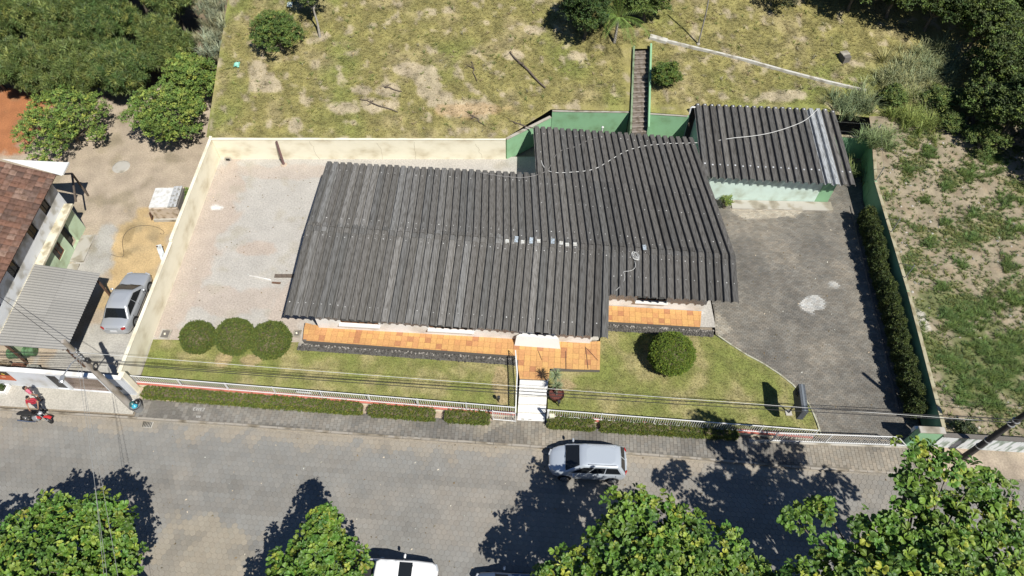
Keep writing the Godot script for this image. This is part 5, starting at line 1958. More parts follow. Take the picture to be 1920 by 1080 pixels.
# stations: [z, half width, bottom, top]; cabin: belt y, zf, zr, w and roof y, zf, zr, w
func car(o: Node3D, stations: Array, belt: Array, roof: Array, pm: Material, wheels: Array, wr: float, opts := {}):
	var b := MB.new()
	var rings := []
	for s in stations:
		rings.append(body_ring(s[0], s[1], s[2], s[3], s[4] if s.size() > 4 else 0.025))
	b.loft(rings, true, true, true)
	part(o, "body", b, pm)
	b = MB.new()
	var mid := []
	for k in 4:
		mid.append(lerpf(belt[k], roof[k], 0.86))
	mid[0] = roof[0] - 0.07
	rings = [slab_ring(belt[0] - 0.1, belt[1] - 0.02, belt[2] + 0.02, belt[3], 0.06), slab_ring(belt[0], belt[1], belt[2], belt[3], 0.07), slab_ring(mid[0], mid[1], mid[2], mid[3], 0.10), slab_ring(roof[0] - 0.015, roof[1] + 0.04, roof[2] - 0.04, roof[3] - 0.03, 0.12), slab_ring(roof[0] + 0.015, roof[1] + 0.22, roof[2] - 0.25, roof[3] - 0.18, 0.14)]
	b.loft(rings, false, true, true)
	part(o, "cabin", b, pm)
	var gm: Material = mats.glass_dark
	var cut := 0.10
	var e := 0.14
	# windscreen and rear window lie on the sloping cabin ends
	var wl := func(t): return lerpf(belt[3], mid[3], t)
	var zf := func(t): return lerpf(belt[1], mid[1], t)
	var zr := func(t): return lerpf(belt[2], mid[2], t)
	var yy := func(t): return lerpf(belt[0], mid[0], t)
	var fo := Vector3(0, absf(mid[1] - belt[1]), -(mid[0] - belt[0]))
	glass_quad(o, "windscreen", Vector3(wl.call(0.05) - cut, yy.call(0.05), zf.call(0.05) - 0.015), Vector3(-wl.call(0.05) + cut, yy.call(0.05), zf.call(0.05) - 0.015), Vector3(-wl.call(0.97) + cut, yy.call(0.97), zf.call(0.97) - 0.015), Vector3(wl.call(0.97) - cut, yy.call(0.97), zf.call(0.97) - 0.015), fo, gm)
	var ro := Vector3(0, absf(mid[2] - belt[2]), (mid[0] - belt[0]))
	glass_quad(o, "rear_window", Vector3(wl.call(0.10) - cut, yy.call(0.10), zr.call(0.10) + 0.015), Vector3(-wl.call(0.10) + cut, yy.call(0.10), zr.call(0.10) + 0.015), Vector3(-wl.call(0.95) + cut, yy.call(0.95), zr.call(0.95) + 0.015), Vector3(wl.call(0.95) - cut, yy.call(0.95), zr.call(0.95) + 0.015), ro, gm)
	var nwin: int = opts.get("side_windows", 2)
	for s in [-1.0, 1.0]:
		for k in nwin:
			var t0 := k / float(nwin) + 0.012
			var t1 := (k + 1.0) / nwin - 0.012
			var P := func(t, h): return Vector3(s * (wl.call(h) + 0.004), yy.call(h), lerpf(zf.call(h) + e + 0.08, zr.call(h) - e - 0.04, t))
			glass_quad(o, "side_window", P.call(t0, 0.08), P.call(t1, 0.08), P.call(t1, 0.92), P.call(t0, 0.92), Vector3(s, 0.3, 0), gm)
			if k < 2:
				var hb := MB.new()
				var zz: float = lerpf(zf.call(0.0) + e, zr.call(0.0) - e, t1 - 0.06)
				hb.box(Vector3(s * (belt[3] + opts.get("flare", 0.075)), belt[0] - 0.10, zz), Vector3(0.025, 0.03, 0.16))
				part(o, "door_handle", hb, pm)
		# mirror
		var mb := MB.new()
		mb.cbox(Vector3(s * (belt[3] + 0.17), belt[0] + 0.09, belt[1] + 0.42), Vector3(0.20, 0.13, 0.10), 0.03)
		part(o, "mirror", mb, pm)
		# lamps
		var f0: Array = stations[1]
		var hl := MB.new()
		hl.cbox(Vector3(s * f0[1] * 0.80, f0[3] - 0.06, f0[0] + 0.05), Vector3(0.34, 0.13, 0.22), 0.03, -s * 0.35)
		part(o, "headlight", hl, mat("lamp_clear", L(0.55, 0.57, 0.60), 0.12, 0.3))
		var r0: Array = stations[stations.size() - 2]
		var tl := MB.new()
		tl.cbox(Vector3(s * r0[1] * 0.84, r0[3] - 0.07, r0[0] - 0.01), Vector3(0.24, 0.17, 0.10), 0.03, s * 0.45)
		part(o, "tail_light", tl, mat("lamp_red", L(0.35, 0.02, 0.015), 0.25))
	var last: Array = stations[stations.size() - 1]
	var first: Array = stations[0]
	part_box(o, "grille", Vector3(0, first[3] - 0.10, first[0] - 0.005), Vector3(first[1] * 1.1, 0.10, 0.03), mats.rubber)
	part_box(o, "bumper_intake", Vector3(0, first[2] + 0.06, first[0] + 0.02), Vector3(first[1] * 1.3, 0.09, 0.06), mats.rubber)
	for s in [-1.0, 1.0]:
		var wp := MB.new()
		wp.bar(Vector3(s * 0.30 - 0.3, belt[0] + 0.05, belt[1] - 0.01), Vector3(s * 0.30 + 0.15, belt[0] + 0.12, belt[1] + 0.09), 0.015, 0.015)
		part(o, "wiper", wp, mats.rubber)
		for t in [0.12, 0.5, 0.9]:
			part_box(o, "door_seam", Vector3(s * (stations[4][1] + 0.002), belt[0] - 0.38, lerpf(belt[1] + 0.15, belt[2] - 0.2, t)), Vector3(0.012, 0.56, 0.012), mats.rubber)
	part_box(o, "number_plate", Vector3(0, last[3] - 0.10, last[0] + 0.012), Vector3(0.40, 0.13, 0.02), mat("plate", L(0.62, 0.63, 0.65), 0.5))
	for w in wheels:
		for s in [-1.0, 1.0]:
			var ar := MB.new()
			var rg := []
			for q in [0.0, 0.02]:
				var ring := PackedVector3Array()
				for k in 18:
					var a := TAU * k / 18.0
					ring.append(Vector3(s * (w[1] + 0.004 + q), wr + cos(a) * (wr + 0.05), w[0] + sin(a) * (wr + 0.05)))
				rg.append(ring)
			ar.loft(rg, true, true, false)
			part(o, "wheel_arch", ar, mats.rubber)
			wheel(o, Vector3(s * (w[1] - 0.06), wr, w[0]), wr, s)

func silver_sedan():
	var o := thing("sedan", "silver sedan parked between carport and cream wall", "car", Vector3(-23.66, 0.10, -23.72), -0.035)
	var pm := paint("silver_paint", L(0.43, 0.45, 0.48), 0.3)
	car(o, [[-2.18, 0.50, 0.36, 0.56], [-2.10, 0.68, 0.26, 0.66], [-1.90, 0.80, 0.20, 0.74], [-1.35, 0.86, 0.18, 0.84], [-0.85, 0.87, 0.18, 0.91], [0.2, 0.88, 0.18, 0.93], [1.2, 0.87, 0.18, 0.96], [1.55, 0.86, 0.20, 0.98], [1.95, 0.82, 0.24, 0.97], [2.10, 0.74, 0.30, 0.92], [2.18, 0.58, 0.36, 0.74]],
		[0.92, -1.02, 1.52, 0.80], [1.44, -0.22, 0.86, 0.62], pm, [[-1.30, 0.86], [1.26, 0.86]], 0.31, {"side_windows": 2})
	part_box(o, "trim_strip", Vector3(0, 0.90, 2.17), Vector3(0.7, 0.03, 0.03), mats.steel)
	for s in [-1.0, 1.0]:
		part_box(o, "side_moulding", Vector3(s * 0.885, 0.46, 0.0), Vector3(0.02, 0.06, 1.9), mats.rubber)

func build_cars():
	var v := thing("minivan", "pale silver minivan parked at the kerb outside the house", "car", Vector3(4.02, 0.0, -13.52), PI / 2 - 0.045)
	var pm := paint("grey_blue_paint", L(0.50, 0.545, 0.60), 0.3)
	car(v, [[-2.06, 0.28, 0.40, 0.62], [-2.0, 0.50, 0.28, 0.74], [-1.84, 0.68, 0.20, 0.84], [-1.55, 0.79, 0.18, 0.93], [-1.20, 0.845, 0.18, 1.0], [-0.9, 0.86, 0.18, 1.04], [0.2, 0.87, 0.18, 1.05], [1.3, 0.86, 0.18, 1.06], [1.75, 0.84, 0.20, 1.06], [1.94, 0.75, 0.26, 1.02], [2.02, 0.60, 0.36, 0.86]],
		[1.03, -1.22, 1.90, 0.80], [1.58, -0.34, 1.58, 0.62], pm, [[-1.22, 0.845], [1.28, 0.86]], 0.32, {"side_windows": 3})
	for s in [-1.0, 1.0]:
		var b := MB.new()
		b.bar(Vector3(s * 0.56, 1.635, -0.05), Vector3(s * 0.56, 1.635, 1.4), 0.03, 0.03)
		part(v, "roof_rail", b, mats.steel)
	var p := thing("pickup_truck", "white pickup truck with dark load bed", "truck", Vector3(-5.95, 0.0, -7.62), -PI / 2 - 0.05)
	var wp := paint("white_car_paint", L(0.80, 0.80, 0.80), 0.0, 0.3)
	car(p, [[-2.35, 0.55, 0.42, 0.72], [-2.28, 0.74, 0.34, 0.86], [-2.05, 0.86, 0.28, 0.98], [-1.4, 0.90, 0.26, 1.06], [-0.8, 0.91, 0.26, 1.10], [0.4, 0.91, 0.26, 1.10], [0.55, 0.91, 0.26, 1.08], [2.3, 0.90, 0.30, 1.08], [2.4, 0.84, 0.36, 1.0]],
		[1.08, -1.15, 0.62, 0.82], [1.70, -0.45, 0.52, 0.68], wp, [[-1.45, 0.90], [1.35, 0.90]], 0.36, {"side_windows": 1})
	part_box(p, "load_bed", Vector3(0, 1.095, 1.48), Vector3(1.46, 0.05, 1.55), mats.rubber)
	var c := thing("hatchback", "dark hatchback parked behind the pickup truck", "car", Vector3(0.15, 0.0, -7.10), PI / 2 - 0.04)
	c.set_meta("label", "dark hatchback with sky-tinted paint half hidden under the almond tree leaves")
	var bp := paint("sky_tint_paint", L(0.10, 0.14, 0.22))  # blue of the mirrored sky put into the paint of a dark car
	car(c, [[-1.95, 0.50, 0.36, 0.60], [-1.88, 0.68, 0.26, 0.70], [-1.70, 0.79, 0.20, 0.80], [-1.2, 0.83, 0.18, 0.88], [-0.8, 0.84, 0.18, 0.93], [0.3, 0.84, 0.18, 0.94], [1.3, 0.83, 0.18, 0.95], [1.75, 0.80, 0.22, 0.95], [1.92, 0.70, 0.32, 0.84]],
		[0.93, -0.98, 1.80, 0.77], [1.46, -0.22, 1.40, 0.62], bp, [[-1.18, 0.83], [1.2, 0.83]], 0.30, {"side_windows": 2})

func motorbike():
	var o := thing("motorcycle", "black and chrome motorcycle with red front fender by the kerb", "motorcycle", Vector3(-26.45, 0.0, -16.05), PI / 2 + 0.06)
	o.rotation.y = -PI / 2 - 0.06
	var lean := Node3D.new()
	# local: front is -z; the bike rests on its stand, tipped to its side
	var tip := Basis(Vector3(0, 0, 1), 0.22)
	var wheelish := func(z, turn_):
		var b := MB.new()
		var ring := []
		for k in 25:
			var a := TAU * k / 24.0
			ring.append(Vector3(0, 0.29 + cos(a) * 0.25, sin(a) * 0.25))
		b.xf = Transform3D(tip * Basis(Vector3.UP, turn_), tip * Vector3(0, 0, z))
		b.tube(ring, [0.05], 8, false)
		var w := part(o, "wheel", b, mats.rubber)
		var s := MB.new()
		s.xf = b.xf
		for k in 12:
			var a := TAU * k / 12.0
			s.bar(Vector3(0, 0.29, 0), Vector3(0, 0.29 + cos(a) * 0.22, sin(a) * 0.22), 0.012, 0.012, Vector3(1, 0, 0))
		s.tube([Vector3(-0.06, 0.29, 0), Vector3(0.06, 0.29, 0)], [0.05], 8)
		part(w, "spokes", s, mats.alloy)
	wheelish.call(-0.66, -0.45)
	wheelish.call(0.62, 0.0)
	var mk := func(called, m, f):
		var b := MB.new()
		b.xf = Transform3D(tip, Vector3.ZERO)
		f.call(b)
		return part(o, called, b, m)
	mk.call("frame", mats.dark_metal, func(b):
		b.tube([Vector3(0, 0.85, -0.35), Vector3(0, 0.45, -0.25), Vector3(0, 0.32, 0.1), Vector3(0, 0.30, 0.62)], [0.03], 6)
		b.tube([Vector3(0, 0.82, -0.35), Vector3(0, 0.70, 0.1), Vector3(0, 0.72, 0.6)], [0.03], 6))
	mk.call("engine", mats.steel, func(b):
		b.cbox(Vector3(0, 0.42, -0.02), Vector3(0.26, 0.26, 0.34), 0.04)
		b.cbox(Vector3(0, 0.58, -0.10), Vector3(0.18, 0.14, 0.18), 0.03))
	mk.call("fuel_tank", paint("black_gloss", L(0.012, 0.012, 0.014), 0.2, 0.2), func(b):
		b.loft([slab_ring(0.70, -0.36, 0.02, 0.09, 0.04), slab_ring(0.80, -0.40, 0.06, 0.14, 0.05), slab_ring(0.90, -0.32, 0.0, 0.09, 0.04)], true, true, true))
	mk.call("seat", mats.rubber, func(b):
		b.loft([slab_ring(0.72, 0.0, 0.78, 0.11, 0.05), slab_ring(0.80, -0.02, 0.82, 0.13, 0.05), slab_ring(0.84, 0.04, 0.76, 0.09, 0.04)], true, true, true))
	mk.call("tail", mats.dark_metal, func(b):
		b.cbox(Vector3(0, 0.70, 0.84), Vector3(0.14, 0.10, 0.22), 0.03))
	mk.call("fork", mats.steel, func(b):
		for s in [-0.09, 0.09]:
			b.tube([Vector3(s, 0.92, -0.36), Vector3(s, 0.29, -0.66)], [0.022], 6))
	mk.call("handlebar", mats.dark_metal, func(b):
		b.tube([Vector3(-0.36, 0.98, -0.22), Vector3(-0.2, 1.0, -0.36), Vector3(0.2, 1.0, -0.36), Vector3(0.36, 0.98, -0.22)], [0.018], 6))
	for s in [-1.0, 1.0]:
		mk.call("mirror", mats.dark_metal, func(b):
			b.tube([Vector3(s * 0.26, 0.99, -0.30), Vector3(s * 0.32, 1.15, -0.34)], [0.01], 4)
			b.cbox(Vector3(s * 0.34, 1.18, -0.34), Vector3(0.11, 0.07, 0.02), 0.008))
	mk.call("headlight", mats.lamp_clear if mats.has("lamp_clear") else mat("lamp_clear", L(0.55, 0.57, 0.6), 0.12, 0.3), func(b):
		b.lathe(Vector3(0, 0.86, -0.46), [[0.04, -0.08], [0.10, -0.04], [0.11, 0.04], [0.05, 0.08]], 12))
	mk.call("front_fender", mat("fender_red", L(0.48, 0.03, 0.03), 0.35), func(b):
		var pr := PackedVector3Array()
		var last := PackedVector3Array()
		for k in 8:
			var a := -0.9 + 1.8 * k / 7.0
			var c := Vector3(0, 0.29 + cos(a) * 0.32, -0.66 + sin(a) * 0.32)
			var now := PackedVector3Array([c + Vector3(-0.09, -0.03, 0), c, c + Vector3(0.09, -0.03, 0)])
			if k > 0:
				b.quad(last[0], last[1], now[1], now[0], Vector3.UP)
				b.quad(last[1], last[2], now[2], now[1], Vector3.UP)
			last = now)
	mk.call("side_cover", mats.fender_red, func(b):
		b.cbox(Vector3(0.15, 0.66, -0.36), Vector3(0.05, 0.18, 0.22), 0.02))
	mk.call("exhaust", mat("chrome", L(0.65, 0.66, 0.67), 0.15, 0.95), func(b):
		b.tube([Vector3(0.12, 0.42, -0.15), Vector3(0.16, 0.24, 0.0), Vector3(0.18, 0.26, 0.35), Vector3(0.19, 0.34, 0.95)], [0.03, 0.035, 0.05, 0.055], 8))
	mk.call("stand", mats.steel, func(b):
		b.tube([Vector3(-0.08, 0.3, 0.1), Vector3(-0.24, 0.06, 0.16)], [0.014], 5))
	lean.free()

# ---------------------------------------------------------------- figures: tapered bones joined by a smooth minimum, meshed as surface nets
func skin_bones(b: MB, bones: Array, cell: float, k: float):
	# bone: [a, b, ra, rb, colour]
	var lo := Vector3.ONE * 1e6
	var hi := -lo
	for q in bones:
		var r: float = maxf(q[2], q[3]) + cell * 2 + k
		lo = lo.min(q[0] - Vector3.ONE * r).min(q[1] - Vector3.ONE * r)
		hi = hi.max(q[0] + Vector3.ONE * r).max(q[1] + Vector3.ONE * r)
	var nx := int((hi.x - lo.x) / cell) + 2
	var ny := int((hi.y - lo.y) / cell) + 2
	var nzz := int((hi.z - lo.z) / cell) + 2
	var f := PackedFloat32Array()
	f.resize(nx * ny * nzz)
	f.fill(1.0)
	var best := PackedFloat32Array()
	best.resize(nx * ny * nzz)
	best.fill(1.0)
	var own := PackedByteArray()
	own.resize(nx * ny * nzz)
	for bi in bones.size():
		var q: Array = bones[bi]
		var A: Vector3 = q[0]
		var D: Vector3 = q[1] - q[0]
		var dd := maxf(D.length_squared(), 1e-9)
		var r: float = maxf(q[2], q[3]) + cell * 2 + k * 1.5
		var l2: Vector3 = (A.min(q[1]) - Vector3.ONE * r - lo) / cell
		var h2: Vector3 = (A.max(q[1]) + Vector3.ONE * r - lo) / cell
		for x in range(maxi(0, int(l2.x)), mini(nx, int(h2.x) + 1)):
			for y in range(maxi(0, int(l2.y)), mini(ny, int(h2.y) + 1)):
				for z in range(maxi(0, int(l2.z)), mini(nzz, int(h2.z) + 1)):
					var p := lo + Vector3(x, y, z) * cell
					var t := clampf((p - A).dot(D) / dd, 0, 1)
					var d: float = p.distance_to(A + D * t) - lerpf(q[2], q[3], t)
					var i := (x * ny + y) * nzz + z
					if d < best[i]:
						best[i] = d
						own[i] = bi
					var h := maxf(k - absf(f[i] - d), 0.0) / k
					f[i] = minf(f[i], d) - h * h * k * 0.25
	var vid := {}
	var base := b.v.size()
	for x in nx - 1:
		for y in ny - 1:
			for z in nzz - 1:
				var i := (x * ny + y) * nzz + z
				var c := [f[i], f[i + 1], f[i + nzz], f[i + nzz + 1], f[i + ny * nzz], f[i + ny * nzz + 1], f[i + ny * nzz + nzz], f[i + ny * nzz + nzz + 1]]
				var neg := 0
				for s in c:
					if s < 0:
						neg += 1
				if neg == 0 or neg == 8:
					continue
				var sum := Vector3.ZERO
				var cnt := 0
				for e in [[0, 1], [2, 3], [4, 5], [6, 7], [0, 2], [1, 3], [4, 6], [5, 7], [0, 4], [1, 5], [2, 6], [3, 7]]:
					var u: float = c[e[0]]
					var w: float = c[e[1]]
					if (u < 0) != (w < 0):
						var t := u / (u - w)
						var pa := Vector3(e[0] >> 2, (e[0] >> 1) & 1, e[0] & 1)
						var pb := Vector3(e[1] >> 2, (e[1] >> 1) & 1, e[1] & 1)
						sum += pa.lerp(pb, t)
						cnt += 1
				vid[i] = b.v.size()
				b.v.append(lo + (Vector3(x, y, z) + sum / cnt) * cell)
				var g := Vector3(c[4] + c[5] + c[6] + c[7] - c[0] - c[1] - c[2] - c[3], c[2] + c[3] + c[6] + c[7] - c[0] - c[1] - c[4] - c[5], c[1] + c[3] + c[5] + c[7] - c[0] - c[2] - c[4] - c[6])
				b.n.append(g.normalized())
				b.c.append(bones[own[i]][4])
	var st := [ny * nzz, nzz, 1]
	for x in range(1, nx - 1):
		for y in range(1, ny - 1):
			for z in range(1, nzz - 1):
				var i := (x * ny + y) * nzz + z
				for ax in 3:
					var j: int = i + st[ax]
					if (f[i] < 0) == (f[j] < 0):
						continue
					var u: int = st[(ax + 1) % 3]
					var w: int = st[(ax + 2) % 3]
					if not (vid.has(i) and vid.has(i - u) and vid.has(i - u - w) and vid.has(i - w)):
						continue
					var q := [vid[i], vid[i - u], vid[i - u - w], vid[i - w]]
					if f[i] >= 0:
						b.ix.append_array([q[0], q[1], q[2], q[0], q[2], q[3]])
					else:
						b.ix.append_array([q[0], q[2], q[1], q[0], q[3], q[2]])

func hand_bones(wr: Vector3, dir: Vector3, palm: Vector3, skin: Color, curl: float, side: float) -> Array:
	# wr = wrist, dir = along the hand, palm = direction the palm faces
	var across := dir.cross(palm).normalized() * side
	var out := []
	var kn := wr + dir * 0.085
	for s in [-0.028, -0.01, 0.01, 0.028]:
		out.append([wr + across * s * 0.55, kn + across * s, 0.019, 0.015, skin])
	var lens := [0.062, 0.076, 0.072, 0.055]
	for i in 4:
		var s: float = [0.031, 0.011, -0.010, -0.030][i]
		var d1 := (dir + palm * curl * 0.6).normalized()
		var d2 := (dir * (1 - curl) + palm * curl * 1.4).normalized()
		var p0 := kn + across * s
		var p1: Vector3 = p0 + d1 * lens[i] * 0.55
		out.append([p0, p1, 0.0095, 0.009, skin])
		out.append([p1, p1 + d2 * lens[i] * 0.5, 0.009, 0.007, skin])
	var tb := wr + dir * 0.025 + across * 0.03
	var t1 := tb + (dir * 0.7 + across * 0.8 + palm * 0.3).normalized() * 0.04
	out.append([tb, t1, 0.012, 0.0105, skin])
	out.append([t1, t1 + (dir * 0.9 + across * 0.25 + palm * 0.4).normalized() * 0.032, 0.0105, 0.008, skin])
	return out

# joints in metres, figure faces -z, stands at the origin
func person(label: String, at: Vector3, turn: float, shirt: Color, lower: Color, short_legs: bool, armR: Array, armL: Array, hair: Color, tall: float):
	var o := thing("person", label, "person", at, turn, "two people standing by the motorcycle")
	var skin := L(0.36, 0.20, 0.13)
	var shoe := L(0.05, 0.05, 0.05)
	var k := tall / 1.70
	var V3 := func(x, y, z): return Vector3(x, y, z) * k
	var bones := []
	var leg_skin := skin if short_legs else lower
	for s in [-1.0, 1.0]:
		var hip: Vector3 = V3.call(s * 0.09, 0.90, 0.0)
		var knee: Vector3 = V3.call(s * 0.105, 0.49, -0.03)
		var ank: Vector3 = V3.call(s * 0.11, 0.08, 0.02)
		bones.append([hip, knee.lerp(hip, 0.25), 0.088 * k, 0.068 * k, lower])
		bones.append([knee.lerp(hip, 0.25), knee, 0.066 * k, 0.056 * k, leg_skin])
		bones.append([knee, ank.lerp(knee, 0.55), 0.054 * k, 0.052 * k, leg_skin])
		bones.append([ank.lerp(knee, 0.55), ank, 0.050 * k, 0.036 * k, leg_skin])
		bones.append([ank - Vector3(0, 0.035, 0), ank + Vector3(s * 0.02, -0.045, -0.15), 0.042 * k, 0.034 * k, shoe])
	bones.append([V3.call(-0.07, 0.93, 0), V3.call(0.07, 0.93, 0), 0.105 * k, 0.105 * k, lower])
	bones.append([V3.call(-0.05, 1.05, 0), V3.call(0.05, 1.05, 0), 0.105 * k, 0.105 * k, shirt])
	bones.append([V3.call(-0.07, 1.22, 0), V3.call(0.07, 1.22, 0), 0.112 * k, 0.112 * k, shirt])
	bones.append([V3.call(-0.13, 1.37, 0.0), V3.call(0.13, 1.37, 0.0), 0.075 * k, 0.075 * k, shirt])
	bones.append([V3.call(0, 1.40, 0.0), V3.call(0, 1.49, -0.01), 0.055 * k, 0.05 * k, skin])
	var hands := []
	for q in [[armR, 1.0], [armL, -1.0]]:
		var sh: Vector3 = V3.call(q[1] * 0.185, 1.375, 0.0)
		var el: Vector3 = q[0][0] * k
		var wr: Vector3 = q[0][1] * k
		bones.append([sh, sh.lerp(el, 0.6), 0.058 * k, 0.050 * k, shirt])
		bones.append([sh.lerp(el, 0.6), el, 0.046 * k, 0.040 * k, skin])
		bones.append([el, wr, 0.040 * k, 0.027 * k, skin])
		hands.append([wr, (wr - el).normalized(), q[1]])
	var b := MB.new()
	skin_bones(b, bones, 0.022, 0.045)
	for h in hands:
		var palm: Vector3 = Vector3(-h[2], 0, 0.0)
		palm = (palm - h[1] * palm.dot(h[1])).normalized()
		skin_bones(b, hand_bones(h[0], h[1], palm, skin, 0.45, -h[2]), 0.006, 0.008)
	# head
	var hc: Vector3 = V3.call(0, 1.60, -0.01)
	var hb := [[hc + Vector3(0, 0.025, 0.02), hc + Vector3(0, 0.03, -0.015), 0.088 * k, 0.086 * k, skin], [hc + Vector3(0, -0.03, -0.03), hc + Vector3(0, -0.075, -0.045), 0.062 * k, 0.042 * k, skin], [hc + Vector3(0, 0.012, -0.098), hc + Vector3(0, -0.022, -0.112), 0.010, 0.015, skin], [hc + Vector3(0.085, 0.01, 0.01), hc + Vector3(0.09, -0.03, 0.0), 0.014, 0.010, skin], [hc + Vector3(-0.085, 0.01, 0.01), hc + Vector3(-0.09, -0.03, 0.0), 0.014, 0.010, skin], [hc + Vector3(0, -0.10, 0.01), hc + Vector3(0, -0.05, 0.01), 0.050, 0.055, skin], [hc + Vector3(-0.02, -0.055, -0.092), hc + Vector3(0.02, -0.055, -0.092), 0.008, 0.008, L(0.25, 0.09, 0.07)], [hc + Vector3(-0.032, 0.008, -0.089), hc + Vector3(-0.034, 0.008, -0.089), 0.010, 0.010, L(0.02, 0.015, 0.012)], [hc + Vector3(0.032, 0.008, -0.089), hc + Vector3(0.034, 0.008, -0.089), 0.010, 0.010, L(0.02, 0.015, 0.012)]]
	skin_bones(b, hb, 0.009, 0.018)
	part(o, "body", b, mat("figure", L(1, 1, 1), 0.75, 0, null, Vector3.ONE, true))
	var hm := MB.new()
	skin_bones(hm, [[hc + Vector3(0, 0.055, 0.035), hc + Vector3(0, 0.06, -0.01), 0.082 * k, 0.078 * k, hair], [hc + Vector3(0, 0.0, 0.06), hc + Vector3(0, -0.06, 0.065), 0.062 * k, 0.045 * k, hair]], 0.012, 0.03)
	part(o, "hair", hm, mats.figure)
	return o

# ---------------------------------------------------------------- street furniture
func hang(a: Vector3, e: Vector3, sag: float, n := 14) -> Array:
	var p := []
	for k in n + 1:
		var t := k / float(n)
		p.append(a.lerp(e, t) - Vector3(0, sag * 4 * t * (1 - t), 0))
	return p

func cable(label: String, a: Vector3, e: Vector3, sag: float, r: float, m: Material):
	var b := MB.new()
	b.tube(hang(a, e, sag), [r], 5)
	tag(part(self, "overhead_cable", b, m), label, "cable", "overhead cables")

func build_street_things():
	build_cars()
	motorbike()
	person("person in pink top and white shorts holding a dark helmet", Vector3(-26.85, 0.10, -17.35), -0.5, L(0.62, 0.16, 0.22), L(0.72, 0.70, 0.68), true, [Vector3(0.25, 1.12, 0.04), Vector3(0.30, 0.88, -0.05)], [Vector3(-0.28, 1.12, 0.0), Vector3(-0.40, 0.95, -0.16)], L(0.012, 0.010, 0.010), 1.62)
	var hl := thing("helmet", "dark motorcycle helmet with white stripe held by person in pink", "helmet", Vector3(-27.25, 0.86, -17.63))
	var b := MB.new()
	b.lathe(Vector3.ZERO, [[0.10, -0.12], [0.135, -0.04], [0.14, 0.03], [0.11, 0.10], [0.05, 0.14]], 16)
	part(hl, "shell", b, paint("helmet_black", L(0.015, 0.015, 0.02), 0.1, 0.2))
	b = MB.new()
	b.lathe(Vector3(0, 0.0, 0), [[0.138, -0.03], [0.144, -0.01], [0.144, 0.01], [0.138, 0.03]], 16)
	part(hl, "stripe", b, mats.white_paint)
	person("person in crimson shirt standing at the motorcycle's handlebar", Vector3(-26.38, 0.10, -16.72), PI + 0.25, L(0.36, 0.025, 0.045), L(0.05, 0.06, 0.09), false, [Vector3(0.27, 1.14, -0.10), Vector3(0.22, 0.98, -0.33)], [Vector3(-0.27, 1.14, -0.08), Vector3(-0.25, 0.99, -0.32)], L(0.010, 0.009, 0.009), 1.70)
	# concrete utility pole with street lamp
	var up := thing("utility_pole", "grey concrete utility pole with street lamp before white wall", "pole", Vector3(-21.45, 0.1, -16.9))
	b = MB.new()
	b.tube([Vector3(0, -0.1, 0), Vector3(0, 3.6, 0), Vector3(0, 7.35, 0)], [0.19, 0.155, 0.12], 14)
	part(up, "shaft", b, mat("pole_concrete", L(0.36, 0.33, 0.30), 0.9, 0, T.stain, Vector3(0.5, 0.2, 0.5)))
	b = MB.new()
	for y in [5.75, 6.05, 6.4]:
		b.tube([Vector3(0, y, 0), Vector3(0, y + 0.06, 0)], [0.165], 12)
	part(up, "clamp", b, mats.steel)
	for k in 4:
		b = MB.new()
		b.lathe(Vector3(0.2, 5.7 + k * 0.22, 0.10), [[0.03, 0.0], [0.065, 0.03], [0.04, 0.07], [0.065, 0.1], [0.03, 0.13]], 10)
		b.bar(Vector3(0.1, 5.76 + k * 0.22, 0.05), Vector3(0.2, 5.76 + k * 0.22, 0.10), 0.03, 0.03)
		part(up, "insulator", b, mats.steel)
	b = MB.new()
	b.tube([Vector3(0, 5.9, 0.1), Vector3(-0.05, 6.15, 0.6), Vector3(-0.15, 6.2, 1.25)], [0.03], 8)
	part(up, "lamp_arm", b, mats.steel)
	b = MB.new()
	b.xf = Transform3D(Basis(Vector3.UP, 0.1), Vector3(-0.17, 6.18, 1.42))
	b.cbox(Vector3.ZERO, Vector3(0.22, 0.12, 0.42), 0.05)
	part(up, "lamp_head", b, mats.steel)
	b = MB.new()
	var ring := []
	for k in 33:
		var a := TAU * k / 8.0
		ring.append(Vector3(0.33 + 0.03 * (k / 32.0), 4.9 + cos(a) * 0.19, sin(a) * 0.19 + 0.02 * (k / 8.0)))
	b.tube(ring, [0.035], 6)
	part(up, "cable_coil", b, mats.cable_black)
	b = MB.new()
	b.cbox(Vector3(0.22, 5.45, 0), Vector3(0.18, 0.3, 0.22), 0.03)
	part(up, "junction_box", b, mats.dark_metal)
	var p2 := thing("utility_pole", "dark utility pole before the whitewashed wall", "pole", Vector3(24.4, 0.05, -13.95))
	b = MB.new()
	b.tube([Vector3(0, -0.1, 0), Vector3(0, 4, 0), Vector3(0, 9.0, 0)], [0.17, 0.14, 0.11], 12)
	part(p2, "shaft", b, mat("pole_shaded", L(0.055, 0.052, 0.052), 0.9, 0, T.bark, Vector3(1, 0.3, 1)))  # shaft colour darkened to carry the shade the pole stands in
	b = MB.new()
	for y in [1.6, 2.4, 4.4, 4.8]:
		b.tube([Vector3(0, y, 0), Vector3(0, y + 0.05, 0)], [0.185], 12)
	part(p2, "clamp", b, mats.steel)
	# cables
	cable("thin pale cable strung along the street over both lawns", Vector3(-21.3, 6.45, -16.85), Vector3(24.4, 4.75, -13.9), 0.10, 0.010, mats.cable_white)
	for q in [[5.75, 4.9, 0.45, -16.72], [5.95, 5.2, 0.30, -16.66]]:
		cable("dark telephone cable strung along the street over the fence", Vector3(-21.3, q[0], q[3]), Vector3(24.4, q[1], -13.85), q[2], 0.018, mats.cable_black)
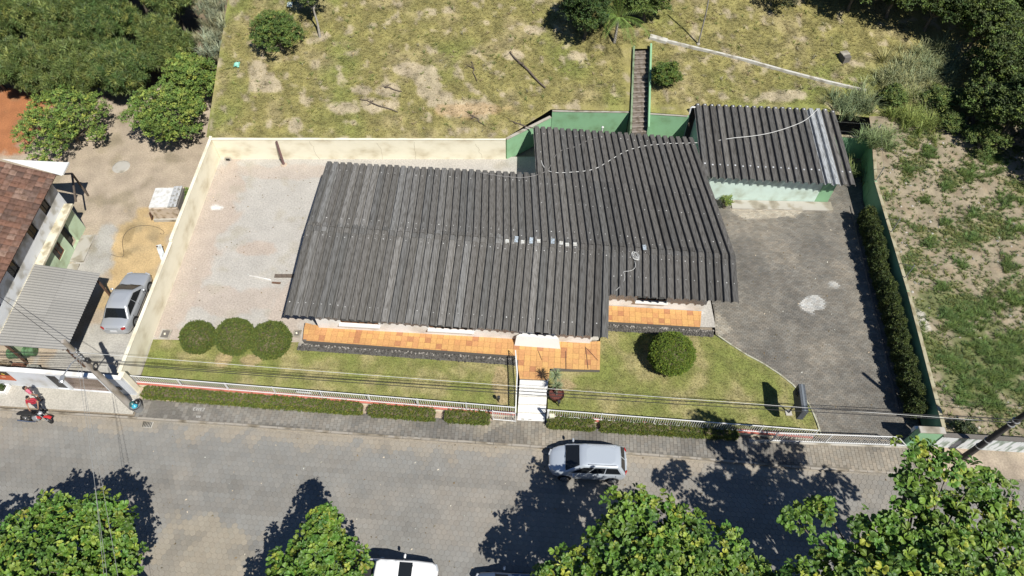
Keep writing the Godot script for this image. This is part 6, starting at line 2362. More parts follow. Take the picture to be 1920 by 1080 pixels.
	for q in [[6.45, 0.1], [6.2, 0.14], [5.95, 0.1], [5.7, 0.2], [5.45, 0.3]]:
		cable("dark cable running west from the concrete pole", Vector3(-21.45, q[0], -16.85 + q[1]), Vector3(-70, q[0] + 0.4, -19.5 + q[1] * 6), 0.5, 0.016, mats.cable_black)
	for q in [[6.3, -12.0, 2.9], [6.05, -11.3, 3.0], [5.85, -12.5, 3.2]]:
		cable("pale cable crossing the street from the concrete pole", Vector3(-21.4, q[0], -16.8), Vector3(q[1], q[0] + 0.2, q[2]), 0.25, 0.008, mat("cable_dim", L(0.30, 0.30, 0.29), 0.7))
	for q in [[6.5, 0.0], [6.2, 0.25], [5.0, 0.1]]:
		cable("dark cable running east from the dark pole", Vector3(24.4, q[0], -13.95 + q[1]), Vector3(70, q[0] + 0.2, -11.0 + q[1]), 0.5, 0.016, mats.cable_black)
	cable("dark service cable from concrete pole to the neighbouring house", Vector3(-21.45, 5.6, -16.95), Vector3(-29.0, 4.4, -22.0), 0.25, 0.014, mats.cable_black)
	# rubbish bin
	var rb := thing("rubbish_bin", "round grey bin with teal and black bags by pole", "bin", Vector3(-21.02, 0.1, -16.78))
	b = MB.new()
	b.lathe(Vector3.ZERO, [[0.24, 0.0], [0.29, 0.30], [0.31, 0.55], [0.34, 0.56], [0.34, 0.60], [0.29, 0.60], [0.27, 0.5]], 18)
	part(rb, "drum", b, mats.steel)
	for q in [[Vector3(-0.1, 0.66, -0.02), 0.20, L(0.03, 0.10, 0.10)], [Vector3(0.10, 0.68, -0.12), 0.17, L(0.015, 0.015, 0.017)], [Vector3(0.06, 0.66, 0.10), 0.17, L(0.05, 0.34, 0.46)]]:
		b = MB.new()
		var rings := []
		for i in 7:
			var t := i / 6.0
			var rr: PackedVector3Array = PackedVector3Array()
			for j in 12:
				var a := TAU * j / 12.0
				var rad: float = q[1] * (sin(PI * (0.08 + 0.84 * t))) * rv(0.82, 1.1)
				rr.append(q[0] + Vector3(cos(a) * rad, (t - 0.5) * q[1] * 1.5, sin(a) * rad))
			rings.append(rr)
		b.loft(rings, true, true, true)
		part(rb, "bag", b, mat("bag_%f" % (q[2] as Color).b, q[2], 0.35))
	# drain grating
	var dg := thing("drain_grating", "iron drain grating in the street beside the pole", "drain", Vector3(-20.35, 0.004, -15.9), -0.07)
	part_box(dg, "frame", Vector3(0, 0.0, 0), Vector3(0.62, 0.012, 0.36), mats.concrete)
	for k in 6:
		part_box(dg, "bar", Vector3(-0.22 + k * 0.088, 0.012, 0), Vector3(0.04, 0.02, 0.3), mats.dark_metal)
	# chalk scrawl on the footway
	var ck := thing("chalk_writing", "faint white chalk scrawl on the grey footway", "writing", Vector3(-17.65, 0.128, -16.78), -0.07)
	var tm := TextMesh.new()
	tm.text = "EWE7"
	tm.font_size = 24
	tm.pixel_size = 0.011
	tm.depth = 0.002
	var cm := mat("chalk", L(0.46, 0.45, 0.43), 0.95)
	var to := node_of(tm, cm)
	put(ck, to, "letters")
	to.rotation.x = -PI / 2
	var t2 := TextMesh.new()
	t2.text = "ue"
	t2.font_size = 22
	t2.pixel_size = 0.010
	t2.depth = 0.002
	to = node_of(t2, cm)
	put(ck, to, "letters")
	to.rotation.x = -PI / 2
	to.position = Vector3(0.12, 0, 0.42)

# ---------------------------------------------------------------- vacant plot
func build_east_lot():
	var big := tuft_mesh(21, 26, 0.42, 0.45, 0.035, 3)
	var clumps := [[27.1, -22.2, 1.3], [26.2, -22.2, 0.9], [28.2, -22.8, 1.2], [29.2, -23.3, 1.0], [27.6, -18.6, 1.4], [26.2, -18.2, 1.0], [25.4, -19.3, 1.1], [28.6, -19.6, 1.5], [29.4, -20.7, 1.4], [27.4, -20.4, 1.2], [25.3, -17.2, 1.0], [26.8, -16.9, 1.0], [30.6, -23.7, 1.0], [26.5, -24.5, 0.6], [33.1, -31.5, 1.0], [31.3, -26.2, 0.9], [26.9, -27.9, 0.5], [27.7, -31.4, 0.5], [32.9, -29.2, 1.0], [31.4, -33.5, 1.2], [33.2, -34.5, 1.3], [29.6, -32.6, 0.7], [28.4, -29.4, 0.5], [29.8, -28.4, 0.6], [28.2, -26.2, 0.5], [30.4, -30.2, 0.7], [27.0, -33.9, 0.7], [28.8, -35.0, 0.9], [25.0, -25.8, 0.4], [31.9, -21.3, 1.2], [31.2, -18.4, 1.3], [29.6, -17.3, 1.2]]
	for i in clumps.size():
		var q: Array = clumps[i]
		var sz: float = q[2]
		var g := thing("grass_clump", "broad green grass clump on the sandy vacant plot" if sz >= 1.0 else "small green grass clump on the sandy vacant plot", "grass clump", Vector3(q[0], lot_hh(q[0], q[1]) - 0.02, q[1]), 0.0, "green grass clumps on the vacant plot" if sz >= 1.0 else "small grass clumps on the vacant plot")
		var xs := []
		var cs := []
		for k in int(26 * sz * sz) + 6:
			var d := Vector2(rng.randfn(), rng.randfn()) * 0.38 * sz
			xs.append(Transform3D(Basis(Vector3.UP, rv(0, TAU)).scaled(Vector3.ONE * rv(0.55, 1.1)), Vector3(d.x, lot_hh(q[0] + d.x, q[1] + d.y) - lot_hh(q[0], q[1]), d.y)))
			cs.append(jit(L(0.105, 0.165, 0.035), 0.4, 0.15))
		many(g, "blades", big, mats.grass_blade, xs, cs)
	# ragged weeds
	var low := tuft_mesh(22, 10, 0.16, 0.18, 0.03, 2)
	var xs2 := []
	var cs2 := []
	while xs2.size() < 10000:
		var x := rv(23.2, 40.0)
		var z := rv(-38.0, -14.9)
		if x < 25.6 - (z + 38.0) * 0.115:
			continue
		var a := noise(65, 0.3, 4).get_noise_2d(x, z)
		if rng.randf() > 0.16 + 1.8 * maxf(0.0, a):
			continue
		xs2.append(Transform3D(Basis(Vector3.UP, rv(0, TAU)).scaled(Vector3.ONE * rv(0.5, 1.5)), Vector3(x, lot_hh(x, z) - 0.01, z)))
		cs2.append(jit(L(0.13, 0.165, 0.045), 0.4, 0.2))
	var g2 := many(self, "weeds", low, mats.grass_blade, xs2, cs2, true)
	g2.set_meta("label", "low ragged weeds over the vacant plot")
	g2.set_meta("category", "weeds")
	# pale stones and rubble
	var sb := MB.new()
	sb.lathe(Vector3.ZERO, [[0.04, -0.03], [0.075, 0.0], [0.05, 0.045], [0.015, 0.06]], 7, false)
	var sm2 := sb.mesh()
	xs2 = []
	cs2 = []
	for k in 260:
		var x := rv(23.6, 36.0)
		var z := rv(-36.0, -15.2)
		if x < 25.7 - (z + 38.0) * 0.115:
			continue
		xs2.append(Transform3D(Basis(Vector3.UP, rv(0, TAU)).scaled(Vector3(rv(0.4, 1.5), rv(0.4, 1.0), rv(0.4, 1.5))), Vector3(x, lot_hh(x, z), z)))
		var v := rv(0.25, 0.6)
		cs2.append(L(v, v * 0.93, v * 0.84))
	var st := many(self, "rubble", sm2, mats.paver, xs2, cs2, true)
	st.set_meta("label", "pale stones and rubble strewn over the vacant plot")
	st.set_meta("category", "rubble")
	# tall reedy grass at the wood's edge
	var reed := tuft_mesh(23, 20, 1.5, 0.95, 0.045, 4)
	for q in [[28.4, -41.0, 1.9, "tall pale reedy grass before the dark wood", 110, L(0.36, 0.38, 0.19)], [31.0, -42.4, 1.7, "tall pale reedy grass at the foot of the dark wood", 90, L(0.32, 0.36, 0.18)], [25.6, -36.0, 0.9, "tall grass growing inside the wire-fenced corner", 34, L(0.24, 0.30, 0.12)], [23.9, -35.0, 0.7, "arching grass between outbuilding and green wall", 26, L(0.20, 0.26, 0.09)], [28.6, -37.9, 1.6, "yellow-green grass below the tall reeds", 70, L(0.26, 0.32, 0.08)], [24.2, -39.0, 1.2, "grey-green grass behind the outbuilding's east end", 46, L(0.24, 0.29, 0.14)]]:
		var y := hill(q[0], q[1]) if q[1] < -38.2 else (lot_hh(q[0], q[1]) if q[0] > 25.5 else 0.1)
		var g := thing("tall_grass", q[3], "tall grass", Vector3(q[0], y, q[1]))
		var xs := []
		var cs := []
		for k in q[4]:
			var d: Vector2 = Vector2(rng.randfn(), rng.randfn() * 0.8) * float(q[2]) * 0.6
			var hy := y
			if q[1] < -36.5:
				hy = hill(q[0] + d.x, q[1] + d.y) if q[1] + d.y < -38.2 else lot_hh(q[0] + d.x, q[1] + d.y)
			xs.append(Transform3D(Basis(Vector3.UP, rv(0, TAU)).scaled(Vector3.ONE * rv(0.55, 1.05)), Vector3(d.x, hy - y - 0.03, d.y)))
			cs.append(jit(q[5], 0.35, 0.12))
		many(g, "blades", reed, mats.grass_blade, xs, cs)

# ---------------------------------------------------------------- trees
func almond(label: String, base: Vector3, fork: Vector3, blobs: Array, per: float, size: float):
	var t := thing("almond_tree", label, "tree", base, 0.0, "broad-leaved trees along the near side of the street")
	var rel := []
	var tips := []
	for q in blobs:
		rel.append([q[0] - base, q[1], q[2] if q.size() > 2 else 0.7])
		tips.append(q[0] - base)
	trunk_part(t, Vector3.ZERO, fork - base, tips, 0.17, mats.bark)
	var sp := blob_skin(rel, per, 0.45, 1.12)
	var half := [[], [], []]
	for s in sp:
		half[rng.randi_range(0, 2)].append(s)
	for k in 3:
		leaves(t, "crown", [ros0, ros1, ros2][k], mats.leaf_gloss, half[k], [L(0.098, 0.190, 0.022), L(0.070, 0.145, 0.018), L(0.125, 0.21, 0.026)][k], 0.32, size, 0.16, L(0.24, 0.29, 0.04), 0.16, 0.35)

var ros0: Mesh
var ros1: Mesh
var ros2: Mesh

func broadleaf(called: String, label: String, at: Vector3, ce: Vector3, rx: float, ry: float, nb: int, br: float, per: float, col: Color, col2: Color, size: float, group := "", seed_ := 1, mesh: Mesh = null, r := 0.12, bark := "bark"):
	var t := thing(called, label, "tree" if ry > 0.96 else "bush", at, 0.0, group)
	var blobs := blobs_round(ce, rx, ry, nb, br, seed_)
	var tips := []
	for q in blobs:
		tips.append(q[0])
	trunk_part(t, Vector3.ZERO, Vector3(ce.x * 0.4, maxf(0.3, ce.y - ry * 0.75), ce.z * 0.4), tips, r, mats[bark])
	leaves(t, "crown", mesh if mesh else mid_leaf, mats.leaf_soft, blob_skin(blobs, per, 0.55, 1.12), col, 0.36, size, 0.14, col2, 0.3)
	return t

func build_trees():
	ros0 = rosette_mesh(31, 9, 0.25, 0.17)
	ros1 = rosette_mesh(32, 8, 0.23, 0.16)
	ros2 = rosette_mesh(33, 7, 0.27, 0.18)
	var A := func(x, y, z, r, s := 0.7): return [Vector3(x, y, z), r, s]
	almond("dense broad-leaved street tree near the concrete pole", Vector3(-17.3, 0, -6.9), Vector3(-17.7, 2.3, -7.2), [A.call(-19.7, 4.5, -8.2, 1.7), A.call(-21.5, 4.6, -8.4, 1.5), A.call(-18.1, 4.6, -8.9, 1.25), A.call(-17.5, 4.2, -7.6, 1.2), A.call(-22.7, 4.2, -7.0, 1.5), A.call(-19.9, 5.3, -7.0, 1.6), A.call(-17.7, 4.8, -6.2, 1.5), A.call(-21.7, 4.8, -6.2, 1.6), A.call(-23.9, 4.3, -8.2, 1.1), A.call(-18.6, 5.0, -9.7, 0.7), A.call(-20.7, 4.6, -9.6, 0.9)], 16.0, 0.80)
	almond("cone-shaped broad-leaved street tree beside the white pickup", Vector3(-8.6, 0, -6.6), Vector3(-8.6, 1.9, -6.9), [A.call(-8.6, 3.8, -8.0, 1.35), A.call(-9.9, 3.3, -7.3, 1.2), A.call(-7.5, 3.8, -7.4, 1.15), A.call(-8.4, 4.6, -8.8, 0.85), A.call(-8.3, 5.0, -9.4, 0.5), A.call(-8.6, 3.8, -6.4, 1.5), A.call(-10.4, 3.2, -6.2, 1.2), A.call(-7.0, 4.0, -6.3, 1.0)], 17.0, 0.80)
	almond("large broad-leaved street tree shading the parked minivan", Vector3(4.6, 0, -4.6), Vector3(4.9, 3.0, -5.0), [A.call(4.9, 6.6, -9.2, 0.95), A.call(6.2, 6.6, -8.8, 1.0), A.call(7.4, 6.2, -8.3, 0.95), A.call(2.6, 5.4, -7.1, 0.95), A.call(1.5, 4.9, -6.6, 0.8), A.call(4.2, 6.2, -7.4, 1.3), A.call(6.0, 6.5, -7.0, 1.4), A.call(8.6, 6.0, -7.4, 1.2), A.call(9.6, 5.7, -6.8, 1.1), A.call(3.6, 5.6, -5.8, 1.4), A.call(7.2, 6.2, -5.6, 1.5), A.call(5.4, 7.2, -6.0, 1.2), A.call(10.6, 5.4, -6.2, 0.9), A.call(4.4, 6.0, -8.4, 0.7), A.call(3.2, 4.6, -5.6, 1.6, 0.6), A.call(5.8, 5.0, -6.2, 1.8, 0.6), A.call(8.4, 4.8, -5.8, 1.6, 0.6)], 11.0, 0.88)
	almond("tallest broad-leaved street tree reaching over the dark pole", Vector3(16.0, 0, -4.8), Vector3(15.9, 4.0, -5.4), [A.call(15.6, 10.8, -9.8, 0.65), A.call(16.6, 10.6, -9.5, 0.6), A.call(15.1, 10.9, -10.1, 0.45), A.call(11.6, 7.5, -8.4, 0.65), A.call(12.6, 8.0, -8.7, 0.55), A.call(16.0, 9.6, -9.0, 0.6), A.call(15.4, 9.7, -9.3, 0.5), A.call(15.7, 8.8, -8.7, 0.6), A.call(17.8, 10.0, -9.3, 0.7), A.call(19.0, 9.0, -9.2, 0.75), A.call(14.2, 8.0, -7.9, 0.75), A.call(15.4, 8.4, -8.0, 1.0), A.call(16.8, 8.6, -8.1, 1.15), A.call(18.2, 8.4, -8.2, 1.1), A.call(12.7, 7.2, -6.9, 0.9), A.call(13.9, 7.6, -6.3, 1.1), A.call(15.6, 8.0, -6.3, 1.4), A.call(17.6, 8.2, -6.4, 1.4), A.call(19.2, 8.0, -6.8, 1.3), A.call(11.3, 7.0, -6.0, 0.9), A.call(16.5, 8.9, -7.2, 1.0), A.call(20.4, 7.6, -8.0, 1.0), A.call(13.8, 6.0, -6.0, 1.7, 0.6), A.call(16.4, 6.4, -6.4, 1.9, 0.6), A.call(18.6, 6.4, -6.4, 1.7, 0.6), A.call(12.0, 5.8, -5.0, 1.5, 0.6), A.call(15.2, 6.6, -7.4, 1.2, 0.6)], 9.5, 0.93)
	# fruit trees in the neighbouring yard
	var f1 := L(0.13, 0.205, 0.036)
	var f2 := L(0.27, 0.33, 0.065)
	broadleaf("fruit_tree", "loose round fruit tree behind the tiled house", Vector3(-32.2, 0.05, -38.3), Vector3(0, 1.9, 0), 3.4, 1.7, 30, 0.72, 10.0, f1, f2, 0.9, "fruit trees in the dirt yard", 11)
	broadleaf("fruit_tree", "tall dense fruit tree against the cream wall", Vector3(-24.5, 0.05, -38.7), Vector3(0, 2.3, 0.3), 2.5, 2.3, 28, 0.75, 11.0, f1, f2, 0.9, "fruit trees in the dirt yard", 12)
	broadleaf("fruit_tree", "fruit tree between the grove and cream wall", Vector3(-23.6, 0.05, -42.0), Vector3(0, 2.6, 0), 1.9, 1.8, 14, 0.8, 14.0, f1, f2, 0.9, "fruit trees in the dirt yard", 13)
	broadleaf("shrub", "small green shrub between tank and cream wall", Vector3(-22.1, 0.05, -32.6), Vector3(0, 0.6, 0), 0.5, 0.5, 6, 0.3, 30.0, f1, f2, 0.6, "", 14)
	# feathery grove
	var nd := needle_mesh(41)
	var spots := [[-40.2, -44.4, 2.8, 2.5], [-36.4, -43.8, 2.6, 2.3], [-32.8, -43.2, 2.6, 2.3], [-29.4, -43.4, 2.6, 2.2], [-26.4, -45.2, 2.8, 1.8], [-34.6, -46.6, 3.8, 2.4], [-30.8, -46.8, 3.8, 2.4], [-38.6, -47.0, 3.8, 2.4], [-38.0, -50.0, 5.6, 2.8], [-33.6, -50.2, 5.8, 2.8], [-29.2, -50.0, 5.6, 2.6], [-25.9, -48.2, 4.8, 1.9], [-36.0, -55.0, 6.0, 3.0], [-30.5, -55.0, 6.0, 3.0], [-25.5, -54.0, 5.4, 2.6], [-43.0, -50.0, 5.0, 2.8]]
	for i in spots.size():
		var q: Array = spots[i]
		var gy := maxf(0.05, -0.2 + 0.28 * maxf(0, -43.5 - q[1]))
		broadleaf("feathery_tree", "olive feathery-leaved tree in the grove behind the dirt yard", Vector3(q[0], gy, q[1]), Vector3(0, q[2], 0), q[3], 2.2, 26, 0.62, 26.0, L(0.105, 0.150, 0.036) if i % 3 else L(0.08, 0.135, 0.033), L(0.22, 0.26, 0.07), 1.0, "feathery trees in the grove", 60 + i, nd)
	# rough growth on the wall's line
	var reed := tuft_mesh(24, 22, 0.95, 0.7, 0.04, 3)
	for q in [[-22.4, -46.8], [-22.5, -44.8], [-23.2, -48.6]]:
		var g := thing("tall_grass", "grey-green wild grass along the bank's west edge", "tall grass", Vector3(q[0], hill(-21.5, q[1]) - 1.4, q[1]), 0.0, "wild grass along the bank's west edge")
		var xs := []
		var cs := []
		for k in 60:
			xs.append(Transform3D(Basis(Vector3.UP, rv(0, TAU)).scaled(Vector3.ONE * rv(0.6, 1.3)), Vector3(rng.randfn() * 0.5, rv(0, 1.1), rng.randfn() * 0.8)))
			cs.append(jit(L(0.30, 0.31, 0.19), 0.4, 0.15))
		many(g, "blades", reed, mats.grass_blade, xs, cs)
	# trees on the bank
	var H := func(x, z): return Vector3(x, hill(x, z) - 0.05, z)
	broadleaf("small_tree", "small bushy tree on the bank's west side", H.call(-17.1, -44.0), Vector3(0, 1.2, 0), 2.0, 1.3, 20, 0.55, 22.0, L(0.09, 0.15, 0.03), L(0.17, 0.22, 0.045), 0.75, "", 71)
	var wt = broadleaf("small_tree", "pale-trunked leaning tree on the bank", H.call(-14.3, -44.9), Vector3(-0.4, 2.6, -1.6), 1.2, 1.0, 12, 0.5, 20.0, L(0.07, 0.11, 0.025), L(0.11, 0.15, 0.04), 0.75, "", 72, null, 0.09, "bark_pale")
	wt.set_meta("category", "tree")
	broadleaf("bush", "round green bush right beside the garden steps", H.call(10.95, -40.9), Vector3(0, 0.85, 0), 1.0, 0.95, 16, 0.36, 32.0, L(0.085, 0.145, 0.022), L(0.16, 0.20, 0.035), 0.7, "", 73)
	broadleaf("broad_tree", "dark glossy tree beside the palm on the bank", H.call(5.4, -44.8), Vector3(0, 2.3, 0), 1.9, 2.0, 20, 0.62, 22.0, L(0.045, 0.085, 0.018), L(0.09, 0.14, 0.03), 0.85, "", 74)
	broadleaf("broad_tree", "lighter green tree between palm and pole", H.call(9.9, -46.2), Vector3(0, 1.9, 0), 1.8, 1.6, 18, 0.55, 24.0, L(0.09, 0.14, 0.025), L(0.15, 0.19, 0.04), 0.8, "", 75)
	broadleaf("broad_tree", "dark tree behind the palm on the bank", H.call(6.8, -48.2), Vector3(0, 2.2, 0), 2.3, 1.6, 16, 0.7, 20.0, L(0.04, 0.07, 0.016), L(0.07, 0.11, 0.025), 0.9, "", 76)
	broadleaf("bush", "wide dark bush at the top of the bank", H.call(20.3, -48.6), Vector3(0, 1.0, 0), 2.6, 0.88, 16, 0.6, 20.0, L(0.07, 0.085, 0.03), L(0.12, 0.13, 0.05), 0.8, "", 77)
	var pt := thing("palm_tree", "young palm with arching fronds beside garden steps", "tree", H.call(7.6, -44.4))
	var b := MB.new()
	b.tube([Vector3(0, -0.1, 0), Vector3(0.05, 1.0, -0.1), Vector3(0.1, 1.9, -0.3)], [0.13, 0.10, 0.09], 9)
	part(pt, "trunk", b, mats.bark_pale)
	for k in 13:
		var a := TAU * k / 13.0 + rv(-0.2, 0.2)
		var fr := MB.new()
		var dir := Vector3(cos(a), 0, sin(a))
		var el := rv(0.35, 1.1)
		var p := Vector3(0.1, 1.9, -0.3)
		var path := [p]
		for s in 9:
			var e2 := el - s * 0.19
			p += (dir * cos(e2) + Vector3(0, sin(e2), 0)) * 0.33
			path.append(p)
		fr.col = L(0.11, 0.14, 0.03)
		fr.tube(path, [0.02, 0.018, 0.015, 0.012, 0.01, 0.008, 0.006], 4)
		for s in range(1, 10):
			for sd in [-1.0, 1.0]:
				for u in 3:
					var t: float = s + u / 3.0
					if t > 9:
						continue
					var at: Vector3 = path[int(t)].lerp(path[mini(int(t) + 1, 9)], t - int(t))
					var sidev: Vector3 = dir.cross(Vector3.UP) * sd
					fr.col = L(0.15, 0.23, 0.045) * rv(0.7, 1.25)
					fr.leaf(at, (sidev + dir * 0.7 - Vector3(0, 0.35, 0)).normalized(), Vector3.UP, 0.55 * (1.15 - absf(t - 4.5) / 6.0), 0.045, 0.1, 0.4)
		part(pt, "frond", fr, mats.leaf_soft)
	# dark wood to the north-east
	var dk := L(0.055, 0.090, 0.018)
	var dk2 := L(0.12, 0.175, 0.032)
	var wood := [[25.4, -47.2, 2.8, 2.0], [28.2, -46.6, 3.2, 2.2], [30.8, -45.4, 3.2, 2.3], [33.4, -43.4, 3.4, 2.3], [36.2, -45.0, 3.6, 2.5], [33.0, -47.4, 3.8, 2.4], [34.2, -40.0, 3.2, 2.2], [34.2, -36.6, 3.2, 2.1], [36.8, -38.8, 3.6, 2.4], [36.6, -33.6, 2.8, 2.0], [27.0, -50.4, 3.8, 2.4], [31.4, -51.0, 4.4, 2.8], [36.0, -50.0, 4.6, 2.8], [39.6, -45.0, 4.4, 2.6], [39.2, -35.8, 3.4, 2.3], [32.6, -38.0, 2.2, 1.3]]
	for i in wood.size():
		var q: Array = wood[i]
		var gy := hill(q[0], q[1]) if q[1] < -38.3 else lot_hh(q[0], q[1])
		broadleaf("forest_tree", "dark leafy tree in the wood beyond the reedy grass", Vector3(q[0], gy - 0.1, q[1]), Vector3(0, q[2] * 0.85, 0), q[3], q[2] * 0.6, 18, 0.8, 12.0, dk if i % 3 else L(0.06, 0.09, 0.018), dk2, 1.1, "dark trees of the north-east wood", 100 + i)
	for q in [[30.4, -39.2, 0.9], [32.4, -35.6, 1.1], [30.6, -37.2, 0.7], [27.3, -39.4, 0.8]]:
		broadleaf("wild_shrub", "sprawling bright green shrub below the dark wood", Vector3(q[0], (hill(q[0], q[1]) if q[1] < -38.3 else lot_hh(q[0], q[1])) - 0.05, q[1]), Vector3(0, q[2] * 0.7, 0), q[2] * 1.2, q[2] * 0.75, 12, 0.4, 26.0, L(0.10, 0.15, 0.03), L(0.16, 0.20, 0.045), 0.8, "bright shrubs below the dark wood", int(q[0] * 10))
	# small plant by the outbuilding wall
	broadleaf("shrub", "small shrub in the corner of outbuilding and house", Vector3(14.6, 0.12, -31.9), Vector3(0, 0.6, 0), 0.35, 0.5, 6, 0.22, 40.0, f1, f2, 0.5, "", 81)
	broadleaf("shrub", "dark leafy shrub on the plot behind whitewashed wall", Vector3(24.6, lot_hh(24.6, -15.3), -15.3), Vector3(0, 0.35, 0), 0.5, 0.35, 6, 0.25, 30.0, L(0.04, 0.06, 0.02), L(0.08, 0.11, 0.03), 0.8, "", 82)

# ---------------------------------------------------------------- small things
func build_small_things():
	# cables lying on the roof
	var sets := [[mats.cable_white, 0.022, "loose white cable curling over the ribbed roofs", [[1.95, -34.4], [1.85, -34.0], [2.12, -32.77], [2.6, -32.3], [3.52, -32.25], [5.3, -32.57], [6.4, -33.4], [7.59, -34.42], [8.8, -35.0], [10.22, -35.3], [13.0, -35.5], [15.5, -35.65], [17.68, -36.04], [20.14, -37.06], [21.58, -38.34]]], [mat("cable_grey", L(0.26, 0.25, 0.24), 0.7), 0.016, "thin grey cable sagging over the rear roof slope", [[-2.1, -32.2], [-0.6, -31.85], [0.87, -31.75], [2.0, -32.2], [2.46, -32.7], [2.75, -33.6], [3.3, -34.5], [4.4, -35.0], [5.0, -35.5], [5.87, -35.93]]]]
	for s in sets:
		var cv := Curve3D.new()
		var pl: Array = s[3]
		for i in pl.size():
			var p := Vector3(pl[i][0], roof_h(pl[i][0], pl[i][1]) + 0.196, pl[i][1])
			var tg := Vector3(pl[mini(i + 1, pl.size() - 1)][0] - pl[maxi(i - 1, 0)][0], 0, pl[mini(i + 1, pl.size() - 1)][1] - pl[maxi(i - 1, 0)][1]) / 6.0
			cv.add_point(p, -tg, tg)
		var path := []
		var n := 90
		for k in n + 1:
			path.append(cv.sample_baked(cv.get_baked_length() * k / n))
		var b := MB.new()
		b.tube(path, [s[1]], 5)
		tag(part(self, "roof_cable", b, s[0]), s[2], "cable")
	var tg2 := MB.new()
	var path2 := []
	for k in 120:
		var t := k / 119.0
		path2.append(Vector3(7.26 + 0.22 * sin(t * 41.0) * (1.0 - t * 0.3), roof_h(7.3, -24.9) + 0.21 + 0.05 * sin(t * 23.0), -24.9 + 0.28 * cos(t * 37.0)))
	tg2.tube(path2, [0.012], 4)
	tag(part(self, "cable_tangle", tg2, mats.cable_white), "tangled knot of pale cable on the front roof slope", "cable")
	path2 = []
	for k in 40:
		var t := k / 39.0
		var x := 7.2 - 1.3 * t + 0.15 * sin(t * 12.0)
		var z := -24.6 + 2.0 * t + 0.2 * sin(t * 9.0)
		path2.append(Vector3(x, roof_h(x, z) + 0.196, z))
	tg2 = MB.new()
	tg2.tube(path2, [0.012], 4)
	tag(part(self, "roof_cable", tg2, mats.cable_white), "pale cable trailing from the tangle to the front eave", "cable")
	# leaning stake at the retaining wall
	var sk := thing("leaning_post", "brown post leaning against the cream retaining wall", "post", Vector3(-16.5, 0.1, -36.0))
	var b2 := MB.new()
	b2.tube([Vector3(0, -0.05, 0), Vector3(-0.06, 0.9, -0.22), Vector3(-0.12, 1.85, -0.46)], [0.10, 0.095, 0.085], 8)
	part(sk, "shaft", b2, mat("post_purple", L(0.20, 0.115, 0.11), 0.9, 0, T.bark, Vector3(1.5, 1.5, 1.5)))
	b2 = MB.new()
	b2.lathe(Vector3.ZERO, [[0.26, 0.0], [0.2, 0.06], [0.08, 0.08]], 9, false)
	part(sk, "soil_heap", b2, mat("heap", L(0.45, 0.36, 0.28), 0.95))
	var ol := thing("drain_outlet", "small dark drain outlet at the retaining wall's west end", "drain", Vector3(-20.6, 0.12, -36.45))
	part_box(ol, "surround", Vector3(0, 0.14, 0), Vector3(0.42, 0.3, 0.1), mats.concrete)
	part_box(ol, "opening", Vector3(0.0, 0.13, 0.052), Vector3(0.28, 0.2, 0.02), mats.rubber)
	# planks
	for q in [[-14.55, -26.05, 1.3, 0.26, 0.0, mats.wood_grey, "grey weathered plank lying by the house gable"], [-16.1, -25.9, 1.5, 0.05, -0.25, mats.white_wall, "thin pale batten lying in the yard"], [-15.0, -25.5, 0.55, 0.12, -0.1, mats.wood_brown, "short brown board scrap in the yard"]]:
		var pk := thing("plank", q[6], "plank", Vector3(q[0], 0.12, q[1]), q[4])
		part_box(pk, "board", Vector3(0, 0.035, 0), Vector3(q[2], 0.06, q[3]), q[5], 0, 0.008)
		part_box(pk, "board", Vector3(0.1, 0.085, 0.01), Vector3(q[2] * 0.8, 0.035, q[3] * 0.8), q[5], 0.02, 0.006)
	# inspection covers
	for q in [[-20.95, -21.7, 0.5, "concrete inspection box by the first round bush"], [-13.0, -21.75, 0.32, "small inspection cover beside the terrace corner"]]:
		var ic := thing("inspection_cover", q[3], "cover", Vector3(q[0], 0.11, q[1]), -0.06)
		part_box(ic, "frame", Vector3(0, 0.03, 0), Vector3(q[2] + 0.14, 0.06, q[2] + 0.18), mats.concrete, 0, 0.01)
		part_box(ic, "lid", Vector3(0, 0.064, 0), Vector3(q[2] - 0.05, 0.02, q[2]), mats.dark_concrete)
		part_box(ic, "lifting_ring", Vector3(-0.02, 0.085, 0), Vector3(0.1, 0.02, 0.14), mats.cream_wall, 0.4, 0.005)
	# lime white paper on the fence
	tag(part_box(self, "white_plate", Vector3(-11.6, 1.05, fence_z(-11.6) + 0.06), Vector3(0.85, 0.12, 0.02), mats.white_paint, -0.09), "small white plate fixed to the west picket fence", "plate")
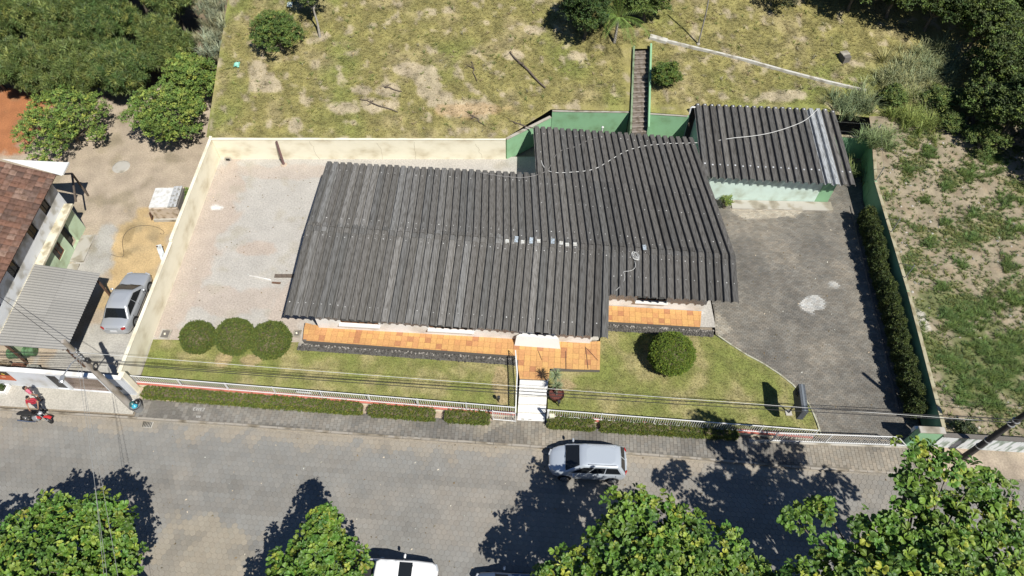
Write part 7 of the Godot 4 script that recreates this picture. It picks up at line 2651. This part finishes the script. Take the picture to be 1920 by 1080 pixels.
	# garden lamps beside the steps
	for q in [[-0.75, -17.2, "short dark garden lamp on the lawn west of steps"], [2.62, -16.95, "short dark garden lamp behind the potted plant"]]:
		var gl := thing("garden_lamp", q[2], "lamp", Vector3(q[0], 0.2, q[1]))
		var b := MB.new()
		b.tube([Vector3.ZERO, Vector3(0, 0.45, 0)], [0.03], 6)
		part(gl, "stem", b, mats.dark_metal)
		part_box(gl, "lantern", Vector3(0, 0.55, 0), Vector3(0.16, 0.2, 0.16), mats.dark_metal, 0, 0.02)
	# two thin joints of wood across the porch tiles
	for q in [[3.15, -20.3, 3.12, -19.1], [4.35, -20.6, 4.4, -19.15]]:
		var b := MB.new()
		b.bar(Vector3(q[0], 0.515, q[1]), Vector3(q[2], 0.515, q[3]), 0.04, 0.02)
		tag(part(self, "tile_strip", b, mats.wood_brown), "thin dark strip across the orange porch tiles", "strip", "dark strips across the porch tiles")
	for q in [[4.4, -20.5, 5.0, -19.7], [1.55, -20.3, 1.75, -19.7]]:
		var b := MB.new()
		b.bar(Vector3(q[0], 0.52, q[1]), Vector3(q[2], 0.52, q[3]), 0.03, 0.03)
		tag(part(self, "stick", b, mats.wood_brown), "thin stick lying askew on the orange porch tiles", "stick", "sticks on the porch tiles")
	# leaf litter and specks over yard and street
	var lf := MB.new()
	lf.leaf(Vector3(-0.06, 0.005, 0), Vector3(1, 0, 0), Vector3.UP, 0.12, 0.06)
	var xs := []
	var cs := []
	for k in 900:
		var x := rv(-21.0, 22.0)
		var z := rv(-35.5, -8.0)
		var y := 0.125
		if x < -12.8 and z < -22.0:
			pass
		elif z > kerb_z(x) + 0.2:
			y = 0.006
		elif x > 13.5 and z < -16.0 and x < 23 and z > -31.5 and not Geometry2D.is_point_in_polygon(Vector2(x, z), pts([[5, -22], [12.2, -21.6], [13.9, -20.1], [15.5, -18.9], [16.9, -15.0], [5, -16]])):
			y = 0.132
		else:
			continue
		xs.append(Transform3D(Basis(Vector3.UP, rv(0, TAU)).scaled(Vector3.ONE * rv(0.5, 1.3)), Vector3(x, y, z)))
		cs.append(jit(L(0.16, 0.12, 0.06) if rng.randf() < 0.75 else L(0.5, 0.46, 0.38), 0.4, 0.15))
	var lo := many(self, "leaf_litter", lf.mesh(), mats.leaf_soft, xs, cs, true)
	lo.set_meta("label", "scattered dry leaves and scraps on yard and street")
	lo.set_meta("category", "litter")
